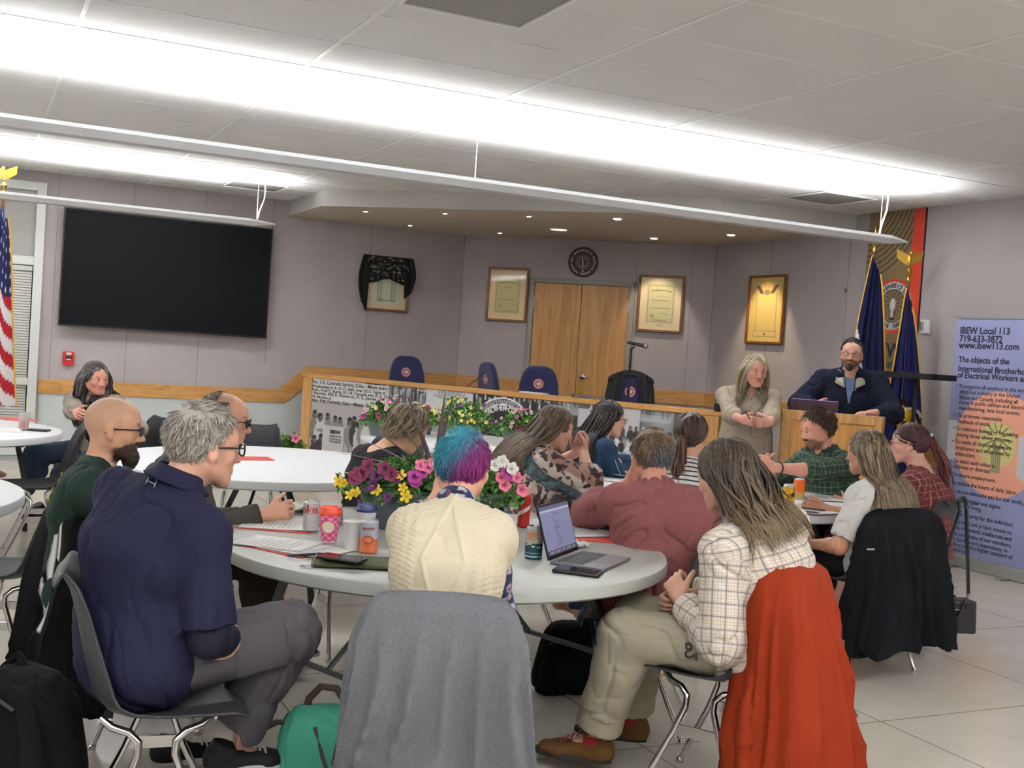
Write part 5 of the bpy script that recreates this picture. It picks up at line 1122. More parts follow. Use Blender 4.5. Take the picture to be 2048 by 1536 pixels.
def shirt(p, name, mt, to=.42, g=.014, loose=.008, extra_prims=(), h=.007, hem=True, **k):
    q = p.torso(g) + list(extra_prims)
    if hem and p.legs: q += [Seg(p.legs[e_][0], p.legs[e_][0] + nv(p.legs[e_][1] - p.legs[e_][0]) * .03, .082 * p.S * p.bulk ** .5 * p.hips ** .3 + g + .012, k=.05, tg='torso') for e_ in p.legs]
    if hem: hh = (.152 * p.S * p.hips + g + .014, .104 * p.S * p.hips + g + .014); q.append(Seg(p.hip - p.fw * .015 - [0, 0, .02], p.hip + (p.c1 - p.hip) * .45 - p.fw * .01, hh, (.142 * p.S * (p.bulk + p.hips) / 2 + g + .006, .102 * p.S * p.bulk + g + .006), side=p.side, k=.05, tg='torso'))
    for sd in p.arms: q += p.armp(sd, g - .002, to, 1, loose)
    p.coll = q; return p.cloth(name, q, mt, h=h, **k)
def pants(p, name, mt, to=.96, g=.012, loose=.012, h=.008, **k):
    q = [Seg(p.hip + [0, -.01, -.01], p.hip + (p.c1 - p.hip) * .2, (.146 * p.S * p.hips + g * .6, .098 * p.S * p.hips + g * .6), None, side=(1, 0, 0), k=.04)]
    for sd in p.legs: q += p.legp(sd, g, to, 1, loose)
    return p.cloth(name, q, mt, h=h, **k)
def collar(p, mt, r=.062, hgt=.03, w=.006, open_=30, lean=.0, name='collar', z=0.01, fl=.012):
    def f(u, v):
        a = math.radians(open_ / 2 + (360 - open_) * u + 90); rad = r + fl * v ** 2 - .006 * (1 - v)
        q = p.nk + p.side * rad * math.cos(a) * 1.05 + p.fw * (rad * math.sin(a)) + p.up * (z + hgt * (1 - v) * (1 - .35 * max(0, math.sin(a)))); return tuple(q)
    return p.part(name, MB().grid(f, 36, 5), mt, solid=w)
# ------------------------------------------------ 1 the man in the navy polo
def stub(col_, h0=-.06, a=.5):
    def f(s, P, L, C):
        m = (L[:, 2] > h0) & (np.linalg.norm(L, axis=1) < .2) & (L[:, 1] < .045) & (np.abs(L[:, 0]) < .078); w = np.clip((L[:, 2] - h0) / .03, 0, 1) * np.clip((.045 - L[:, 1]) / .02, 0, 1) * a * m; C[:] = C * (1 - w[:, None]) + np.array(lin(col_)) * w[:, None]
    return f
def chin(col_, a=.85):
    def f(s, P, L, C):
        n_ = vnoise(P * 160, 3); X = np.abs(L[:, 0]); y, z = L[:, 1], L[:, 2]; sm = lambda v, w: np.clip(v / w + .5, 0, 1)
        up_ = -.046 + np.clip((.075 - y) / .05, 0, 1) * -.022 + n_ * .004; w = sm(up_ - z, .010) * sm(z + .128, .012) * sm(y - .008 - n_ * .006, .018) * (np.linalg.norm(L, axis=1) < .2) * (X < .08)
        w *= 1 - (np.abs(z + .064) < .0055) * (X < .02) * (y > .08); w = (w * a)[:, None]; C[:] = C * (1 - w) + np.array(lin(col_)) * w
    return f
navy = Person('person in a navy polo with short grey hair and glasses, seated in the left foreground', 412, 808, 3.3, 66, S=1.0, neck=.8, lean=-6, hunch=26, yaw=-36, head=(-14, 4, 0), bulk=1.18, hips=1.06, sw=.185, skin='cb9a82', hz=.57)
navy.arm(1, np.array([.0, .30, .60]), (.5, -.1, -1), curl=.7); navy.arm(-1, np.array([-.08, .30, .60]), (.6, -.1, -1), curl=.7)
navy.leg(1, F(navy, pt(455, 1490, 3.45)), (.15, 1, .9)); navy.leg(-1, F(navy, at(345, 1480, .12)), (.3, 1, .4))
navy.body(.0055, paint=stub('8d8078', -.05, .5), brow='5b5048')
pol = clothm('polo_navy', '1e1f3d', .85); shirt(navy, 'polo_shirt', pol, .45, .015, .016, amp=0.0078, f=9, seed=3)
q = []
for sd in (1, -1): q += [x for x in navy.armp(sd, .004, .97, 1)]
navy.cloth('undersleeves', q, clothm('undersleeve', '15172b', .7), amp=0.0026); collar(navy, pol, .070, .045, .006, 40, fl=.026, z=.022)
lg = mat('logo_grey', '8e90a0', .5); c_ = navy.nk - navy.fw * .068 + navy.up * .005
o = MB()
for e_ in (-1, 1): o.tube([c_ + navy.side * (e_ * .018) + navy.up * (.011 * a) - navy.fw * (.022 + .0 * a) for a in (-1, -.5, 0, .5, 1)], [.002, .0035, .0045, .0035, .002], 6, 0, None, .4)
o.tube([c_ - navy.side * .018 - navy.fw * .022, c_ + navy.side * .018 - navy.fw * .022], .003, 6, 0, None, .4)
navy.part('emblem', o, lg)
cg = clothm('cargo_grey', '5b585c', .9); pants(navy, 'cargo_trousers', cg, .93, .016, .022, amp=0.0078, f=11, seed=6)
h_, kn, an, _t = navy.legs[1]; m_ = h_ + (kn - h_) * .72; nn_ = nv(np.cross(kn - h_, [0, 0, 1])); nn_ = nn_ if nn_[0] > 0 else -nn_
for z_, s_ in ((0, 1),):
    ax_ = nv(kn - h_); up_ = np.cross(nn_, ax_); b_ = MB(); M__ = Matrix(((ax_[0], up_[0], nn_[0], m_[0]), (ax_[1], up_[1], nn_[1], m_[1]), (ax_[2], up_[2], nn_[2], m_[2]), (0, 0, 0, 1)))
    b_.grid(lambda u, v: ((u - .5) * .16, (v - .5) * .15, .094 - .35 * ((v - .5) * .15) ** 2 * 10), 8, 8, 0, M__); navy.part('cargo_pocket', b_, cg, solid=.008, sub=1)
navy.hair(['8d857b', 'a39b90', '6f675e', 'b5aea4', '7d756b'], 'short', 1, 2400, .030, .010, napez=-.05, thick=.0035, front=.055, colf=lambda L, rr: np.clip(np.array(lin(['8d857b', 'a79f94', '70685f', 'b8b1a8'][rr.randint(4)])) * (1 + .25 * np.clip(-L[:, 2:3] * 12, -.3, 1)), 0, 1))
navy.glasses(bframe, thick=.0026); 
for sd in (1, -1): navy.shoe(sd, clothm('sneaker_black', '202124', .6), solew, 'sneaker', solew, 1.05)
# ------------------------------------------------ 2 the bald man in dark green
bald = Person('bald person with a dark beard and glasses in a dark green shirt, seated at left', 229, 793, 4.15, 70, S=.96, lean=-4, hunch=12, yaw=0, head=(6, 3, 0), bulk=.96, skin='c99a7c', hf=.005, neck=1.0)
bald.arm(1, np.array([.06, .40, .60]), (.4, 0, -1)); bald.arm(-1, np.array([-.08, .40, .60]), (.4, 0, -1)); bald.leg(1, np.array([.12, .50, .10])); bald.leg(-1, np.array([-.13, .46, .10]))
bald.body(.005, paint=lambda s, P, L, C: (stub('a08872', -.03, .4)(s, P, L, C), chin('211713', .95)(s, P, L, C)), brow='2e211c')
shirt(bald, 'green_shirt', clothm('shirt_green', '20392e', .85), .62, .014, .012, amp=0.0078, f=10, seed=8); collar(bald, clothm('shirt_green', ''), .060, .012, .005, 0, fl=.008, z=.0)
pants(bald, 'dark_trousers', clothm('trouser_black', '1c1c20')); bald.glasses(bframe, .02, .0026)
S_ = bald.S; q = [Seg(bald.H(-.030, .040, -.090), bald.H(0, .078, -.112), .016, .024, k=.02), Seg(bald.H(.030, .040, -.090), bald.H(0, .078, -.112), .016, .024, k=.02), Seg(bald.H(0, .07, -.10), bald.H(0, .07, -.140), .03, .018, k=.02), Seg(bald.H(-.018, .094, -.050), bald.H(.018, .094, -.050), .006, k=.01)]
P_, Q_ = surface(q, .004); P_ = folds(P_, vnormals(P_, Q_), .006, 60, 4); link('beard', npmesh('beard', P_, Q_, mat('beard_dark', '2a201c', .7, bump=.5, bscale=300)), bald.root)
yel = mat('print_yellow', 'b9a93c', .7); b_ = MB(); rr = random.Random(5)
for k in range(15):
    u_, v_ = rr.uniform(-.10, .02), rr.uniform(-.16, .10); c_ = bald.c2 + bald.side * (u_ - .02) + bald.up * v_; r_ = rr.uniform(.008, .02)
    dd = 0.0; p0 = np.array([c_ - bald.fw * .25]); 
    for it in range(24): dd = sdf(bald.coll, p0)[0]; p0 = p0 + bald.fw * dd * .9
    b_.tube([p0[0] + bald.side * r_ * math.cos(a) + bald.up * r_ * 1.3 * math.sin(a) for a in np.linspace(0, rr.uniform(3, 6.2), 9)], .0045, 6, 0, None, .5)
bald.part('back_print', b_, yel)
# ------------------------------------------------ 3 the man with round glasses
rg = Person('balding person with round glasses and a dark grey shirt, partly hidden behind the navy polo', 452, 783, 4.9, 70, S=1.0, lean=10, hunch=16, head=(16, 4, 0), bulk=1.12, skin='c79379')
rg.arm(1, F(rg, at(535, 1028, .78)), (.8, -.2, -1), curl=.8); rg.arm(-1, np.array([-.08, .32, .62]), (.6, 0, -1)); rg.leg(1, np.array([.10, .45, .10])); rg.leg(-1, np.array([-.1, .55, .12]))
rg.body(.006, paint=stub('7d6a5e', .0, .45), brow='4a3c34'); shirt(rg, 'grey_shirt', clothm('shirt_charcoal', '4a4641', .85), .95, .013, .012, amp=0.0065, seed=12); collar(rg, clothm('shirt_charcoal', ''), .06, .022, .005, 40); pants(rg, 'brown_trousers', clothm('trouser_brown', '3a302a'))
rg.hair(['4c4039', '5d5048', '6e6259'], 'short', 4, 700, .022, .006, napez=-.05, thick=.003, noroot=lambda L: (L[..., 2] > .085 - .35 * (L[..., 1] < -.04) * 0) & (L[..., 1] > -.03), front=.12); rg.glasses(bframe, .019, .0028, True)
for sd in (1, -1): rg.shoe(sd, shoeb, solew, 'sneaker', solew)
# ------------------------------------------------ 4 the woman with the short blond bob
bob = Person('person with a short streaked blond bob and black top, head bowed behind the flower planter', 836, 812, 5.55, 52, S=.93, lean=2, hunch=18, head=(22, 26, 0), bulk=.95, skin='c79a7c', sw=.165)
bob.arm(1, np.array([.10, .38, .68])); bob.arm(-1, np.array([-.10, .38, .68])); bob.leg(1, np.array([.1, .45, .1])); bob.leg(-1, np.array([-.1, .45, .1])); bob.body(.006)
shirt(bob, 'black_top', clothm('top_black', '17161c', .85), .5, .011, .006, extra_prims=[Seg(bob.nk - bob.fw * .03 + bob.up * .03, bob.nk - bob.fw * .02 - bob.up * .04, .085, .07, k=.02, neg=1)]); pants(bob, 'dark_trousers', clothm('trouser_black', ''))
def bobend(rr, L0, D):
    a = math.atan2(L0[0], -L0[1] + .02); a = max(-2.0, min(2.0, a)) ; r_ = .085 + .012 * rr.rand(); return bob.H(r_ * math.sin(a), -r_ * math.cos(a) * 1.05 - .005, -.075 - .022 * rr.rand() + .035 * (abs(a) > 1.2))
bob.coll = []; bob.hair(['63563f', '7a6b54', '4a3d30', '8d7c60', 'a39475'], 'long', 5, 520, end=bobend, vol=.022, thick=.0065, napez=-.06, wave=.006, front=.05)
b_ = MB()
for k in range(3): b_.sphere(bob.H((-.02 + .02 * k), -.03, .132), (.013, .009, .008), 8)
bob.part('hair_clip', b_, mat('clip_pink', 'c9a090', .4)); bob.part('necklace', MB().tube([bob.nk + bob.side * .062 * math.cos(a) + bob.fw * .064 * math.sin(a) - bob.up * .012 for a in np.linspace(0, 6.28, 30)], .002, 6), chrome)
# ------------------------------------------------ 5 the person in the cream vest
cr = Person('person with short teal and purple hair in a cream cable-knit vest, centre foreground', 930, 859, 3.45, 4, S=.90, hs=1.04, lean=10, hunch=12, head=(4, 8, 0), bulk=.98, skin='cf9a83', sw=.132, hips=1.12, hz=.56)
cr.arm(-1, F(cr, pt(880, 985, 3.75)), (.45, -.1, -1), hd=(.25, .1, 1), pn=(.3, .9, 0), curl=.75); cr.arm(1, np.array([.04, .42, .80]), (.25, -.1, -1)); cr.leg(1, np.array([.12, .46, .10])); cr.leg(-1, np.array([-.12, .46, .10]))
cr.body(.0045, brow='4a3040')
flor = mat('floral_navy', '24284a', .85, vc=True)
def florc(P, U, N):
    a = vnoise(P * 38, 2); b = vnoise(P * 60, 8); C = np.tile(lin('20264c'), (len(P), 1)); C[a > .28] = lin('a9a6ae'); C[(a > .1) & (a < .2)] = lin('3c4a78'); C[b > .45] = lin('6e3b4a'); C[b < -.5] = lin('12142a'); return C
q = cr.torso(.003)
for sd in cr.arms: q += cr.armp(sd, .012, .80, 1, .018)
q.append(Seg(cr.nk - cr.up * .02, cr.nk + cr.up * .025, .066, .060, k=.02)); cr.cloth('floral_blouse', q, flor, h=.005, amp=0.0065, seed=5, col_=florc)
def knit(P, U, N):
    x = (P - cr.c2) @ cr.side; z = (P - cr.c2) @ cr.up; o_ = np.zeros(len(P)); back = N @ cr.fw < .2
    dz = np.abs(((z * 5.2 + 50) % 2) - 1) * .062; o_ += .0055 * np.exp(-((np.abs(x) - dz) / .0050) ** 2) * (np.abs(x) < .072)
    for cx_ in (.095, .125, .155):
        t = np.abs(x) - cx_; ph = (z * 34) % 1; o_ += .0034 * np.exp(-((t - .007 * np.sin(ph * 2 * np.pi)) / .0055) ** 2) * (.6 + .4 * np.cos(z * 34 * 2 * np.pi)) ; o_ += .0034 * np.exp(-((t + .007 * np.sin(ph * 2 * np.pi)) / .0055) ** 2) * (.6 - .4 * np.cos(z * 34 * 2 * np.pi))
    o_ += 0 ; return o_ * back
q = cr.torso(.022)
for sd in cr.arms: q += cr.armp(sd, .016, .10, 1, .006)
q.append(Seg(cr.hip - cr.up * .0, cr.hip + cr.up * .10, (.175, .125), (.155, .115), side=cr.side, k=.05, tg='torso'))
cr.coll = q; cr.cloth('cream_vest', q, clothm('knit_cream', 'ece0c2', .95, .12, 260), h=.0045, amp=0.00395, f=8, seed=2, disp=knit)
cr.part('vest_collar', MB().grid(lambda u, v: tuple(cr.nk + cr.side * ((.066 + .014 * v + .0012 * math.cos(u * 380)) * math.cos(6.2832 * u) * 1.05) + cr.fw * ((.066 + .014 * v + .0012 * math.cos(u * 380)) * math.sin(6.2832 * u)) + cr.up * (.020 - .032 * v - .02 * max(0, math.sin(6.2832 * u)))), 190, 4, closeu=True), clothm('knit_cream', ''), solid=.008)
pants(cr, 'dark_trousers', clothm('trouser_black', ''))
def teal(L, rr):
    t = L[:, 0:1] * 9 + (.35 - L[:, 2:3] * 6) + .1 * rr.randn(); t = np.clip(t * 1.2, -.6, 1.2); A, B_, D_ = np.array(lin('1f7d90')), np.array(lin('4a2f62')), np.array(lin('7b1d63')); w = np.clip(t + .35, 0, 1); C = A * (1 - w) + B_ * w; w2 = np.clip((t - .3) * 1.6, 0, 1); return C * (1 - w2) + D_ * w2
cr.hair(None, 'short', 7, 2300, .030, .012, napez=-.075, thick=.0032, front=.05, colf=teal); cr.glasses(mat('wire', '8a8a90', .3, 1), .02, .001)
cr.part('finger_ring', MB().tube([pt(0, 0, 1) * 0 + Vector(tuple(cr.arms[-1][2] + cr.arms[-1][3] * .098 + np.array([.012 * math.cos(a), .012 * math.sin(a), 0]))) for a in np.linspace(0, 5.7, 12)], .002, 6, close=True), mat('silver', 'c9c9c9', .2, 1))
# ------------------------------------------------ 6 the woman in the patterned poncho
po = Person('person with long brown hair in a patterned poncho, hands clasped at the chin', 1118, 812, 6.15, 62, S=.97, lean=14, hunch=14, head=(8, 12, 0), bulk=1.15, skin='c08e78')
po.arm(1, F(po, pt(1168, 902, 6.25)), (1, .3, -1), hd=(-.15, .3, 1), pn=(-.5, -.6, 0), curl=.95); po.arm(-1, F(po, pt(1152, 905, 6.45)), (1, .3, -1), hd=(.25, .2, 1), pn=(.8, -.3, 0), curl=.95)
po.leg(1, np.array([.12, .45, .1])); po.leg(-1, np.array([-.12, .45, .1])); po.body(.005)
def poc(P, U, N):
    x, z = U[:, 0], P[:, 2]; C = np.tile(lin('b9aba0'), (len(P), 1)); a = vnoise(P * 45, 1); b = vnoise(P * 30, 4); C[a > .15] = lin('2b2228'); C[b > .4] = lin('6a4538')
    w = np.sin((z * 2.1 + P[:, 0] * 1.6 + P[:, 1]) * 9); m = w > .55; C[m] = lin('4a5660'); C[m & (a > .1)] = lin('5d7478'); C[(np.abs(w - .55) < .10)] = lin('26242c'); C[(np.abs(w - .52) < .035)] = lin('c9b8a6'); C[(w < -.75)] = lin('8d6f62'); C[(w < -.75) & (a > .1)] = lin('3a2226'); return C
q = po.torso(.022) + [Seg(po.c3 - po.up * .05, po.hip + [0, 0, .0], (.17, .14), (.26, .20), side=po.side, k=.06, tg='torso')]
for sd in po.arms: q += po.armp(sd, .022, .62, 1, .03)
q.append(Seg(po.shR, po.arms[1][1] - [0, 0, .08], .08, .07, k=.06)); po.coll = q; po.cloth('poncho', q, mat('poncho_print', 'b9aba0', .9, vc=True), h=.006, amp=0.0117, f=8, seed=9, col_=poc); pants(po, 'jeans', jeans)
def backend(s, wid=.15, lo=.36, hi=.26, yo=-.12, ylo=0):
    def f(rr, L0, D):
        t = L0[0] / .08; d = lo - (lo - hi) * rr.rand(); p = s.nk - s.up * (d - .09) + s.side * (t * wid * .7 + rr.normal() * .03) + s.fw * (yo + .02 * rr.normal()); return p
    return f
brn = ['4a3a2c', '5a4736', '3a2c22', '6b5642', '54422f']; po.hair(brn, 'long', 8, 620, end=backend(po, .17, .36, .24, -.15), vol=.02, thick=.0075, front=.06, part=.0)
# ------------------------------------------------ 7 the woman in the denim jacket
dn = Person('person with long black hair, glasses and a denim jacket, leaning on the white table', 1221, 800, 7.35, 58, S=.97, lean=16, hunch=12, head=(14, 4, 0), bulk=1.0, skin='c0907a')
dn.arm(1, F(dn, at(1236, 931, .80)), (1, -.3, -1), curl=.4); dn.arm(-1, F(dn, at(1268, 926, .80)), (1, 0, -1), curl=.4); dn.leg(1, np.array([.12, .45, .1])); dn.leg(-1, np.array([-.12, .45, .1])); dn.body(.006)
den = clothm('denim', '26405f', .9, .3, 200, var=.25, vscale=14); shirt(dn, 'denim_jacket', den, .93, .018, .012, amp=0.0078, seed=14); collar(dn, den, .066, .03, .006, 30, fl=.02); pants(dn, 'jeans', jeans)
sh, el, wr = dn.arms[1][:3]; st = mat('stitch', '8fa0b4', .7); o = MB(); off = nv(np.cross(el - sh, dn.fw)) * 0 + dn.side * .066
o.tube([sh + off - dn.fw * .02 + dn.up * .02, sh * .5 + el * .5 + off * .92 - dn.fw * .01, el + off * .9], .0025, 5); dn.part('seam_stitching', o, st)
dn.hair(['17120f', '211915', '120e0d', '2a201b', '1d1613'], 'long', 9, 620, end=backend(dn, .12, .40, .30, -.10), vol=.018, thick=.0075, rough=.38, front=.055); dn.glasses(bframe)
dn.part('bracelet', MB().tube([wr + nv(np.cross(wr - el, [0, 0, 1])) * .031 * math.cos(a) + np.array([0, 0, 1]) * .029 * math.sin(a) for a in np.linspace(0, 5.9, 16)], .005, 6, close=True), mat('bracelet_white', 'e0dede', .4))
# ------------------------------------------------ 8 ponytail and striped shirt
pn_ = Person('person with a dark brown ponytail and a black and white striped shirt, seen from behind', 1384, 826, 5.95, 16, S=.97, lean=8, hunch=10, head=(14, -2, 0), bulk=1.0, skin='c08e78', hz=.55)
pn_.arm(1, np.array([.12, .40, .80])); pn_.arm(-1, np.array([-.12, .40, .80])); pn_.leg(1, np.array([.12, .45, .1])); pn_.leg(-1, np.array([-.12, .45, .1])); pn_.body(.006)
shirt(pn_, 'striped_shirt', patmat('stripes', 'dcdad6', [(1, 38, .30, '1a191c', 1, 0)]), .92, .014, .01, amp=0.0039, seed=4); pants(pn_, 'jeans', jeans)
pn_.coll = []
def ponyend(rr, L0, D): return pn_.H(.0 + rr.normal() * .006, -.118, -.012 + rr.normal() * .008)
pn_.hair(['3b2a20', '4a3528', '2e2019', '553d2c', '41301f'], 'long', 10, 420, end=ponyend, vol=.004, thick=.006, front=.06, rough=.4)
def tail(s, base, tip, n, cols, w0=.03, w1=.035, seed=0, name='ponytail'):
    rr = np.random.RandomState(seed); b = MB(); me_v = []; V = []; Fq = []; C = []; n0 = 0
    for k in range(n):
        o1 = rr.normal(size=3) * w0 * .3; o2 = rr.normal(size=3) * w1 * .55; mid = (base + tip) / 2 + (o1 + o2) * .8 - s.HR[:, 1] * .03; l_ = 9; pts = np.array([(1 - t) ** 2 * (base + o1) + 2 * t * (1 - t) * (mid - s.HR[:, 1] * .02) + t * t * (tip + o2 + np.array([0, 0, rr.normal() * .02])) for t in np.linspace(0, 1, l_)])
        th = .006 * np.array([1, 1, 1, 1, 1, .9, .7, .4, .1]); x = s.HR[:, 0]; y = s.HR[:, 1]
        R_ = np.stack([pts + (x * math.cos(a) + y * math.sin(a)) * th[:, None] for a in np.linspace(0, 2 * np.pi, 6)[:-1]], 1).reshape(-1, 3); i = np.arange(l_ - 1)[:, None] * 5; j = np.arange(5)[None]; j2 = (j + 1) % 5
        Fq.append(np.stack([i + j, i + j2, i + 5 + j2, i + 5 + j], -1).reshape(-1, 4) + n0); V.append(R_); n0 += len(R_); C.append(np.tile(np.array(lin(cols[rr.randint(len(cols))])) * (.8 + .4 * rr.rand()), (len(R_), 1)))
    return link(name, npmesh(name, np.concatenate(V), np.concatenate(Fq), mat('hair_50', ''), np.concatenate(C)), s.root)
tail(pn_, pn_.H(0, -.122, -.01), pn_.nk - pn_.fw * .10 - pn_.up * .13 - pn_.side * .02, 110, ['4a3325', '5c4130', '3b281d', '6b4a32'])
# ------------------------------------------------ 9 the person in the rose-red top
pk = Person('broad person with cropped brown-grey hair in a rose-red sweater, seen from behind', 1303, 869, 4.95, -4, S=1.0, lean=14, hunch=14, head=(-12, 14, 0), bulk=1.25, hips=1.2, sw=.178, skin='c58c76', belly=.03)
pk.arm(-1, F(pk, pt(1262, 962, 5.1)), (1.1, .1, -.9), hd=(.5, .2, .9), pn=(.2, .9, .3), curl=.7); pk.arm(1, np.array([.10, .42, .80]), (1, 0, -1)); pk.leg(1, np.array([.12, .45, .1])); pk.leg(-1, F(pk, at(1150, 1290, .1))); pk.body(.005)
ros = clothm('sweater_rose', '94595a', .9); shirt(pk, 'rose_sweater', ros, .72, .018, .014, amp=0.0104, f=8, seed=17, dirn=(.5, .8, 1.4), extra_prims=[Seg(pk.hip - [0, 0, .04], pk.hip + pk.up * .1, (.215, .16), (.2, .15), side=pk.side, k=.06, tg='torso')]); pants(pk, 'jeans', jeans, .95)
def pkc(L, rr):
    c = np.array(lin(['5b4433', '6d5642', '4a382b', '7b674f'][rr.randint(4)])); g = np.array(lin(['5b5d60', '6e7074', '4a4c50'][rr.randint(3)])); w = np.clip((.05 - L[:, 2:3]) * 14, 0, 1) * np.clip((L[:, 0:1] + .08) * 14, 0, 1); return c * (1 - w) + g * w
pk.hair(None, 'short', 12, 1700, .034, .013, napez=-.062, thick=.0036, front=.05, colf=pkc)
sh, el, wr = pk.arms[-1][:3]; o = MB(); pts = [sh * (1 - t) + el * t - nv(pk.side) * (.078 - .008 * t) + np.array([0, -.01, .012 * math.sin(t * 60)]) for t in np.linspace(0, 1, 60)]; o.tube(pts, .006, 6, 0); pk.part('lace_trim', o, ros)
pk.shoe(-1, shoeb, soled, 'shoe')
# ------------------------------------------------ 10 the long-haired person in plaid
pl = Person('person with long brown hair in a checked shirt and khaki work trousers, right foreground', 1448, 879, 3.98, -74, S=1.02, lean=-8, hunch=27, yaw=34, slean=-2, head=(30, 14, 0), bulk=1.02, hips=1.0, sw=.178, skin='c79a82', hz=.55)
pl.arm(-1, F(pl, pt(1362, 1200, 3.95)), (.5, -.3, -1), hd=(.5, .5, .7), pn=(.9, 0, .2), curl=.9); pl.arm(1, F(pl, pt(1372, 1195, 4.1)), (.8, -.2, -1), curl=.9)
pl.leg(-1, F(pl, at(1190, 1478, .13)), (.0, 1, .3)); pl.leg(1, F(pl, at(1262, 1438, .13)), (.1, 1, .35)); pl.body(.0055)
pmt = patmat('plaid', 'dcd6ca', [(0, 95, .45, 'b8a691', .55, 0), (1, 95, .45, 'b8a691', .55, 0), (0, 23.75, .10, '5b5a66', .8, .1), (1, 23.75, .10, '5b5a66', .8, .1)])
ex = [Seg(pl.hip + [0, -.02, -.01], pl.hip + pl.up * .12, (.185, .14), (.17, .13), side=pl.side, k=.04, tg='torso')]
shirt(pl, 'checked_shirt', pmt, .90, .020, .016, extra_prims=ex, h=.006, amp=0.0117, f=8, seed=21); collar(pl, pmt, .07, .035, .006, 30, fl=.022)
kh = clothm('khaki', 'aca48e', .9, var=.06, vscale=20); pants(pl, 'khaki_trousers', kh, .86, .020, .020, h=.007, amp=0.0091, f=9, seed=23, dirn=(.7, 1.3, 1.1))
for sd in (-1, 1):
    h_, kn, an, _t = pl.legs[sd]; e_ = kn + (an - kn) * .80; dv = nv(an - kn); q = [Seg(e_ - dv * .045, e_ + dv * .035, (.083, .083), (.086, .086), k=.01, flat=3)]; pl.cloth('trouser_cuff', q, kh, h=.006, amp=0.0039)
    pl.cloth('sock', [Seg(kn + (an - kn) * .80, an, .040, .041, k=.02), Seg(an, an + [0, 0, -.03], .043, .045, k=.02)], mat('sock_print', '26346a', .9, vc=True), h=.005, amp=0.0013, col_=lambda P, U, N, an=an: np.where((np.abs(P[:, 2:3] - an[2] - .035) < .008), lin('c9c9c9'), np.where((P[:, 2:3] < an[2] + .022) , lin('8d1f2c'), np.where((np.abs(P[:, 2:3] - an[2] - .02) < .005), lin('d9b23a'), lin('20305f')))))
    pl.shoe(sd, clothm('boot_suede', '6b4a24', .85, var=.1, vscale=20), soled, 'boot', mat('lace_red', 'a01f22', .7), 1.1, .035)
sh, el, wr = pl.arms[-1][:3]; pl.hair(['43362a', '382c22', '4d3f31', '2f251d', '806b4c'], 'long', 13, 900, end=backend(pl, .15, .22, .08, -.09), vol=.022, thick=.0075, wave=.012, front=.05)
h_, kn, an, _t = pl.legs[-1]; ax_ = nv(h_ - kn); nn_ = np.array([-1.0, 0, 0]); nn_ = nv(nn_ - ax_ * nn_.dot(ax_)); up_ = np.cross(nn_, ax_); m_ = h_ * .62 + kn * .38 + nn_ * .108 + up_ * 0
M__ = Matrix(((-up_[0], -ax_[0], nn_[0], m_[0]), (-up_[1], -ax_[1], nn_[1], m_[1]), (-up_[2], -ax_[2], nn_[2], m_[2]), (0, 0, 0, 1))); t_ = text('P2', .06, ink, None, M__, 'CENTER', bold=.001); t_.parent = pl.root
# ------------------------------------------------ 11 green flannel
fl = Person('bearded person in a green flannel shirt with a dark wristband, seated before the podium', 1632, 820, 7.1, -118, S=1.0, lean=-4, hunch=10, head=(12, 14, 0), bulk=1.1, skin='c98f7a', sw=.185)
fl.arm(-1, F(fl, pt(1512, 936, 6.75)), (.9, -.4, -1), hd=None, curl=.3); fl.arm(1, F(fl, pt(1530, 930, 7.2)), (.9, -.2, -1), curl=.4); fl.leg(1, np.array([.12, .5, .1])); fl.leg(-1, np.array([-.12, .5, .1]))
fl.body(.005, paint=chin('3f2a20', .75), brow='3a281d'); flm = patmat('flannel', '24402f', [(0, 14, .35, '1b2a26', .7, 0), (1, 14, .35, '1b2a26', .7, 0), (0, 28, .10, '7b8d6a', .55, .2), (1, 28, .10, '7b8d6a', .55, .2)])
shirt(fl, 'flannel_shirt', flm, .60, .016, .016, amp=0.0078, seed=31); collar(fl, flm, .066, .032, .006, 40, fl=.022); pants(fl, 'dark_trousers', clothm('trouser_black', ''))
fl.hair(['3d2a1e', '4b3425', '2f2018', '5a4030'], 'short', 15, 1300, .045, .012, napez=-.085, thick=.004, front=.068)
sh, el, wr = fl.arms[-1][:3]; ax_ = nv(wr - el); a_ = nv(np.cross(ax_, [0, 0, 1])); b2 = np.cross(ax_, a_); fl.part('wristband', MB().tube([wr - ax_ * .03 + a_ * .032 * math.cos(a) + b2 * .030 * math.sin(a) for a in np.linspace(0, 5.9, 16)], .009, 6, close=True, flat=.5), blk)
q = [Seg(fl.H(-.045, .035, -.062), fl.H(0, .080, -.105), .016, .016, k=.02), Seg(fl.H(.045, .035, -.062), fl.H(0, .080, -.105), .016, .016, k=.02), Seg(fl.H(-.018, .094, -.050), fl.H(.018, .094, -.050), .005, k=.01)]
P_, Q_ = surface(q, .004); P_ = folds(P_, vnormals(P_, Q_), .004, 60, 4); link('beard', npmesh('beard', P_, Q_, mat('beard_brown', '3a271d', .7, bump=.5, bscale=300)), fl.root)
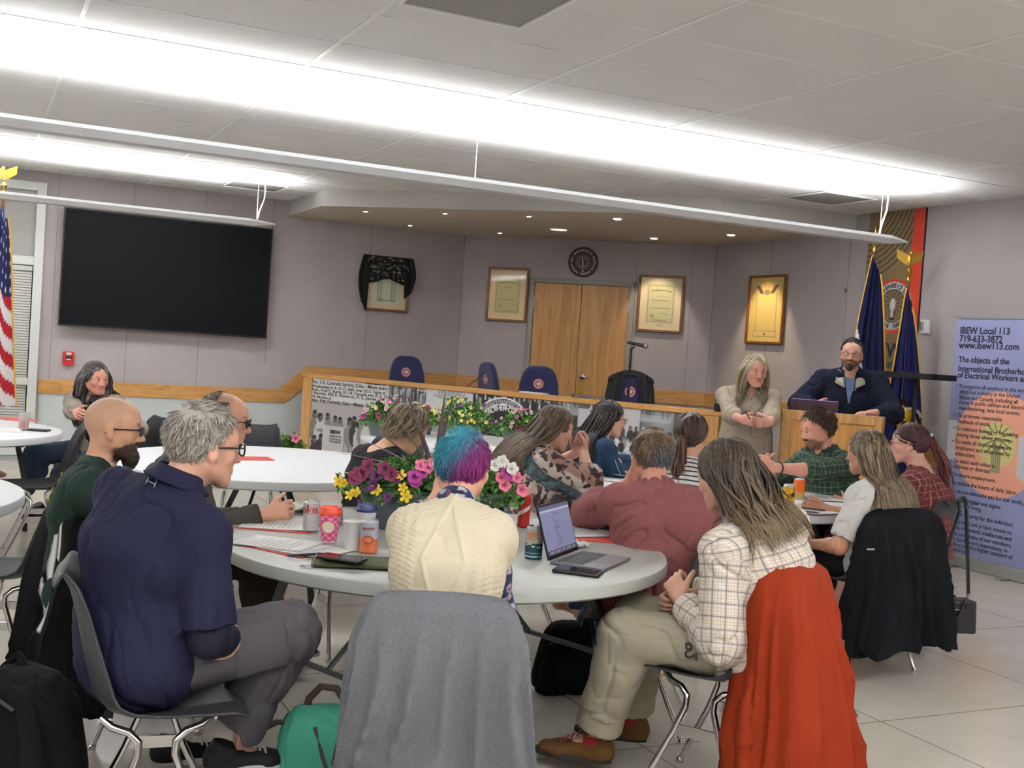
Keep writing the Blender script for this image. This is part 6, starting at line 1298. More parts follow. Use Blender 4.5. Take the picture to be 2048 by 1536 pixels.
# ------------------------------------------------ 12 white T-shirt
wt = Person('person with long streaked blond hair in a white T-shirt, chair with black jacket', 1736, 869, 5.85, -38, S=.95, lean=-4, hunch=16, head=(-6, 4, 0), bulk=1.02, hips=1.05, skin='b98568')
wt.arm(-1, F(wt, pt(1622, 1088, 5.9)), (.6, -.5, -1), curl=.4); wt.arm(1, np.array([.10, .42, .76]), (1, 0, -1)); wt.leg(1, np.array([.12, .45, .1])); wt.leg(-1, np.array([-.12, .45, .1])); wt.body(.006)
shirt(wt, 'white_shirt', clothm('tee_white', 'fbf8f4', .9), .42, .014, .012, amp=0.0078, seed=33); pants(wt, 'black_trousers', clothm('trouser_black', ''))
wt.hair(['5d4e3d', '6f5f4b', '483b2d', '857459', '75634a'], 'long', 16, 760, end=backend(wt, .13, .36, .24, -.10), vol=.02, thick=.007, front=.06, wave=.004)
# ------------------------------------------------ 13 red dress
rd = Person('person with a dark red ponytail, glasses and a red checked dress, seated far right', 1822, 870, 6.6, -52, S=.97, lean=-5, hunch=14, head=(-20, 2, 0), bulk=1.15, hips=1.15, skin='c99a88')
rd.arm(-1, np.array([-.12, .40, .72])); rd.arm(1, np.array([.12, .40, .72])); rd.leg(1, np.array([.12, .45, .1])); rd.leg(-1, np.array([-.12, .45, .1])); rd.body(.006)
rdm = patmat('dress_red', '5f1f22', [(0, 26, .12, 'b58a80', .6, 0), (1, 26, .12, 'b58a80', .35, 0)])
shirt(rd, 'red_dress', rdm, .40, .016, .02, amp=0.0078, seed=35, extra_prims=[Seg(rd.nk - rd.fw * .05 + rd.up * .03, rd.nk - rd.fw * .05 - rd.up * .03, .09, .06, k=.02, neg=1), Seg(rd.hip + [0, .02, -.02], rd.hip + rd.up * .2, (.24, .2), (.2, .16), side=rd.side, k=.05, tg='torso'), Seg(rd.legs[1][0], rd.legs[1][1], .11, k=.05), Seg(rd.legs[-1][0], rd.legs[-1][1], .11, k=.05)])
rd.coll = []
def ponyend(rr, L0, D): return rd.H(.0 + rr.normal() * .006, -.105, .045 + rr.normal() * .008)
rdc = ['3a1f20', '4a2526', '2e1819', '5c2e2b']; rd.hair(rdc, 'long', 18, 420, end=ponyend, vol=.004, thick=.006, front=.06, napez=-.07); tail(rd, rd.H(0, -.115, .045), rd.nk - rd.fw * .12 - rd.up * .10, 110, ['5a2a26', '6b322c', '45201e'], seed=4); rd.glasses(mat('glasses_red', '5a1f26', .3), .021)
rd.part('hair_bow', MB().sphere(rd.H(0, -.125, .055), (.016, .01, .016), 10).sphere(rd.H(.018, -.12, .06), (.010, .006, .012), 8).sphere(rd.H(-.018, -.12, .06), (.010, .006, .012), 8), white)
for sd in (1, -1): rd.shoe(sd, shoeb, soled)
# ------------------------------------------------ 14 cardigan woman
cd = Person('person with long dark greying hair in a beige cardigan, leaning on the far left table', 192, 723, 8.25, 196, S=.97, lean=12, hunch=14, head=(-66, 8, 4), bulk=1.05, skin='c48a76')
cd.arm(1, F(cd, at(158, 868, .80)), (1, -.3, -.9), curl=.5); cd.arm(-1, F(cd, pt(262, 872, 8.0)), (1, -.4, -.8), curl=.5); cd.leg(1, F(cd, at(75, 1010, .12)), (.6, 1, .4)); cd.leg(-1, F(cd, at(110, 1010, .12)), (.3, 1, .4)); cd.body(.006)
shirt(cd, 'cardigan', clothm('cardigan_beige', 'a3988b', .95, .3), .95, .018, .012, amp=0.0065, seed=37); pants(cd, 'jeans', jeans, .97)
q = [Seg(cd.c3 - cd.up * .07 + cd.fw * .085, cd.c1 + cd.fw * .10, (.045, .045), (.055, .05), side=cd.side, k=.02)]; cd.cloth('dark_top', q, clothm('top_plum', '2a1f2a'), h=.007, amp=0.0026)
def cdend(rr, L0, D):
    sg = np.sign(L0[0] + .01) or 1; return cd.nk + cd.side * sg * (.085 + .03 * rr.rand()) + cd.fw * (.02 + .09 * rr.rand()) - cd.up * (.10 + .12 * rr.rand())
cd.hair(['3a3230', '4a4240', '2b2424', '6b6462', '3d3330'], 'long', 20, 700, end=cdend, vol=.032, thick=.008, wave=.012, front=.062, part=.0)
for sd in (1, -1): cd.shoe(sd, shoeb, soled)
# ------------------------------------------------ 15 standing woman in beige
def stander(p): p.leg(1, np.array([.09, .0, .09]), (0, 1, 0)); p.leg(-1, np.array([-.09, .0, .09]), (0, 1, 0))
wm = Person('standing person with long blond-grey hair in a beige top, hands joined, by the podium', 1513, 709, 8.35, 182, S=.93, hz=.86, hs=1.05, lean=0, hunch=4, head=(-13, 8, 0), bulk=1.02, hips=1.1, skin='c9917f', sw=.185)
wm.arm(1, F(wm, pt(1482, 838, 8.0)), (.3, -.7, -1), hd=(-.95, .25, -.1), pn=(0, -1, -.2), curl=.8); wm.arm(-1, F(wm, pt(1540, 845, 8.0)), (.3, -.7, -1), hd=(.95, .25, -.1), pn=(0, -1, .1), curl=.7); stander(wm); wm.body(.0045, brow='5f4636', lip='a85a50')
bg = clothm('linen_beige', 'b3a693', .92, .3, 200, var=.05, vscale=30)
q = wm.torso(.018) + wm.bust(.012, .05) + [Seg(wm.c2, np.array([0, 0, .66]), (.18, .13), (.225, .165), side=wm.side, k=.05, flat=1, tg='torso'), Seg(wm.nk + wm.fw * .05 + wm.up * .05, wm.nk + wm.fw * .12 - wm.up * .05, .075, .02, k=.01, neg=1)]
for sd in wm.arms: q += wm.armp(sd, .014, .66, 1, .016)
wm.coll = q; wm.cloth('beige_top', q, bg, h=.006, amp=0.0091, f=7, seed=41, dirn=(1.2, 1.2, .35)); pants(wm, 'black_trousers', clothm('trouser_black', ''))
def wmend(rr, L0, D):
    sg = np.sign(L0[0] - .005) or 1; return wm.nk + wm.side * sg * (.075 + .025 * rr.rand()) + wm.fw * (.035 + .065 * rr.rand()) - wm.up * (.10 + .06 * rr.rand())
wm.hair(['8d8168', 'a69a7f', '75684f', 'b9ad92', '6f6350'], 'long', 22, 760, end=wmend, vol=.022, thick=.0065, front=.066, part=.01)
wm.part('pendant_necklace', MB().tube([wm.nk + wm.side * .055 * math.cos(a) + wm.fw * (.062 + .045 * max(0, math.sin(a)) ** 2) * math.sin(a) - wm.up * (.005 + .055 * max(0, math.sin(a)) ** 3) for a in np.linspace(0, 6.28, 40)], .0015, 5).sphere(wm.nk + wm.fw * .112 - wm.up * .064, .007, 8), chrome)
c_ = (F(wm, pt(1500, 838, 7.93))); wm.part('held_pen', MB().tube([c_, c_ + np.array([.04, .02, .05])], .004, 6), blk)
for sd in (1, -1): wm.shoe(sd, shoeb, soled)
# ------------------------------------------------ 16 the speaker at the podium
mn = Person('bearded person with glasses in a navy quarter-zip pullover, standing behind the podium', 1708, 673, 8.95, -166, S=1.03, hz=.93, lean=10, hunch=10, head=(6, 2, -3), bulk=1.45, hips=1.2, belly=.02, sw=.20, skin='cb9a85', hf=.035, hs=.98)
mn.arm(1, F(mn, pt(1752, 835, 8.75)) * 0 + F(mn, pt(1628, 812, 8.85)), (1, -.3, -.8), curl=.3); mn.arm(-1, F(mn, pt(1742, 826, 8.75)), (1.2, -.3, -.8), pn=(0, 0, -1), curl=.3)
mn.leg(1, np.array([.12, -.05, .09]), (0, 1, 0)); mn.leg(-1, np.array([-.12, -.05, .09]), (0, 1, 0)); mn.body(.005, paint=chin('3a2620', .85), brow='2e211c')
nvp = clothm('pullover_navy', '1b2136', .9); q = mn.torso(.018); 
for sd in mn.arms: q += mn.armp(sd, .018, .90, 1, .012)
zi = mn.nk + mn.fw * .10 - mn.up * .01; q.append(Seg(zi + mn.up * .03, mn.c3 + mn.fw * .16 - mn.up * .16, (.045, .05), (.004, .05), side=mn.side, k=.005, neg=1)); mn.coll = q; mn.cloth('pullover', q, nvp, h=.006, amp=0.0091, f=8, seed=45)
mn.cloth('light_blue_shirt', mn.torso(.006), clothm('tee_blue', '8199c4', .9), h=.008, amp=0.0013)
crm = clothm('collar_cream', 'cfc9b6', .9)
for e_ in (-1, 1):
    b_ = MB(); K0 = [mn.nk + mn.side * e_ * .060 - mn.fw * .02 + mn.up * .035, mn.nk + mn.side * e_ * .048 + mn.fw * .055 + mn.up * .010, mn.nk + mn.side * e_ * .040 + mn.fw * .135 - mn.up * .075, mn.nk + mn.side * e_ * .115 + mn.fw * .110 - mn.up * .045, mn.nk + mn.side * e_ * .100 - mn.fw * .0 + mn.up * .022]
    b_.add([tuple(v) for v in K0], [(0, 1, 2, 3, 4)]); mn.part('collar_flap', b_, crm, solid=.008, sub=0)
collar(mn, nvp, .075, .04, .008, 70, fl=.01); mn.hair(['2a1d18', '35251d', '211612', '3f2d23'], 'short', 24, 1400, .022, .010, napez=-.055, thick=.0035, front=.066, swoop=.2); mn.glasses(bframe, .019, .0013)
q = [Seg(mn.H(-.056, .02, -.050), mn.H(0, .080, -.108), .018, .018, k=.02), Seg(mn.H(.056, .02, -.050), mn.H(0, .080, -.108), .018, .018, k=.02), Seg(mn.H(-.020, .094, -.050), mn.H(.020, .094, -.050), .0055, k=.01)]
P_, Q_ = surface(q, .004); P_ = folds(P_, vnormals(P_, Q_), .004, 60, 4); link('beard', npmesh('beard', P_, Q_, mat('beard_dark', ''), None), mn.root)
pants(mn, 'dark_trousers', clothm('trouser_black', ''))
for sd in (1, -1): mn.shoe(sd, shoeb, soled)
# ------------------------------------------------ 17 cut off at the left edge
ed = Person('person cut off by the left edge, only a brown shoe, knee and hand in view', -150, 770, 6.35, 96, S=1.0, lean=4, hunch=10, bulk=1.1, skin='b98568')
ed.arm(1, F(ed, pt(2, 932, 6.0)), (.8, -.3, -1), curl=.9); ed.arm(-1, np.array([-.1, .3, .7])); ed.leg(1, F(ed, pt(-22, 1165, 5.85)), (.1, 1, 1)); ed.leg(-1, np.array([-.12, .3, .1])); ed.body(.007)
shirt(ed, 'maroon_shirt', clothm('shirt_maroon', '4a2228'), .9); pants(ed, 'maroon_trousers', clothm('trouser_maroon', '3d2226')); ed.hair(['3a2a20', '4a382c'], 'short', 30, 400)
for sd in (1, -1): ed.shoe(sd, mat('shoe_leather', '6a3d22', .4), soled)
# ================================================================= CHAIRS IN USE
def sit(p, label, phi=None, dy=-.075, dx=0, kind=''):
    ph = p.phi if phi is None else phi; a = math.radians(face(ph)); x = p.x + math.sin(a) * dy + math.cos(a) * dx; y = p.y - math.cos(a) * dy + math.sin(a) * dx
    return chair(x, y, ph, label, kind)
c_navy = sit(navy, 'charcoal shell chair on chrome legs under the navy polo, bare back at left', 72)
c_bald = sit(bald, 'charcoal shell chair under the bald person, striped track jacket on its back', 56, -.22)
c_rg = sit(rg, 'charcoal shell chair under the person with round glasses'); c_bob = sit(bob, 'charcoal shell chair under the person with the short blond bob', -30)
c_cr = sit(cr, 'charcoal shell chair under the cream vest, hidden by the grey coat', -2); c_po = sit(po, 'charcoal shell chair under the patterned poncho'); c_dn = sit(dn, 'charcoal shell chair under the denim jacket')
c_pn = sit(pn_, 'charcoal shell chair under the striped shirt'); c_pk = sit(pk, 'charcoal shell chair under the rose-red sweater', -80); c_pl = sit(pl, 'charcoal shell chair under the checked shirt, red jacket on its back', -60, -.14)
c_fl = sit(fl, 'charcoal shell chair under the green flannel shirt'); c_wt = sit(wt, 'charcoal shell chair under the white T-shirt, black jacket on its back', -24, -.12); c_rd = sit(rd, 'charcoal shell chair at far right with a black handbag hanging from it', -48, -.10)
c_cd = sit(cd, 'charcoal shell chair under the beige cardigan by the back wall')
c_ed = sit(ed, 'charcoal shell chair mostly outside the left edge')
p = at(42, 1100, .45); chair(pt(0, 1100, 4.75).x, pt(0, 1100, 4.75).y, -100, 'empty charcoal shell chair at the left edge, tucked to the lower white table')
p = pt(500, 900, 8.2); chair(p.x, p.y, 172, 'empty charcoal chair facing the camera behind the large white table, right of the balding person', 'd')
p = pt(292, 900, 8.25); chair(p.x, p.y, 200, 'empty charcoal chair facing the camera behind the bald person', 'd')
p = pt(75, 900, 7.2); chair(p.x, p.y, -115, 'dark shell chair under the far left table, seat edge-on', 'd')
p = pt(775, 905, 7.75); chair(p.x, p.y, 190, 'dark empty chair before the planter table, left of the blond bob', 'd')
# ---- clothes hung on chairs: closed folded drapes around the chair back
def drape(name, label, ch, mt, ln=.6, w0=.19, w1=.25, d0=.045, d1=.085, seed=0, amp=.022, nf=9, skew=0, col_=None, yc=-.285, zt=.845, hang=-.03, lap=True, flare=(0, 0)):
    e = empty(name, label, 'jacket', ch.location, 0); e.rotation_euler = ch.rotation_euler
    nu, nv_ = 140, 60; th = np.linspace(0, 2 * np.pi, nu, endpoint=False); V = []; rr = np.random.RandomState(seed); ph = rr.rand(6) * 6.28
    for j in range(nv_ + 1):
        v = j / nv_; top = min(1, v / .06); tt = math.sin(top * math.pi / 2)
        a = (w0 + (w1 - w0) * min(1, v * 6) ** .7 + .02 * v) * (.93 + .07 * tt); b = (d0 + (d1 - d0) * min(1, v * 1.5) + .02 * v) * (.15 + .85 * tt) + .012
        fo = amp * min(1, v * 3.0) * (.55 + .75 * v)
        c, s_ = np.cos(th), np.sin(th); q = 1 / (np.abs(c) ** 4.5 + np.abs(s_) ** 4.5) ** (1 / 4.5); wr_ = vnoise(np.c_[c * 2.5, s_ * 2.5, np.full(nu, v * 2.2)], seed) * 1.8; w_ = (1 - 2.2 * np.abs(np.sin(nf * .5 * th + ph[0] + 1.1 * v + wr_)) ** .7) * .75 + np.sin(4 * th + ph[2] + v * 2) * .45; w_ = w_ + .55; x = c * q * (a + fo * w_ * .35 + np.where(c > 0, flare[1], flare[0]) * v ** 1.5); y = s_ * q * (b + fo * w_ * 1.35) 
        z = zt - v * ln - .014 * np.abs(c) ** 3 * (1 - v) + (.02 * np.sin(3 * th + ph[3]) + .012 * np.sin(9 * th)) * v ** 2 + skew * x * v
        V.append(np.c_[x, yc + y + hang * v, z])
    V = np.concatenate(V); n = vnoise(V * 9, seed + 3); V = V + np.c_[np.zeros(len(V)), n * .006, np.zeros(len(V))]
    i = np.arange(nv_)[:, None] * nu; j = np.arange(nu)[None]; j2 = (j + 1) % nu; Q = np.stack([i + j, i + nu + j, i + nu + j2, i + j2], -1).reshape(-1, 4)
    top = np.arange(nu); V = np.vstack([V, [0, yc, zt + .004]]); C = col_(V, np.r_[np.tile(th, nv_ + 1), 0], np.r_[np.repeat(np.linspace(0, 1, nv_ + 1), nu), 0]) if col_ else None
    Q = np.vstack([Q, np.stack([top, (top + 1) % nu, np.full(nu, len(V) - 1), np.full(nu, len(V) - 1)], 1)])
    me = bpy.data.meshes.new(name + '_body'); me.from_pydata(V.tolist(), [], [tuple(f) if f[2] != f[3] else tuple(f[:3]) for f in Q.tolist()]); me.materials.append(mt); me.polygons.foreach_set('use_smooth', [True] * len(me.polygons))
    if C is not None: at_ = me.color_attributes.new('vc', 'FLOAT_COLOR', 'POINT'); at_.data.foreach_set('color', np.c_[C, np.ones(len(C))].astype(np.float32).ravel())
    o = link('jacket_body', me, e); md = o.modifiers.new('t', 'SOLIDIFY'); md.thickness = .006; return e
def sleeve(e, pts, r, mt, name='sleeve', seed=0):
    b = MB(); pts = [Vector(p) for p in pts]; n = 26; P = []
    for i in range(n + 1):
        t = i / n * (len(pts) - 1); k = min(int(t), len(pts) - 2); f = t - k; P.append(pts[k] * (1 - f) + pts[k + 1] * f)
    R_ = [(r[0] + (r[1] - r[0]) * i / n) * (1 + .10 * math.sin(i * 1.3 + seed) + .06 * math.sin(i * 2.9)) for i in range(n + 1)]
    b.tube(P, R_, 20, 0, None, .6); return b.build(name, mt, e, sub=1)
wool = mat('wool_grey', '626367', .95, bump=.4, bscale=420, var=.16, vscale=160)
e = drape('coat', 'grey wool coat draped over the chair back behind the cream vest', c_cr, wool, .72, .182, .232, .066, .105, 3, .032, 18, 0, zt=.850, yc=-.268, flare=(.01, .04))
sleeve(e, [(-.15, -.28, .72), (-.19, -.30, .58), (-.21, -.30, .40), (-.205, -.30, .16)], (.03, .055), wool); sleeve(e, [(.15, -.28, .72), (.20, -.30, .56), (.235, -.30, .38), (.24, -.30, .2)], (.03, .06), wool, seed=2)
redj = mat('jacket_red', '86290c', .8, spec=.2, bump=.15, bscale=60, var=.05, vscale=8)
e = drape('jacket', 'orange-red rain jacket draped over the chair back behind the checked shirt', c_pl, redj, .76, .180, .240, .065, .12, 8, .032, 14, 0, zt=.858, yc=-.262, hang=-.05, flare=(.02, .03))
sleeve(e, [(-.15, -.24, .70), (-.20, -.22, .52), (-.22, -.21, .36), (-.21, -.22, .14)], (.04, .075), redj, seed=1)
blkj = mat('jacket_dark_grey', '101216', .85, spec=.15, bump=.2, bscale=50, var=.08, vscale=10)
e = drape('jacket', 'black rain jacket draped over the chair back behind the white T-shirt', c_wt, blkj, .68, .180, .235, .06, .105, 5, .030, 13, 0, zt=.855, yc=-.268, hang=-.04, flare=(.06, .01))
sleeve(e, [(-.16, -.28, .68), (-.23, -.30, .5), (-.26, -.30, .3), (-.25, -.30, .12)], (.04, .075), blkj, seed=3)
MB().box(-.30, -.255, -.365, -.36, .665, .672).build('logo_tab', mat('tab_grey', '9aa0a2', .5), e, smooth=False)
def trackc(V, th, v):
    C = np.tile(lin('0b0b0d'), (len(V), 1)); x = V[:, 0]; m = (v < .62) & (((th > 4.86) & (th < 4.96)) | ((th > 5.04) & (th < 5.14)) | ((th > 5.2) & (th < 5.28) & (v < .25))); C[m] = lin('d5d5d3'); return C
trk = mat('track_jacket_black', '15161a', .9, spec=.12, vc=True, bump=.15, bscale=200)
e = drape('track_jacket', 'black track jacket with white stripes hanging on the chair of the bald person', c_bald, trk, .70, .18, .235, .058, .085, 11, .020, 10, 0, trackc, zt=.84, yc=-.268, hang=-.02)
rbag = mat('red_fabric', '8e1c20', .8); tag(MB().box(-.2, .2, -.02, .02, 0, .30, 0, T(c_fl.location.x, c_fl.location.y, .52) @ RZ(math.degrees(c_fl.rotation_euler.z)) @ T(0, -.33, 0)).build('red_vest', rbag, bev=.02), 'red garment over the chair back behind the green flannel shirt', 'garment')
# ================================================================= BAGS
bkm = mat('bag_black', '0d0d0f', .9, spec=.15, bump=.3, bscale=90)
def rbox(w, d, h, r=.05, tw=.85, n=10):        # soft rounded bag body, sdf based
    q = [Seg((-w / 2 + r, 0, r), (w / 2 - r, 0, r), (d / 2, r), None, side=(0, 1, 0), k=.03), Seg((-w / 2 * tw + r, 0, h - r), (w / 2 * tw - r, 0, h - r), (d / 2 * .8, r), None, side=(0, 1, 0), k=.03)]
    for t in np.linspace(0, 1, n): z = r + (h - 2 * r) * t; ww = w / 2 * (1 + (tw - 1) * t) - r; q.append(Seg((-ww, 0, z), (ww, 0, z), (d / 2 * (1 - .2 * t ** 2), r * 1.2), None, side=(0, 1, 0), k=.04))
    return q
p = at(655, 1600, 0); dp = 3.55; p = pt(648, 1480, dp)
e = empty('backpack', 'turquoise backpack with a brown top handle on the floor before the grey coat', 'backpack', (p.x, p.y, 0), face(-8)); tq = mat('canvas_turquoise', '378a73', .85, bump=.2, bscale=220, var=.06, vscale=6); brn_ = mat('leather_brown', '3a2a22', .6)
P_, Q_ = surface(rbox(.255, .14, .345, .05, .9), .007); P_ = folds(P_, vnormals(P_, Q_), .006, 8, 3); link('bag_body', npmesh('bag_body', P_, Q_, tq), e)
MB().tube([(-.06, 0, .335), (-.055, 0, .38), (-.02, .0, .42), (.03, 0, .415), (.06, 0, .37), (.065, 0, .335)], .012, 8, 0, None, .5).build('top_handle', brn_, e)
MB().tube([(-.03, -.072, .315), (.0, -.078, .22), (.045, -.08, .1), (.055, -.078, .01)], .006, 8, 0, None, .6).build('front_zip', brn_, e); MB().tube([(.055, -.066, .32), (.062, -.076, .2), (.058, -.078, .1)], .006, 8, 0, None, .6).build('front_zip', brn_, e)
MB().box(-.002, .034, -.085, -.074, .20, .30, 0, RY(8)).build('brand_strap', brn_, e, bev=.004, smooth=False); MB().tube([(-.10, -.02, .31), (-.15, -.03, .315), (-.17, -.04, .31)], .008, 6).tube([(-.14, -.03, .315), (-.18, -.035, .295)], .006, 6).build('strap_end', brn_, e); MB().tube([(-.13, -.05, .0), (-.13, -.05, .05)], .02, 8).build('corner_patch', brn_, e)
p = pt(55, 1480, 3.25); e = empty('backpack', 'black backpack at the lower left corner with zip pulls and a hanging strap', 'backpack', (p.x, p.y, 0), face(30))
P_, Q_ = surface(rbox(.36, .22, .50, .07, .75), .008); P_ = folds(P_, vnormals(P_, Q_), .010, 7, 9); link('bag_body', npmesh('bag_body', P_, Q_, bkm), e)
MB().tube([(.10, -.09, .46), (.17, -.12, .36), (.20, -.13, .2), (.21, -.13, .05), (.22, -.12, .0)], .028, 8, 0, None, .35).build('shoulder_strap', bkm, e); MB().box(.175, .235, -.165, -.15, .12, .14).build('strap_buckle', steel, e, smooth=False)
MB().tube([(-.10, -.11, .44), (0, -.12, .455), (.08, -.11, .43)], .005, 6).build('zip', dark, e); MB().tube([(-.02, -.125, .45), (-.045, -.135, .42)], .004, 6).build('zip_pull', steel, e); MB().tube([(-.03, -.14, .14), (-.033, -.145, .10)], .005, 6).build('zip_pull', steel, e); MB().tube([(-.12, 0, .49), (-.06, 0, .54), (.0, 0, .49)], .012, 8).build('top_handle', bkm, e)
p = pt(1130, 1330, 5.05); e = empty('backpack', 'black bag on the floor beneath the right side of the grey table', 'backpack', (p.x, p.y, 0), face(-20))
P_, Q_ = surface(rbox(.26, .16, .30, .05, .6), .01); P_ = folds(P_, vnormals(P_, Q_), .010, 9, 2); link('bag_body', npmesh('bag_body', P_, Q_, bkm), e); MB().tube([(-.04, -.08, .26), (-.12, -.1, .24), (-.15, -.1, .12), (-.1, -.09, .02)], .02, 8, 0, None, .4).build('shoulder_strap', bkm, e)
# handbag hanging from the far right chair
a_ = c_rd.rotation_euler.z; p = pt(1894, 1262, 5.95); zb = p.z
e = empty('handbag', 'structured black handbag hanging by its strap from the far right chair', 'handbag', (p.x, p.y, zb), face(-4)); lth = mat('leather_black', '18181b', .4, bump=.1, bscale=200)
b_ = MB().prism([(-.135, 0), (.135, 0), (.125, .175), (-.12, .175)], -.055, .055, 0, RX(90)).build('bag_body', lth, e, bev=.012); MB().box(-.09, .05, -.062, -.058, .125, .131).build('zip', steel, e, smooth=False)
for s_ in (-1, 1): MB().tube([(-.06, s_ * .05, .13), (-.058, s_ * .06, .18), (-.02, s_ * .065, .06 + .03), (.02, s_ * .065, .09), (.058, s_ * .06, .18), (.06, s_ * .05, .13)], .007, 8).build('handle', lth, e)
ct = Vector((c_rd.location.x, c_rd.location.y, 0)); bk_ = Vector((math.sin(a_), -math.cos(a_), 0)); tp = ct + bk_ * .315; tp.z = .832; L0 = T(p.x, p.y, zb) @ RZ(face(-4)); Li = L0.inverted()
for s_ in (-1, 1):
    lo = L0 @ Vector((s_ * .10, 0, .175)); up_ = tp + Vector((math.cos(a_), math.sin(a_), 0)) * s_ * .05; mid = tp + bk_ * .012 + Vector((0, 0, .0)) + Vector((math.cos(a_), math.sin(a_), 0)) * s_ * .05
    o = MB().tube([Li @ lo, Li @ (lo + Vector((0, 0, .03)))], .008, 8).build('strap_ring', steel, e); MB().tube([Li @ (lo + Vector((0, 0, .02))), Li @ (mid + Vector((0, 0, -.06)) + bk_ * .01), Li @ mid, Li @ (tp + Vector((0, 0, .012)))], .010, 8, 0, None, .35).build('shoulder_strap', lth, e)
# ================================================================= PLANTERS
leafm = mat('leaf_green', '3c6a2a', .55, vc=True, spec=.3); potm = mat('planter_grey', '5c656e', .55, bump=.2, bscale=120); soil = mat('soil', '2a1f18', .95)
def flower_mesh(name, c1, c2, c3, r=.026, lobes=5, deep=.014, pointy=False):
    V = [(0, 0, -deep)]; C = [lin(c3)]; n = lobes * 6
    for ring, (f, cc, z) in enumerate(((.25, c2, -deep * .4), (.65, c1, 0), (1.0, c1, .001))):
        for k in range(n):
            a = 2 * math.pi * k / n; w = abs(math.cos(a * lobes / 2)); rad = r * f * ((.80 + .2 * w) if not pointy else (.45 + .55 * w ** .7 if ring else 1)); V.append((rad * math.cos(a), rad * math.sin(a), z + (.004 * math.sin(a * lobes + 1) if ring == 2 else 0))); C.append(lin(cc))
    F_ = [(0, 1 + k, 1 + (k + 1) % n) for k in range(n)]
    for g_ in range(2): F_ += [(1 + g_ * n + k, 1 + (g_ + 1) * n + k, 1 + (g_ + 1) * n + (k + 1) % n, 1 + g_ * n + (k + 1) % n) for k in range(n)]
    me = bpy.data.meshes.new(name); me.from_pydata(V, [], F_); me.materials.append(mat('petal', 'ffffff', .6, vc=True)); me.polygons.foreach_set('use_smooth', [True] * len(F_))
    at_ = me.color_attributes.new('vc', 'FLOAT_COLOR', 'POINT'); at_.data.foreach_set('color', np.array([(*c, 1) for c in C], np.float32).ravel()); return me
FL = {'purple': flower_mesh('flower', '5e1f62', '3a103e', '1d0a22', .030), 'magenta': flower_mesh('flower', 'a8338c', '7a1c5e', '2e0f26', .030), 'pink': flower_mesh('flower', 'd9708c', 'b3486a', '6a2038', .029), 'yellow': flower_mesh('flower', 'e3c62c', 'd2a81c', 'a0761a', .024, 5, .003, True), 'white': flower_mesh('flower', 'e6e6dc', 'cfd2b8', '8a9060', .028), 'pinkring': flower_mesh('flower', 'd9a8b4', '7a2a48', '4a1428', .024), 'redring': flower_mesh('flower', 'c9a0a0', '8e1f2c', '4a1020', .020), 'lemon': flower_mesh('flower', 'd6d36a', 'b0aa3a', '6a6a1e', .022), 'wine': flower_mesh('flower', '7a1f4a', '4a1030', '240818', .032)}
def planter(label, p, rx, ry, h, phi, fol, flowers, nleaf=2600, seed=0, spikes=0, leaf=.02, base=.72):
    e = empty('flower_planter', label, 'planter', p, face(phi)); rr = np.random.RandomState(seed); S_ = Matrix.Diagonal((rx, ry, 1, 1))
    MB().lathe([(0, 0), (base, 0), (base + .01, .006), (.93, h * .80), (.955, h * .82), (1.0, h * .86), (1.0, h), (.95, h), (.93, h * .88), (base - .02, .02), (0, .02)], 56, 0, S_).build('pot', potm, e)
    MB().lathe([(0, h * .93), (.93, h * .9)], 40, 0, S_).build('soil', soil, e)
    n = nleaf; fx, fy, fz = fol; D = rr.normal(size=(n, 3)); D[:, 2] = np.abs(D[:, 2]); D /= np.linalg.norm(D, axis=1)[:, None]; rad = rr.rand(n) ** .35; Cn = D * rad[:, None] * [fx, fy, fz]; Cn *= (1 + .22 * vnoise(D * 2.2, seed)[:, None]); dr_ = np.clip(rr.rand(n) - .75, 0, 1); rim = np.hypot(Cn[:, 0] / rx, Cn[:, 1] / ry) > 1; Cn[:, 2] += h * .92; Cn[rim, 2] -= rr.rand(rim.sum()) * .05
    A = rr.normal(size=(n, 3)) + D * .6; A /= np.linalg.norm(A, axis=1)[:, None]; B_ = np.cross(A, rr.normal(size=(n, 3))); B_ /= np.linalg.norm(B_, axis=1)[:, None]; l = leaf * (.6 + .8 * rr.rand(n))[:, None]
    V = np.stack([Cn - A * l, Cn + B_ * l * .45 - A * l * .2, Cn + A * l, Cn - B_ * l * .45 - A * l * .2], 1).reshape(-1, 3); g = np.array([lin(c) for c in ('3f6b2c', '5a8a38', '2c4f22', '4c7a30', '6f9a48')])[rr.randint(0, 5, n)] * (.6 + .7 * rr.rand(n))[:, None]
    st_ = link('foliage', npmesh('foliage', V, np.arange(4 * n).reshape(-1, 4), leafm, np.repeat(g, 4, 0), False), e); st_['kind'] = 'stuff'
    for kind, x, y, z, ax_, ay_, s_ in flowers:
        o = link('flower', FL[kind], e); o.matrix_local = T(x, y, z + h) @ RX(ax_) @ RY(ay_) @ Matrix.Diagonal((s_ * .82, s_ * .82, s_ * .82, 1))
    for k in range(spikes):
        a = -2.0 + 4.4 * k / max(1, spikes - 1) + rr.normal() * .15; L__ = .34 + .10 * rr.rand(); up = math.cos(a * .62) * .8 + .15; dx = math.sin(a * .62); pts = [(dx * L__ * t * 1.0, rr.normal() * .01 - .02 * t, h + fz * .3 + up * L__ * t - .05 * t * t) for t in np.linspace(0, 1, 7)]
        MB().tube(pts, [.006, .009, .010, .009, .007, .004, .001], 6, 0, None, .25).build('spike_leaf', mat('spike_leaf', '4a3b40', .5), e)
    return e
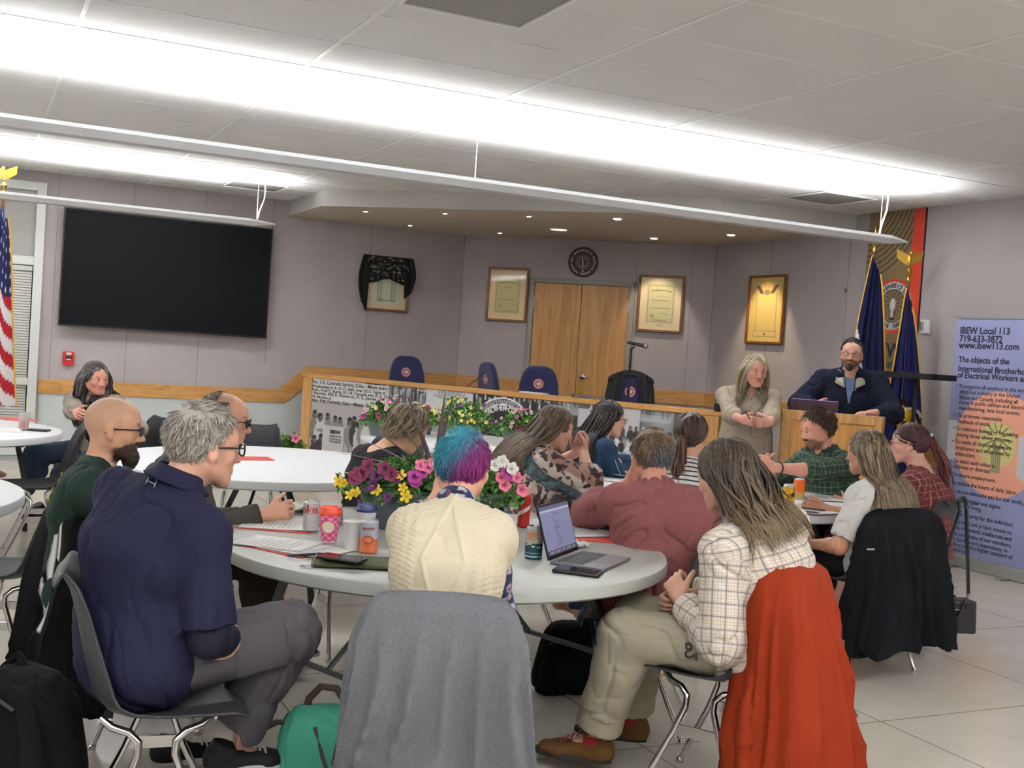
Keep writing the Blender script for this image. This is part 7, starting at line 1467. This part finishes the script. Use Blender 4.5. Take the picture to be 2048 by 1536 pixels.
def fl_rand(kinds, n, fx, fy, fz, seed, s0=1.0, front=True):
    rr = random.Random(seed); out = []
    for k in range(n):
        a = rr.uniform(-2.9, -.25) if front else rr.uniform(0, 6.28); el = rr.uniform(.05, 1.45); x, y, z = math.cos(a) * math.cos(el) * fx, math.sin(a) * math.cos(el) * fy, math.sin(el) * fz
        out.append((rr.choice(kinds), x * 1.05, y * 1.05, z, 90 - math.degrees(el) * .8 + rr.uniform(-15, 15), rr.uniform(-30, 30) + math.degrees(math.cos(a)) * .5, s0 * rr.uniform(.8, 1.15)))
    return out
tz = .743; p = pt(862, 1060, 4.72)
def FP(px, py, d=4.5):  # local coords of a flower on the big planter
    q = pt(px, py, d); a = math.radians(face(0)); dx, dy = q.x - p.x, q.y - p.y; return (math.cos(a) * dx + math.sin(a) * dy, -math.sin(a) * dx + math.cos(a) * dy, q.z - tz - .19)
fls = []
for kd, px, py, s_ in (('wine', 722, 942, 1.5), ('wine', 710, 950, 1.3), ('wine', 736, 925, 1.1), ('purple', 752, 945, 1.1), ('wine', 768, 932, 1.2), ('wine', 782, 944, 1.2), ('purple', 795, 950, 1), ('purple', 745, 965, 1), ('yellow', 678, 958, 1.3), ('yellow', 688, 962, 1), ('yellow', 753, 975, 1.3), ('yellow', 712, 980, 1.2), ('yellow', 700, 985, 1.2), ('yellow', 802, 945, 1.2), ('yellow', 806, 970, 1.1), ('yellow', 812, 988, 1.4), ('magenta', 830, 948, 1.3), ('magenta', 846, 935, 1.4), ('pink', 856, 928, 1.2), ('pink', 842, 925, 1.1), ('pink', 868, 920, 1.1), ('white', 875, 918, 1), ('magenta', 832, 960, 1), ('white', 990, 925, 1.2), ('white', 1005, 918, 1.2), ('white', 1025, 932, 1.2), ('magenta', 1015, 938, 1.1), ('magenta', 1022, 945, 1.1), ('pink', 1003, 950, 1.1), ('pink', 1010, 965, 1.2), ('pink', 1045, 975, 1.2), ('pink', 1035, 950, 1), ('purple', 775, 990, .8), ('purple', 722, 1000, .7)):
    x, y, z = FP(px, py, 4.45); fls.append((kd, x, y, z, 62 + (py % 20), (px - 860) * .12, s_))
planter('large grey planter of purple, yellow and pink flowers on the grey table', (p.x, p.y, tz), .335, .215, .18, 0, (.41, .26, .125), fls, 4800, 3, 13, .017)
for px, py, dd, rx, lab, kinds, sd, ff in ((768, 872, 8.75, .155, 'grey planter of pink and purple petunias at the left of the planter table', ['pinkring', 'pinkring', 'magenta', 'wine', 'lemon'], 5, (.20, .15, .17)), (1042, 893, 8.55, .175, 'grey planter of red and magenta flowers at the right of the planter table', ['wine', 'magenta', 'redring', 'redring', 'pinkring'], 6, (.24, .16, .17)), (925, 878, 8.9, .155, 'planter of small yellow flowers in the middle of the planter table', ['lemon', 'lemon', 'lemon', 'purple', 'yellow'], 7, (.26, .18, .22)), (840, 868, 9.0, .12, 'low green planter just right of the blond bob', ['redring', 'lemon', 'wine'], 8, (.18, .14, .13))):
    q = at(px, py, tz); w_ = pt(px, py, dd); planter(lab, (q.x, q.y, tz), rx, rx * .72, .13, 0, ff, fl_rand(kinds, 26, ff[0], ff[1], ff[2], sd, .95), 1500, sd, 0, .017)
q = pt(578, 900, 11.6); planter('small potted plant with a pink flower on the floor by the dais desk end', (q.x, q.y, 0), .14, .14, .26, 0, (.2, .2, .26), [('pink', .08, -.1, .2, 80, 0, 2)], 700, 12, 0, .028)
# ================================================================= THINGS ON THE TABLES
papm = mat('paper_white', 'e4e3e0', .8); inkl = mat('print_grey', 'a9a9ad', .8); redp = mat('folder_red', 'b7392f', .7)
def sheet(label, px, py, w, h, rot_, name='paper', m_=None, dz=0, lines=0, z=tz, tk=.0015, curl=0, cat='paper'):
    q = at(px, py, z + dz); e = MB()
    def f(u, v): x = (u - .5) * w; y = (v - .5) * h; return (x, y, curl * max(0, (u - .6)) ** 2 * 4 + curl * .5 * max(0, .3 - v))
    o = e.grid(f, 10, 10, 0).build(name, m_ or papm, None, T(q.x, q.y, z + dz) @ RZ(rot_), solid=tk, off=1); tag(o, label, cat)
    if lines:
        b = MB(); rr = random.Random(int(px))
        for k in range(lines): yy = h * .42 - k * h * .8 / lines; b.box(-w * .4, -w * .4 + w * .8 * rr.uniform(.5, 1), yy, yy + .003, tk + .0005, tk + .0012)
        b.build('printed_lines', inkl, o, smooth=False)
    return o
sheet('red folder under the printed papers beside the navy polo', 590, 1096, .25, .30, 30, 'folder', redp, .0, 0, cat='folder'); sheet('printed paper sheet beside the pen, nearest the table edge', 612, 1098, .216, .28, 38, dz=.003, lines=14)
sheet('red folder edge under the far printed papers at left', 560, 1052, .26, .30, 60, 'folder', redp, .0, cat='folder'); sheet('curled printed handout at the left of the grey table', 556, 1050, .216, .28, 66, dz=.003, lines=12, curl=.02); sheet('printed handout between the curled sheet and the pen', 556, 1086, .216, .28, 50, dz=.006, lines=10)
sheet('papers on a red folder behind the laptop', 1165, 1062, .22, .28, 0, dz=.004, lines=12); sheet('red folder under the papers behind the laptop', 1185, 1074, .30, .24, -32, 'folder', redp, 0, cat='folder'); sheet('white paper behind the teal can', 1090, 1050, .22, .26, 20, dz=.0, lines=8)
sheet('red folder lying on the large white table', 503, 917, .25, .20, 0, 'folder', redp, 0, cat='folder')
for i_, (px, py, r_) in enumerate(((1210, 950, 10), (1190, 968, -30), (1235, 960, 40), (1600, 1010, 15), (1640, 995, -20), (1560, 1000, 30), (1620, 1020, 5), (1585, 985, -10), (1330, 955, 0))): tag(sheet('', px, py, .216, .28, r_, dz=.0015 * i_, lines=9), ['handout by the patterned poncho', 'handout at the near left rim of the right-hand table', 'handout below the denim sleeve', 'handout in front of the orange cans', 'handout beside the white T-shirt', 'handout left of the yellow can', 'handout nearest the rim by the black pens', 'handout behind the yellow can', 'handout between the rose sweater and the ponytail'][i_])
for px, py, r_, l_ in ((10, 860, 0, 'handout on the far left table'), (35, 838, 30, 'red folder on the far left table')): sheet(l_, px, py, .22, .28, r_, 'folder' if 'red' in l_ else 'paper', redp if 'red' in l_ else None, 0, cat='folder' if 'red' in l_ else 'paper')
def pen(px, py, rot_, label, m_=None, dz=.006, L__=.14):
    q = at(px, py, tz + dz); tag(MB().tube([(-L__ / 2, 0, .005), (-L__ / 2 + .01, 0, .005), (L__ / 2 - .02, 0, .005), (L__ / 2, 0, .005)], [.003, .005, .005, .002], 10, 0, T(q.x, q.y, tz + dz) @ RZ(rot_)).build('pen', m_ or blk), label, 'pen')
pen(612, 1112, 10, 'dark pen lying on the paper beside the phone', mat('pen_navy', '1d2238', .4), .008); pen(1625, 1020, -45, 'black pen on the papers left of the white T-shirt', None, .02); pen(1612, 1025, -50, 'dark red pen beside the black pen on the right-hand table', mat('pen_maroon', '4a1f26', .4), .02)
canm = mat('can_alu', 'c3c4c6', .28, .9)
def can(px, py, label, paint, r=.033, h=.122, name='drink_can', txt=None, tm=None, rz=0):
    q = at(px, py, tz); e = empty(name, label, 'can', (q.x, q.y, tz), face(rz)); c = Canvas(2 * math.pi, h, .02, 'c3c4c6'); c = Canvas(1, 1, .012, 'c9cacc'); paint(c)
    f = lambda u, v: np.c_[(r * (1 - .16 * np.clip((v - .93) / .07, 0, 1) - .14 * np.clip((.04 - v) / .04, 0, 1))) * np.sin(2 * np.pi * (u - .5)), -(r * (1 - .16 * np.clip((v - .93) / .07, 0, 1) - .14 * np.clip((.04 - v) / .04, 0, 1))) * np.cos(2 * np.pi * (u - .5)), v * h]
    link('can_body', c.mesh('can_body', mat('can_print', 'c0c0c0', .3, .35, vc=True), f), e); MB().lathe([(0, h - .006), (r * .78, h - .006), (r * .82, h + .001), (r * .86, h - .001), (r * .84, h - .006)], 32).build('can_top', canm, e); MB().box(-.006, .006, -.008, .014, h - .005, h - .002).build('pull_tab', canm, e)
    if txt:
        for s, zz, sz, bd in txt:
            o = text(s, sz, tm, None, None, 'CENTER', bold=bd); me = o.data; 
            for v in me.vertices: a = v.co.x / r; z_ = v.co.y + zz; rr_ = r + .0006 + v.co.z; v.co = (rr_ * math.sin(a), -rr_ * math.cos(a), z_)
            o.parent = e
    return e
cokr = mat('coke_red', 'a02a2c', .4)
can(621, 1062, 'silver diet cola can with red lettering by the pink cup', lambda c: c.rect(.0, 1, .0, .05, 'a7a8aa'), txt=[('oke', .075, .048, .0015)], tm=cokr, rz=10)
def spin(c): c.rect(0, 1, .0, .45, 'd9764e'); c.rect(0, 1, .45, .95, 'c5cad6'); c.ell(.5, .42, .11, .13, 'c9623c'); c.ring(.5, .42, .0, .07, 'e0906a')
can(736, 1105, 'pale blue and orange sparkling water can at the front of the table', spin, txt=[('spindrift', .088, .014, .0004)], tm=cokr)
def lac(c): c.rect(0, 1, 0, .5, '1f5060'); c.rect(0, 1, .5, 1, 'b9b6b0'); c.ell(.45, .72, .09, .13, 'c9805a'); [c.ell(random.Random(k).uniform(.2, .8), random.Random(k + 9).uniform(.35, .7), .03, .03, ['d9d6cc', 'c0b090'][k % 2]) for k in range(24)]; c.rect(0, 1, .08, .11, 'cfd6d6'); c.rect(0, 1, .2, .215, 'cfd6d6')
can(1066, 1117, 'teal patterned drink can beside the laptop screen', lac)
can(1046, 1054, 'red cola can just right of the cream vest', lambda c: (c.rect(0, 1, 0, 1, 'b02a26'), c.line(.2, .3, .8, .7, .05, 'e8e0dc')), .027, .15)
can(1576, 1012, 'yellow drink can on the right-hand table', lambda c: (c.rect(0, 1, .1, .9, 'cf9a1e'), c.ell(.6, .55, .08, .10, '2a1f1a')), txt=[('O', .05, .03, .001)], tm=blk); can(1597, 998, 'orange drink can right of the yellow can', lambda c: (c.rect(0, 1, .3, .97, 'd9681e'), c.rect(0, 1, .05, .35, 'b39a5a')))
def cup(px, py, label, r0, r1, h, m_, lid=None, z=tz, paint=None, name='paper_cup', rz=0):
    q = at(px, py, z); e = empty(name, label, 'cup', (q.x, q.y, z), face(rz))
    if paint:
        c = Canvas(1, 1, .010, 'ffffff'); paint(c); f = lambda u, v: np.c_[(r0 + (r1 - r0) * v) * np.sin(2 * np.pi * (u - .5)), -(r0 + (r1 - r0) * v) * np.cos(2 * np.pi * (u - .5)), v * h]; link('cup_body', c.mesh('cup_body', mat('cup_print', 'ffffff', .5, vc=True), f), e)
    else: MB().lathe([(0, .003), (r0, 0), (r1, h), (r1 + .002, h + .002), (r1 - .002, h), (r0 - .003, .006), (0, .006)], 32).build('cup_body', m_, e)
    if lid: MB().lathe([(r1 + .002, h - .006), (r1 + .004, h + .002), (r1 - .001, h + .010), (r1 - .004, h + .022), (r1 - .010, h + .023), (r1 - .012, h + .016), (0, h + .015)], 32).build('cup_lid', lid, e)
    return e
def chk(c):
    n = 14; m = ((np.floor(c.X * n) + np.floor(c.Y * 9)) % 2) > 0; c.put(m, 'c23a72'); c.put(~m, 'e08aa8'); c.rect(0, 1, 0, .07, 'd6cfc6'); c.ell(.5, .55, .14, .24, 'c23a72'); c.ell(.5, .55, .115, .2, 'ddd6b8')
cup(657, 1084, 'pink checkered paper cup with a red lid', .028, .042, .112, papm, mat('lid_red', 'd8401f', .4), paint=chk); cup(703, 1100, 'plain white paper cup beside the sparkling water can', .026, .037, .105, papm); cup(730, 1075, 'cup with a dark blue lid behind the white cup', .030, .040, .11, papm, mat('lid_blue', '27375f', .4))
cl = mat('clear_plastic', 'dcd8d8', .1, alpha=.35); e = cup(47, 858, 'clear cup with red drink on the far left table', .03, .04, .12, cl, z=tz); MB().lathe([(0, .008), (.029, .008), (.034, .055), (0, .055)], 24).build('red_drink', mat('red_drink', 'b5564a', .2), e)
# tent card, plate, napkins
q = at(655, 1045, tz); e = MB(); tag(e.add([(-.06, -.03, 0), (.06, -.03, 0), (.06, 0, .085), (-.06, 0, .085), (-.06, .03, 0), (.06, .03, 0)], [(0, 1, 2, 3), (3, 2, 5, 4)]).build('tent_card', papm, None, T(q.x, q.y, tz) @ RZ(face(10)), solid=.002, smooth=False), 'white folded tent card behind the pink cup', 'card')
def napkin(px, py, label, r, seed, z=tz):
    q = at(px, py, z); n = 26; V = []; 
    def f(u, v): a = u * 6.2832; rad = r * v * (1 + .25 * math.sin(3 * a + seed)); return (rad * math.cos(a), rad * math.sin(a), .003 + .022 * abs(math.sin(a * 4 + v * 7 + seed)) * v)
    tag(MB().grid(f, 36, 6).build('napkin', papm, None, T(q.x, q.y, z), solid=.0015, off=1), label, 'napkin')
napkin(597, 1018, 'crumpled napkin on a plate at the far left of the grey table', .07, 1, tz + .012); q = at(597, 1018, tz); tag(MB().lathe([(0, 0), (.05, 0), (.085, .012), (.083, .013), (.05, .003), (0, .003)], 32, 0, T(q.x, q.y, tz)).build('paper_plate', papm), 'small white plate under the crumpled napkin', 'plate')
napkin(1152, 1094, 'crumpled white napkin behind the laptop screen', .05, 3); q = at(1246, 957, tz); tag(MB().lathe([(0, .02), (.05, .02), (.085, .03), (.083, .031), (.05, .023), (0, .023)], 32, 0, T(q.x, q.y, tz)).build('paper_plate', papm), 'white plate beside the tattooed forearm', 'plate'); tag(MB().sphere((0, 0, .04), (.03, .02, .014), 12, 0, T(q.x, q.y, tz)).build('pastry', mat('pastry', 'c79a3e', .7)), 'yellow pastry on the white plate', 'food')
# phone on the olive pouch
q = at(705, 1128, tz); olv = mat('pouch_olive', '3c4526', .85, bump=.2, bscale=120)
e = empty('zip_pouch', 'olive green zip pouch with a carabiner on the grey table edge', 'pouch', (q.x, q.y, tz), face(-6)); P_ = MB().grid(lambda u, v: ((u - .5) * .27, (v - .5) * .19, .004 + .012 * math.sin(u * 3.14) * math.sin(v * 3.14)), 14, 10).build('pouch_body', olv, e, solid=.008, off=1)
MB().tube([(-.14 + .022 * math.cos(a) - .01, -.095 + .012 * math.sin(a), .006) for a in np.linspace(0, 6.28, 17)[:-1]], .0025, 6, close=True).build('carabiner', steel, e); MB().tube([(-.13, -.09, .012), (-.13, .09, .012)], .003, 6).build('zip', brass, e)
q = at(683, 1122, tz + .02); e = empty('phone', 'black cased phone lying on the olive pouch', 'phone', (q.x, q.y, tz + .024), face(20)); MB().box(-.08, .08, -.04, .04, 0, .011).build('case', blk, e, bev=.005, smooth=False); MB().box(-.074, .074, -.034, .034, .011, .0118).build('screen', mat('phone_glass', '2a2a33', .04, spec=.8), e, smooth=False)
q = at(1155, 1147, tz); e = empty('phone', 'black phone lying in front of the laptop', 'phone', (q.x, q.y, tz), face(17)); MB().box(-.085, .085, -.042, .042, 0, .014).build('case', blk, e, bev=.006, smooth=False); MB().box(-.078, .078, -.036, .036, .014, .0145).build('screen', mat('phone_glass', ''), e, smooth=False)
q = at(1208, 954, tz); tag(MB().box(-.08, .08, -.04, .04, .012, .022, 0, T(q.x, q.y, tz) @ RZ(face(20))).build('phone', blk, bev=.004, smooth=False), 'black phone on the papers below the denim sleeve', 'phone')
q = at(78, 862, tz); tag(MB().box(-.07, .07, -.035, .035, 0, .014, 0, T(q.x, q.y, tz) @ RZ(face(0))).build('wallet', blk, bev=.005, smooth=False), 'black wallet on the far left table', 'wallet'); q = at(50, 861, tz); b_ = MB()
for k in range(4): b_.box(-.03 + .012 * k, -.02 + .012 * k, -.03 + .01 * k, .02 + .005 * k, 0, .003 + .001 * k)
tag(b_.tube([(.02, 0, .004), (.03, .01, .004), (.035, 0, .004), (.03, -.01, .004)], .002, 6, close=True).build('key_bunch', mat('key_metal', '4a4a4c', .3, .8), None, T(q.x, q.y, tz)), 'small bunch of keys left of the black wallet', 'keys')
# ---- laptop on the grey table
qa, qb = at(1098, 1130, tz), at(1160, 1106, tz); q = at(1172, 1120, tz); hinge = at(1129, 1117, tz); fr = at(1228, 1131, tz)
dx = Vector((qb.x - qa.x, qb.y - qa.y, 0)); ang = math.degrees(math.atan2(dx.y, dx.x)); LB = T(hinge.x, hinge.y, tz) @ RZ(ang)
e = empty('laptop', 'silver laptop open on the grey table with a document on screen', 'laptop', (hinge.x, hinge.y, tz), ang)
spg = mat('laptop_grey', '84848a', .35, .8); kbm = mat('keys_black', '1b1b1e', .5); W_, D_ = .302, .212
MB().box(-W_ / 2, W_ / 2, -D_, 0, .002, .013).build('laptop_base', spg, e, bev=.003, smooth=False)
b_ = MB(); 
for r_ in range(6):
    for c_ in range(14): x = -.135 + c_ * .0193; y = -.022 - r_ * .0175; b_.box(x, x + .0165, y - .0145, y, .0131, .0142)
kb = b_.build('keyboard', kbm, e, smooth=False); kb['kind'] = 'stuff'; MB().box(-.06, .06, -D_ + .008, -.132, .0131, .0134).build('trackpad', mat('trackpad', '77777d', .3, .6), e, smooth=False)
LT = RX(14); MB().box(-W_ / 2, W_ / 2, -.002, .004, 0, .205, 0, T(0, .004, .012) @ RX(-18)).build('laptop_lid', mat('bezel', ''), e, bev=.002, smooth=False)
c = Canvas(W_ - .014, .182, .003, '6e7390'); c.rect(0, 9, .168, .2, '4c5068'); c.rect(0, 9, .160, .164, '9a9db0'); c.rect(0, 9, 0, .018, '2e3142'); rr = random.Random(2)
for k in range(16): c.rect(.02 + k * .016, .030 + k * .016, .004, .014, rr.choice(['8a8fa8', '5a6a9a', '9a7a6a', '6a8a7a']))
for k in range(26): y = .150 - k * .005; x = .11 + rr.uniform(-.01, .02); c.rect(x, x + rr.uniform(.01, .06), y, y + .0022, '4e5270', .8)
for k in range(8): y = .14 - k * .009; c.rect(.02, .02 + rr.uniform(.02, .05), y, y + .002, '565a78', .7)
sm_ = mat('laptop_screen', '6e7390', .25, vc=True); nt = sm_.node_tree; nt.links.new(nt.nodes['Attribute'].outputs['Color'], nt.nodes['Principled BSDF'].inputs['Emission Color']); nt.nodes['Principled BSDF'].inputs['Emission Strength'].default_value = .35
link('screen', c.mesh('screen', sm_), e).matrix_local = T(0, .004, .012) @ RX(-18) @ T(-(W_ - .014) / 2, -.0026, .014) @ RX(90)
def pj(w):
    v = RW.T @ np.array([w[0], w[1], w[2] - CAMZ]); return '(%d,%d d%.2f)' % (CX + FPX * v[0] / v[2], CY + FPX * v[1] / v[2], v[2])
GR = {'table': 'round folding tables', 'person': 'people in the hall', 'planter': 'flower planters', 'can': 'drink cans on the tables', 'paper': 'papers on the tables', 'folder': 'red folders on the tables', 'cup': 'cups on the tables', 'pen': 'pens on the tables', 'phone': 'phones on the tables', 'napkin': 'crumpled napkins', 'plate': 'small white plates', 'backpack': 'bags on the floor', 'jacket': 'clothes hung on chairs', 'flag': 'flags on poles', 'laptop': 'open laptops'}
for o in bpy.data.objects:
    if o.parent is None and o.get('category') in GR and 'group' not in o: o['group'] = GR[o['category']]
# ================================================================= tidy: roots sit at the base of their things
bpy.context.view_layer.update()
for o in [o for o in bpy.data.objects if o.type == 'EMPTY' and o.parent is None and o.location.length < 1e-6 and o.children]:
    lo = [1e9] * 3; hi = [-1e9] * 3
    for c in o.children_recursive:
        if c.type != 'MESH': continue
        for b in c.bound_box:
            w_ = c.matrix_world @ Vector(b)
            for i in range(3): lo[i] = min(lo[i], w_[i]); hi[i] = max(hi[i], w_[i])
    p = Vector(((lo[0] + hi[0]) / 2, (lo[1] + hi[1]) / 2, lo[2])); ch = list(o.children); ws = [c.matrix_world.copy() for c in ch]
    o.location = p; bpy.context.view_layer.update()
    for c, w_ in zip(ch, ws): c.matrix_parent_inverse = Matrix.Identity(4); c.matrix_basis = o.matrix_world.inverted() @ w_
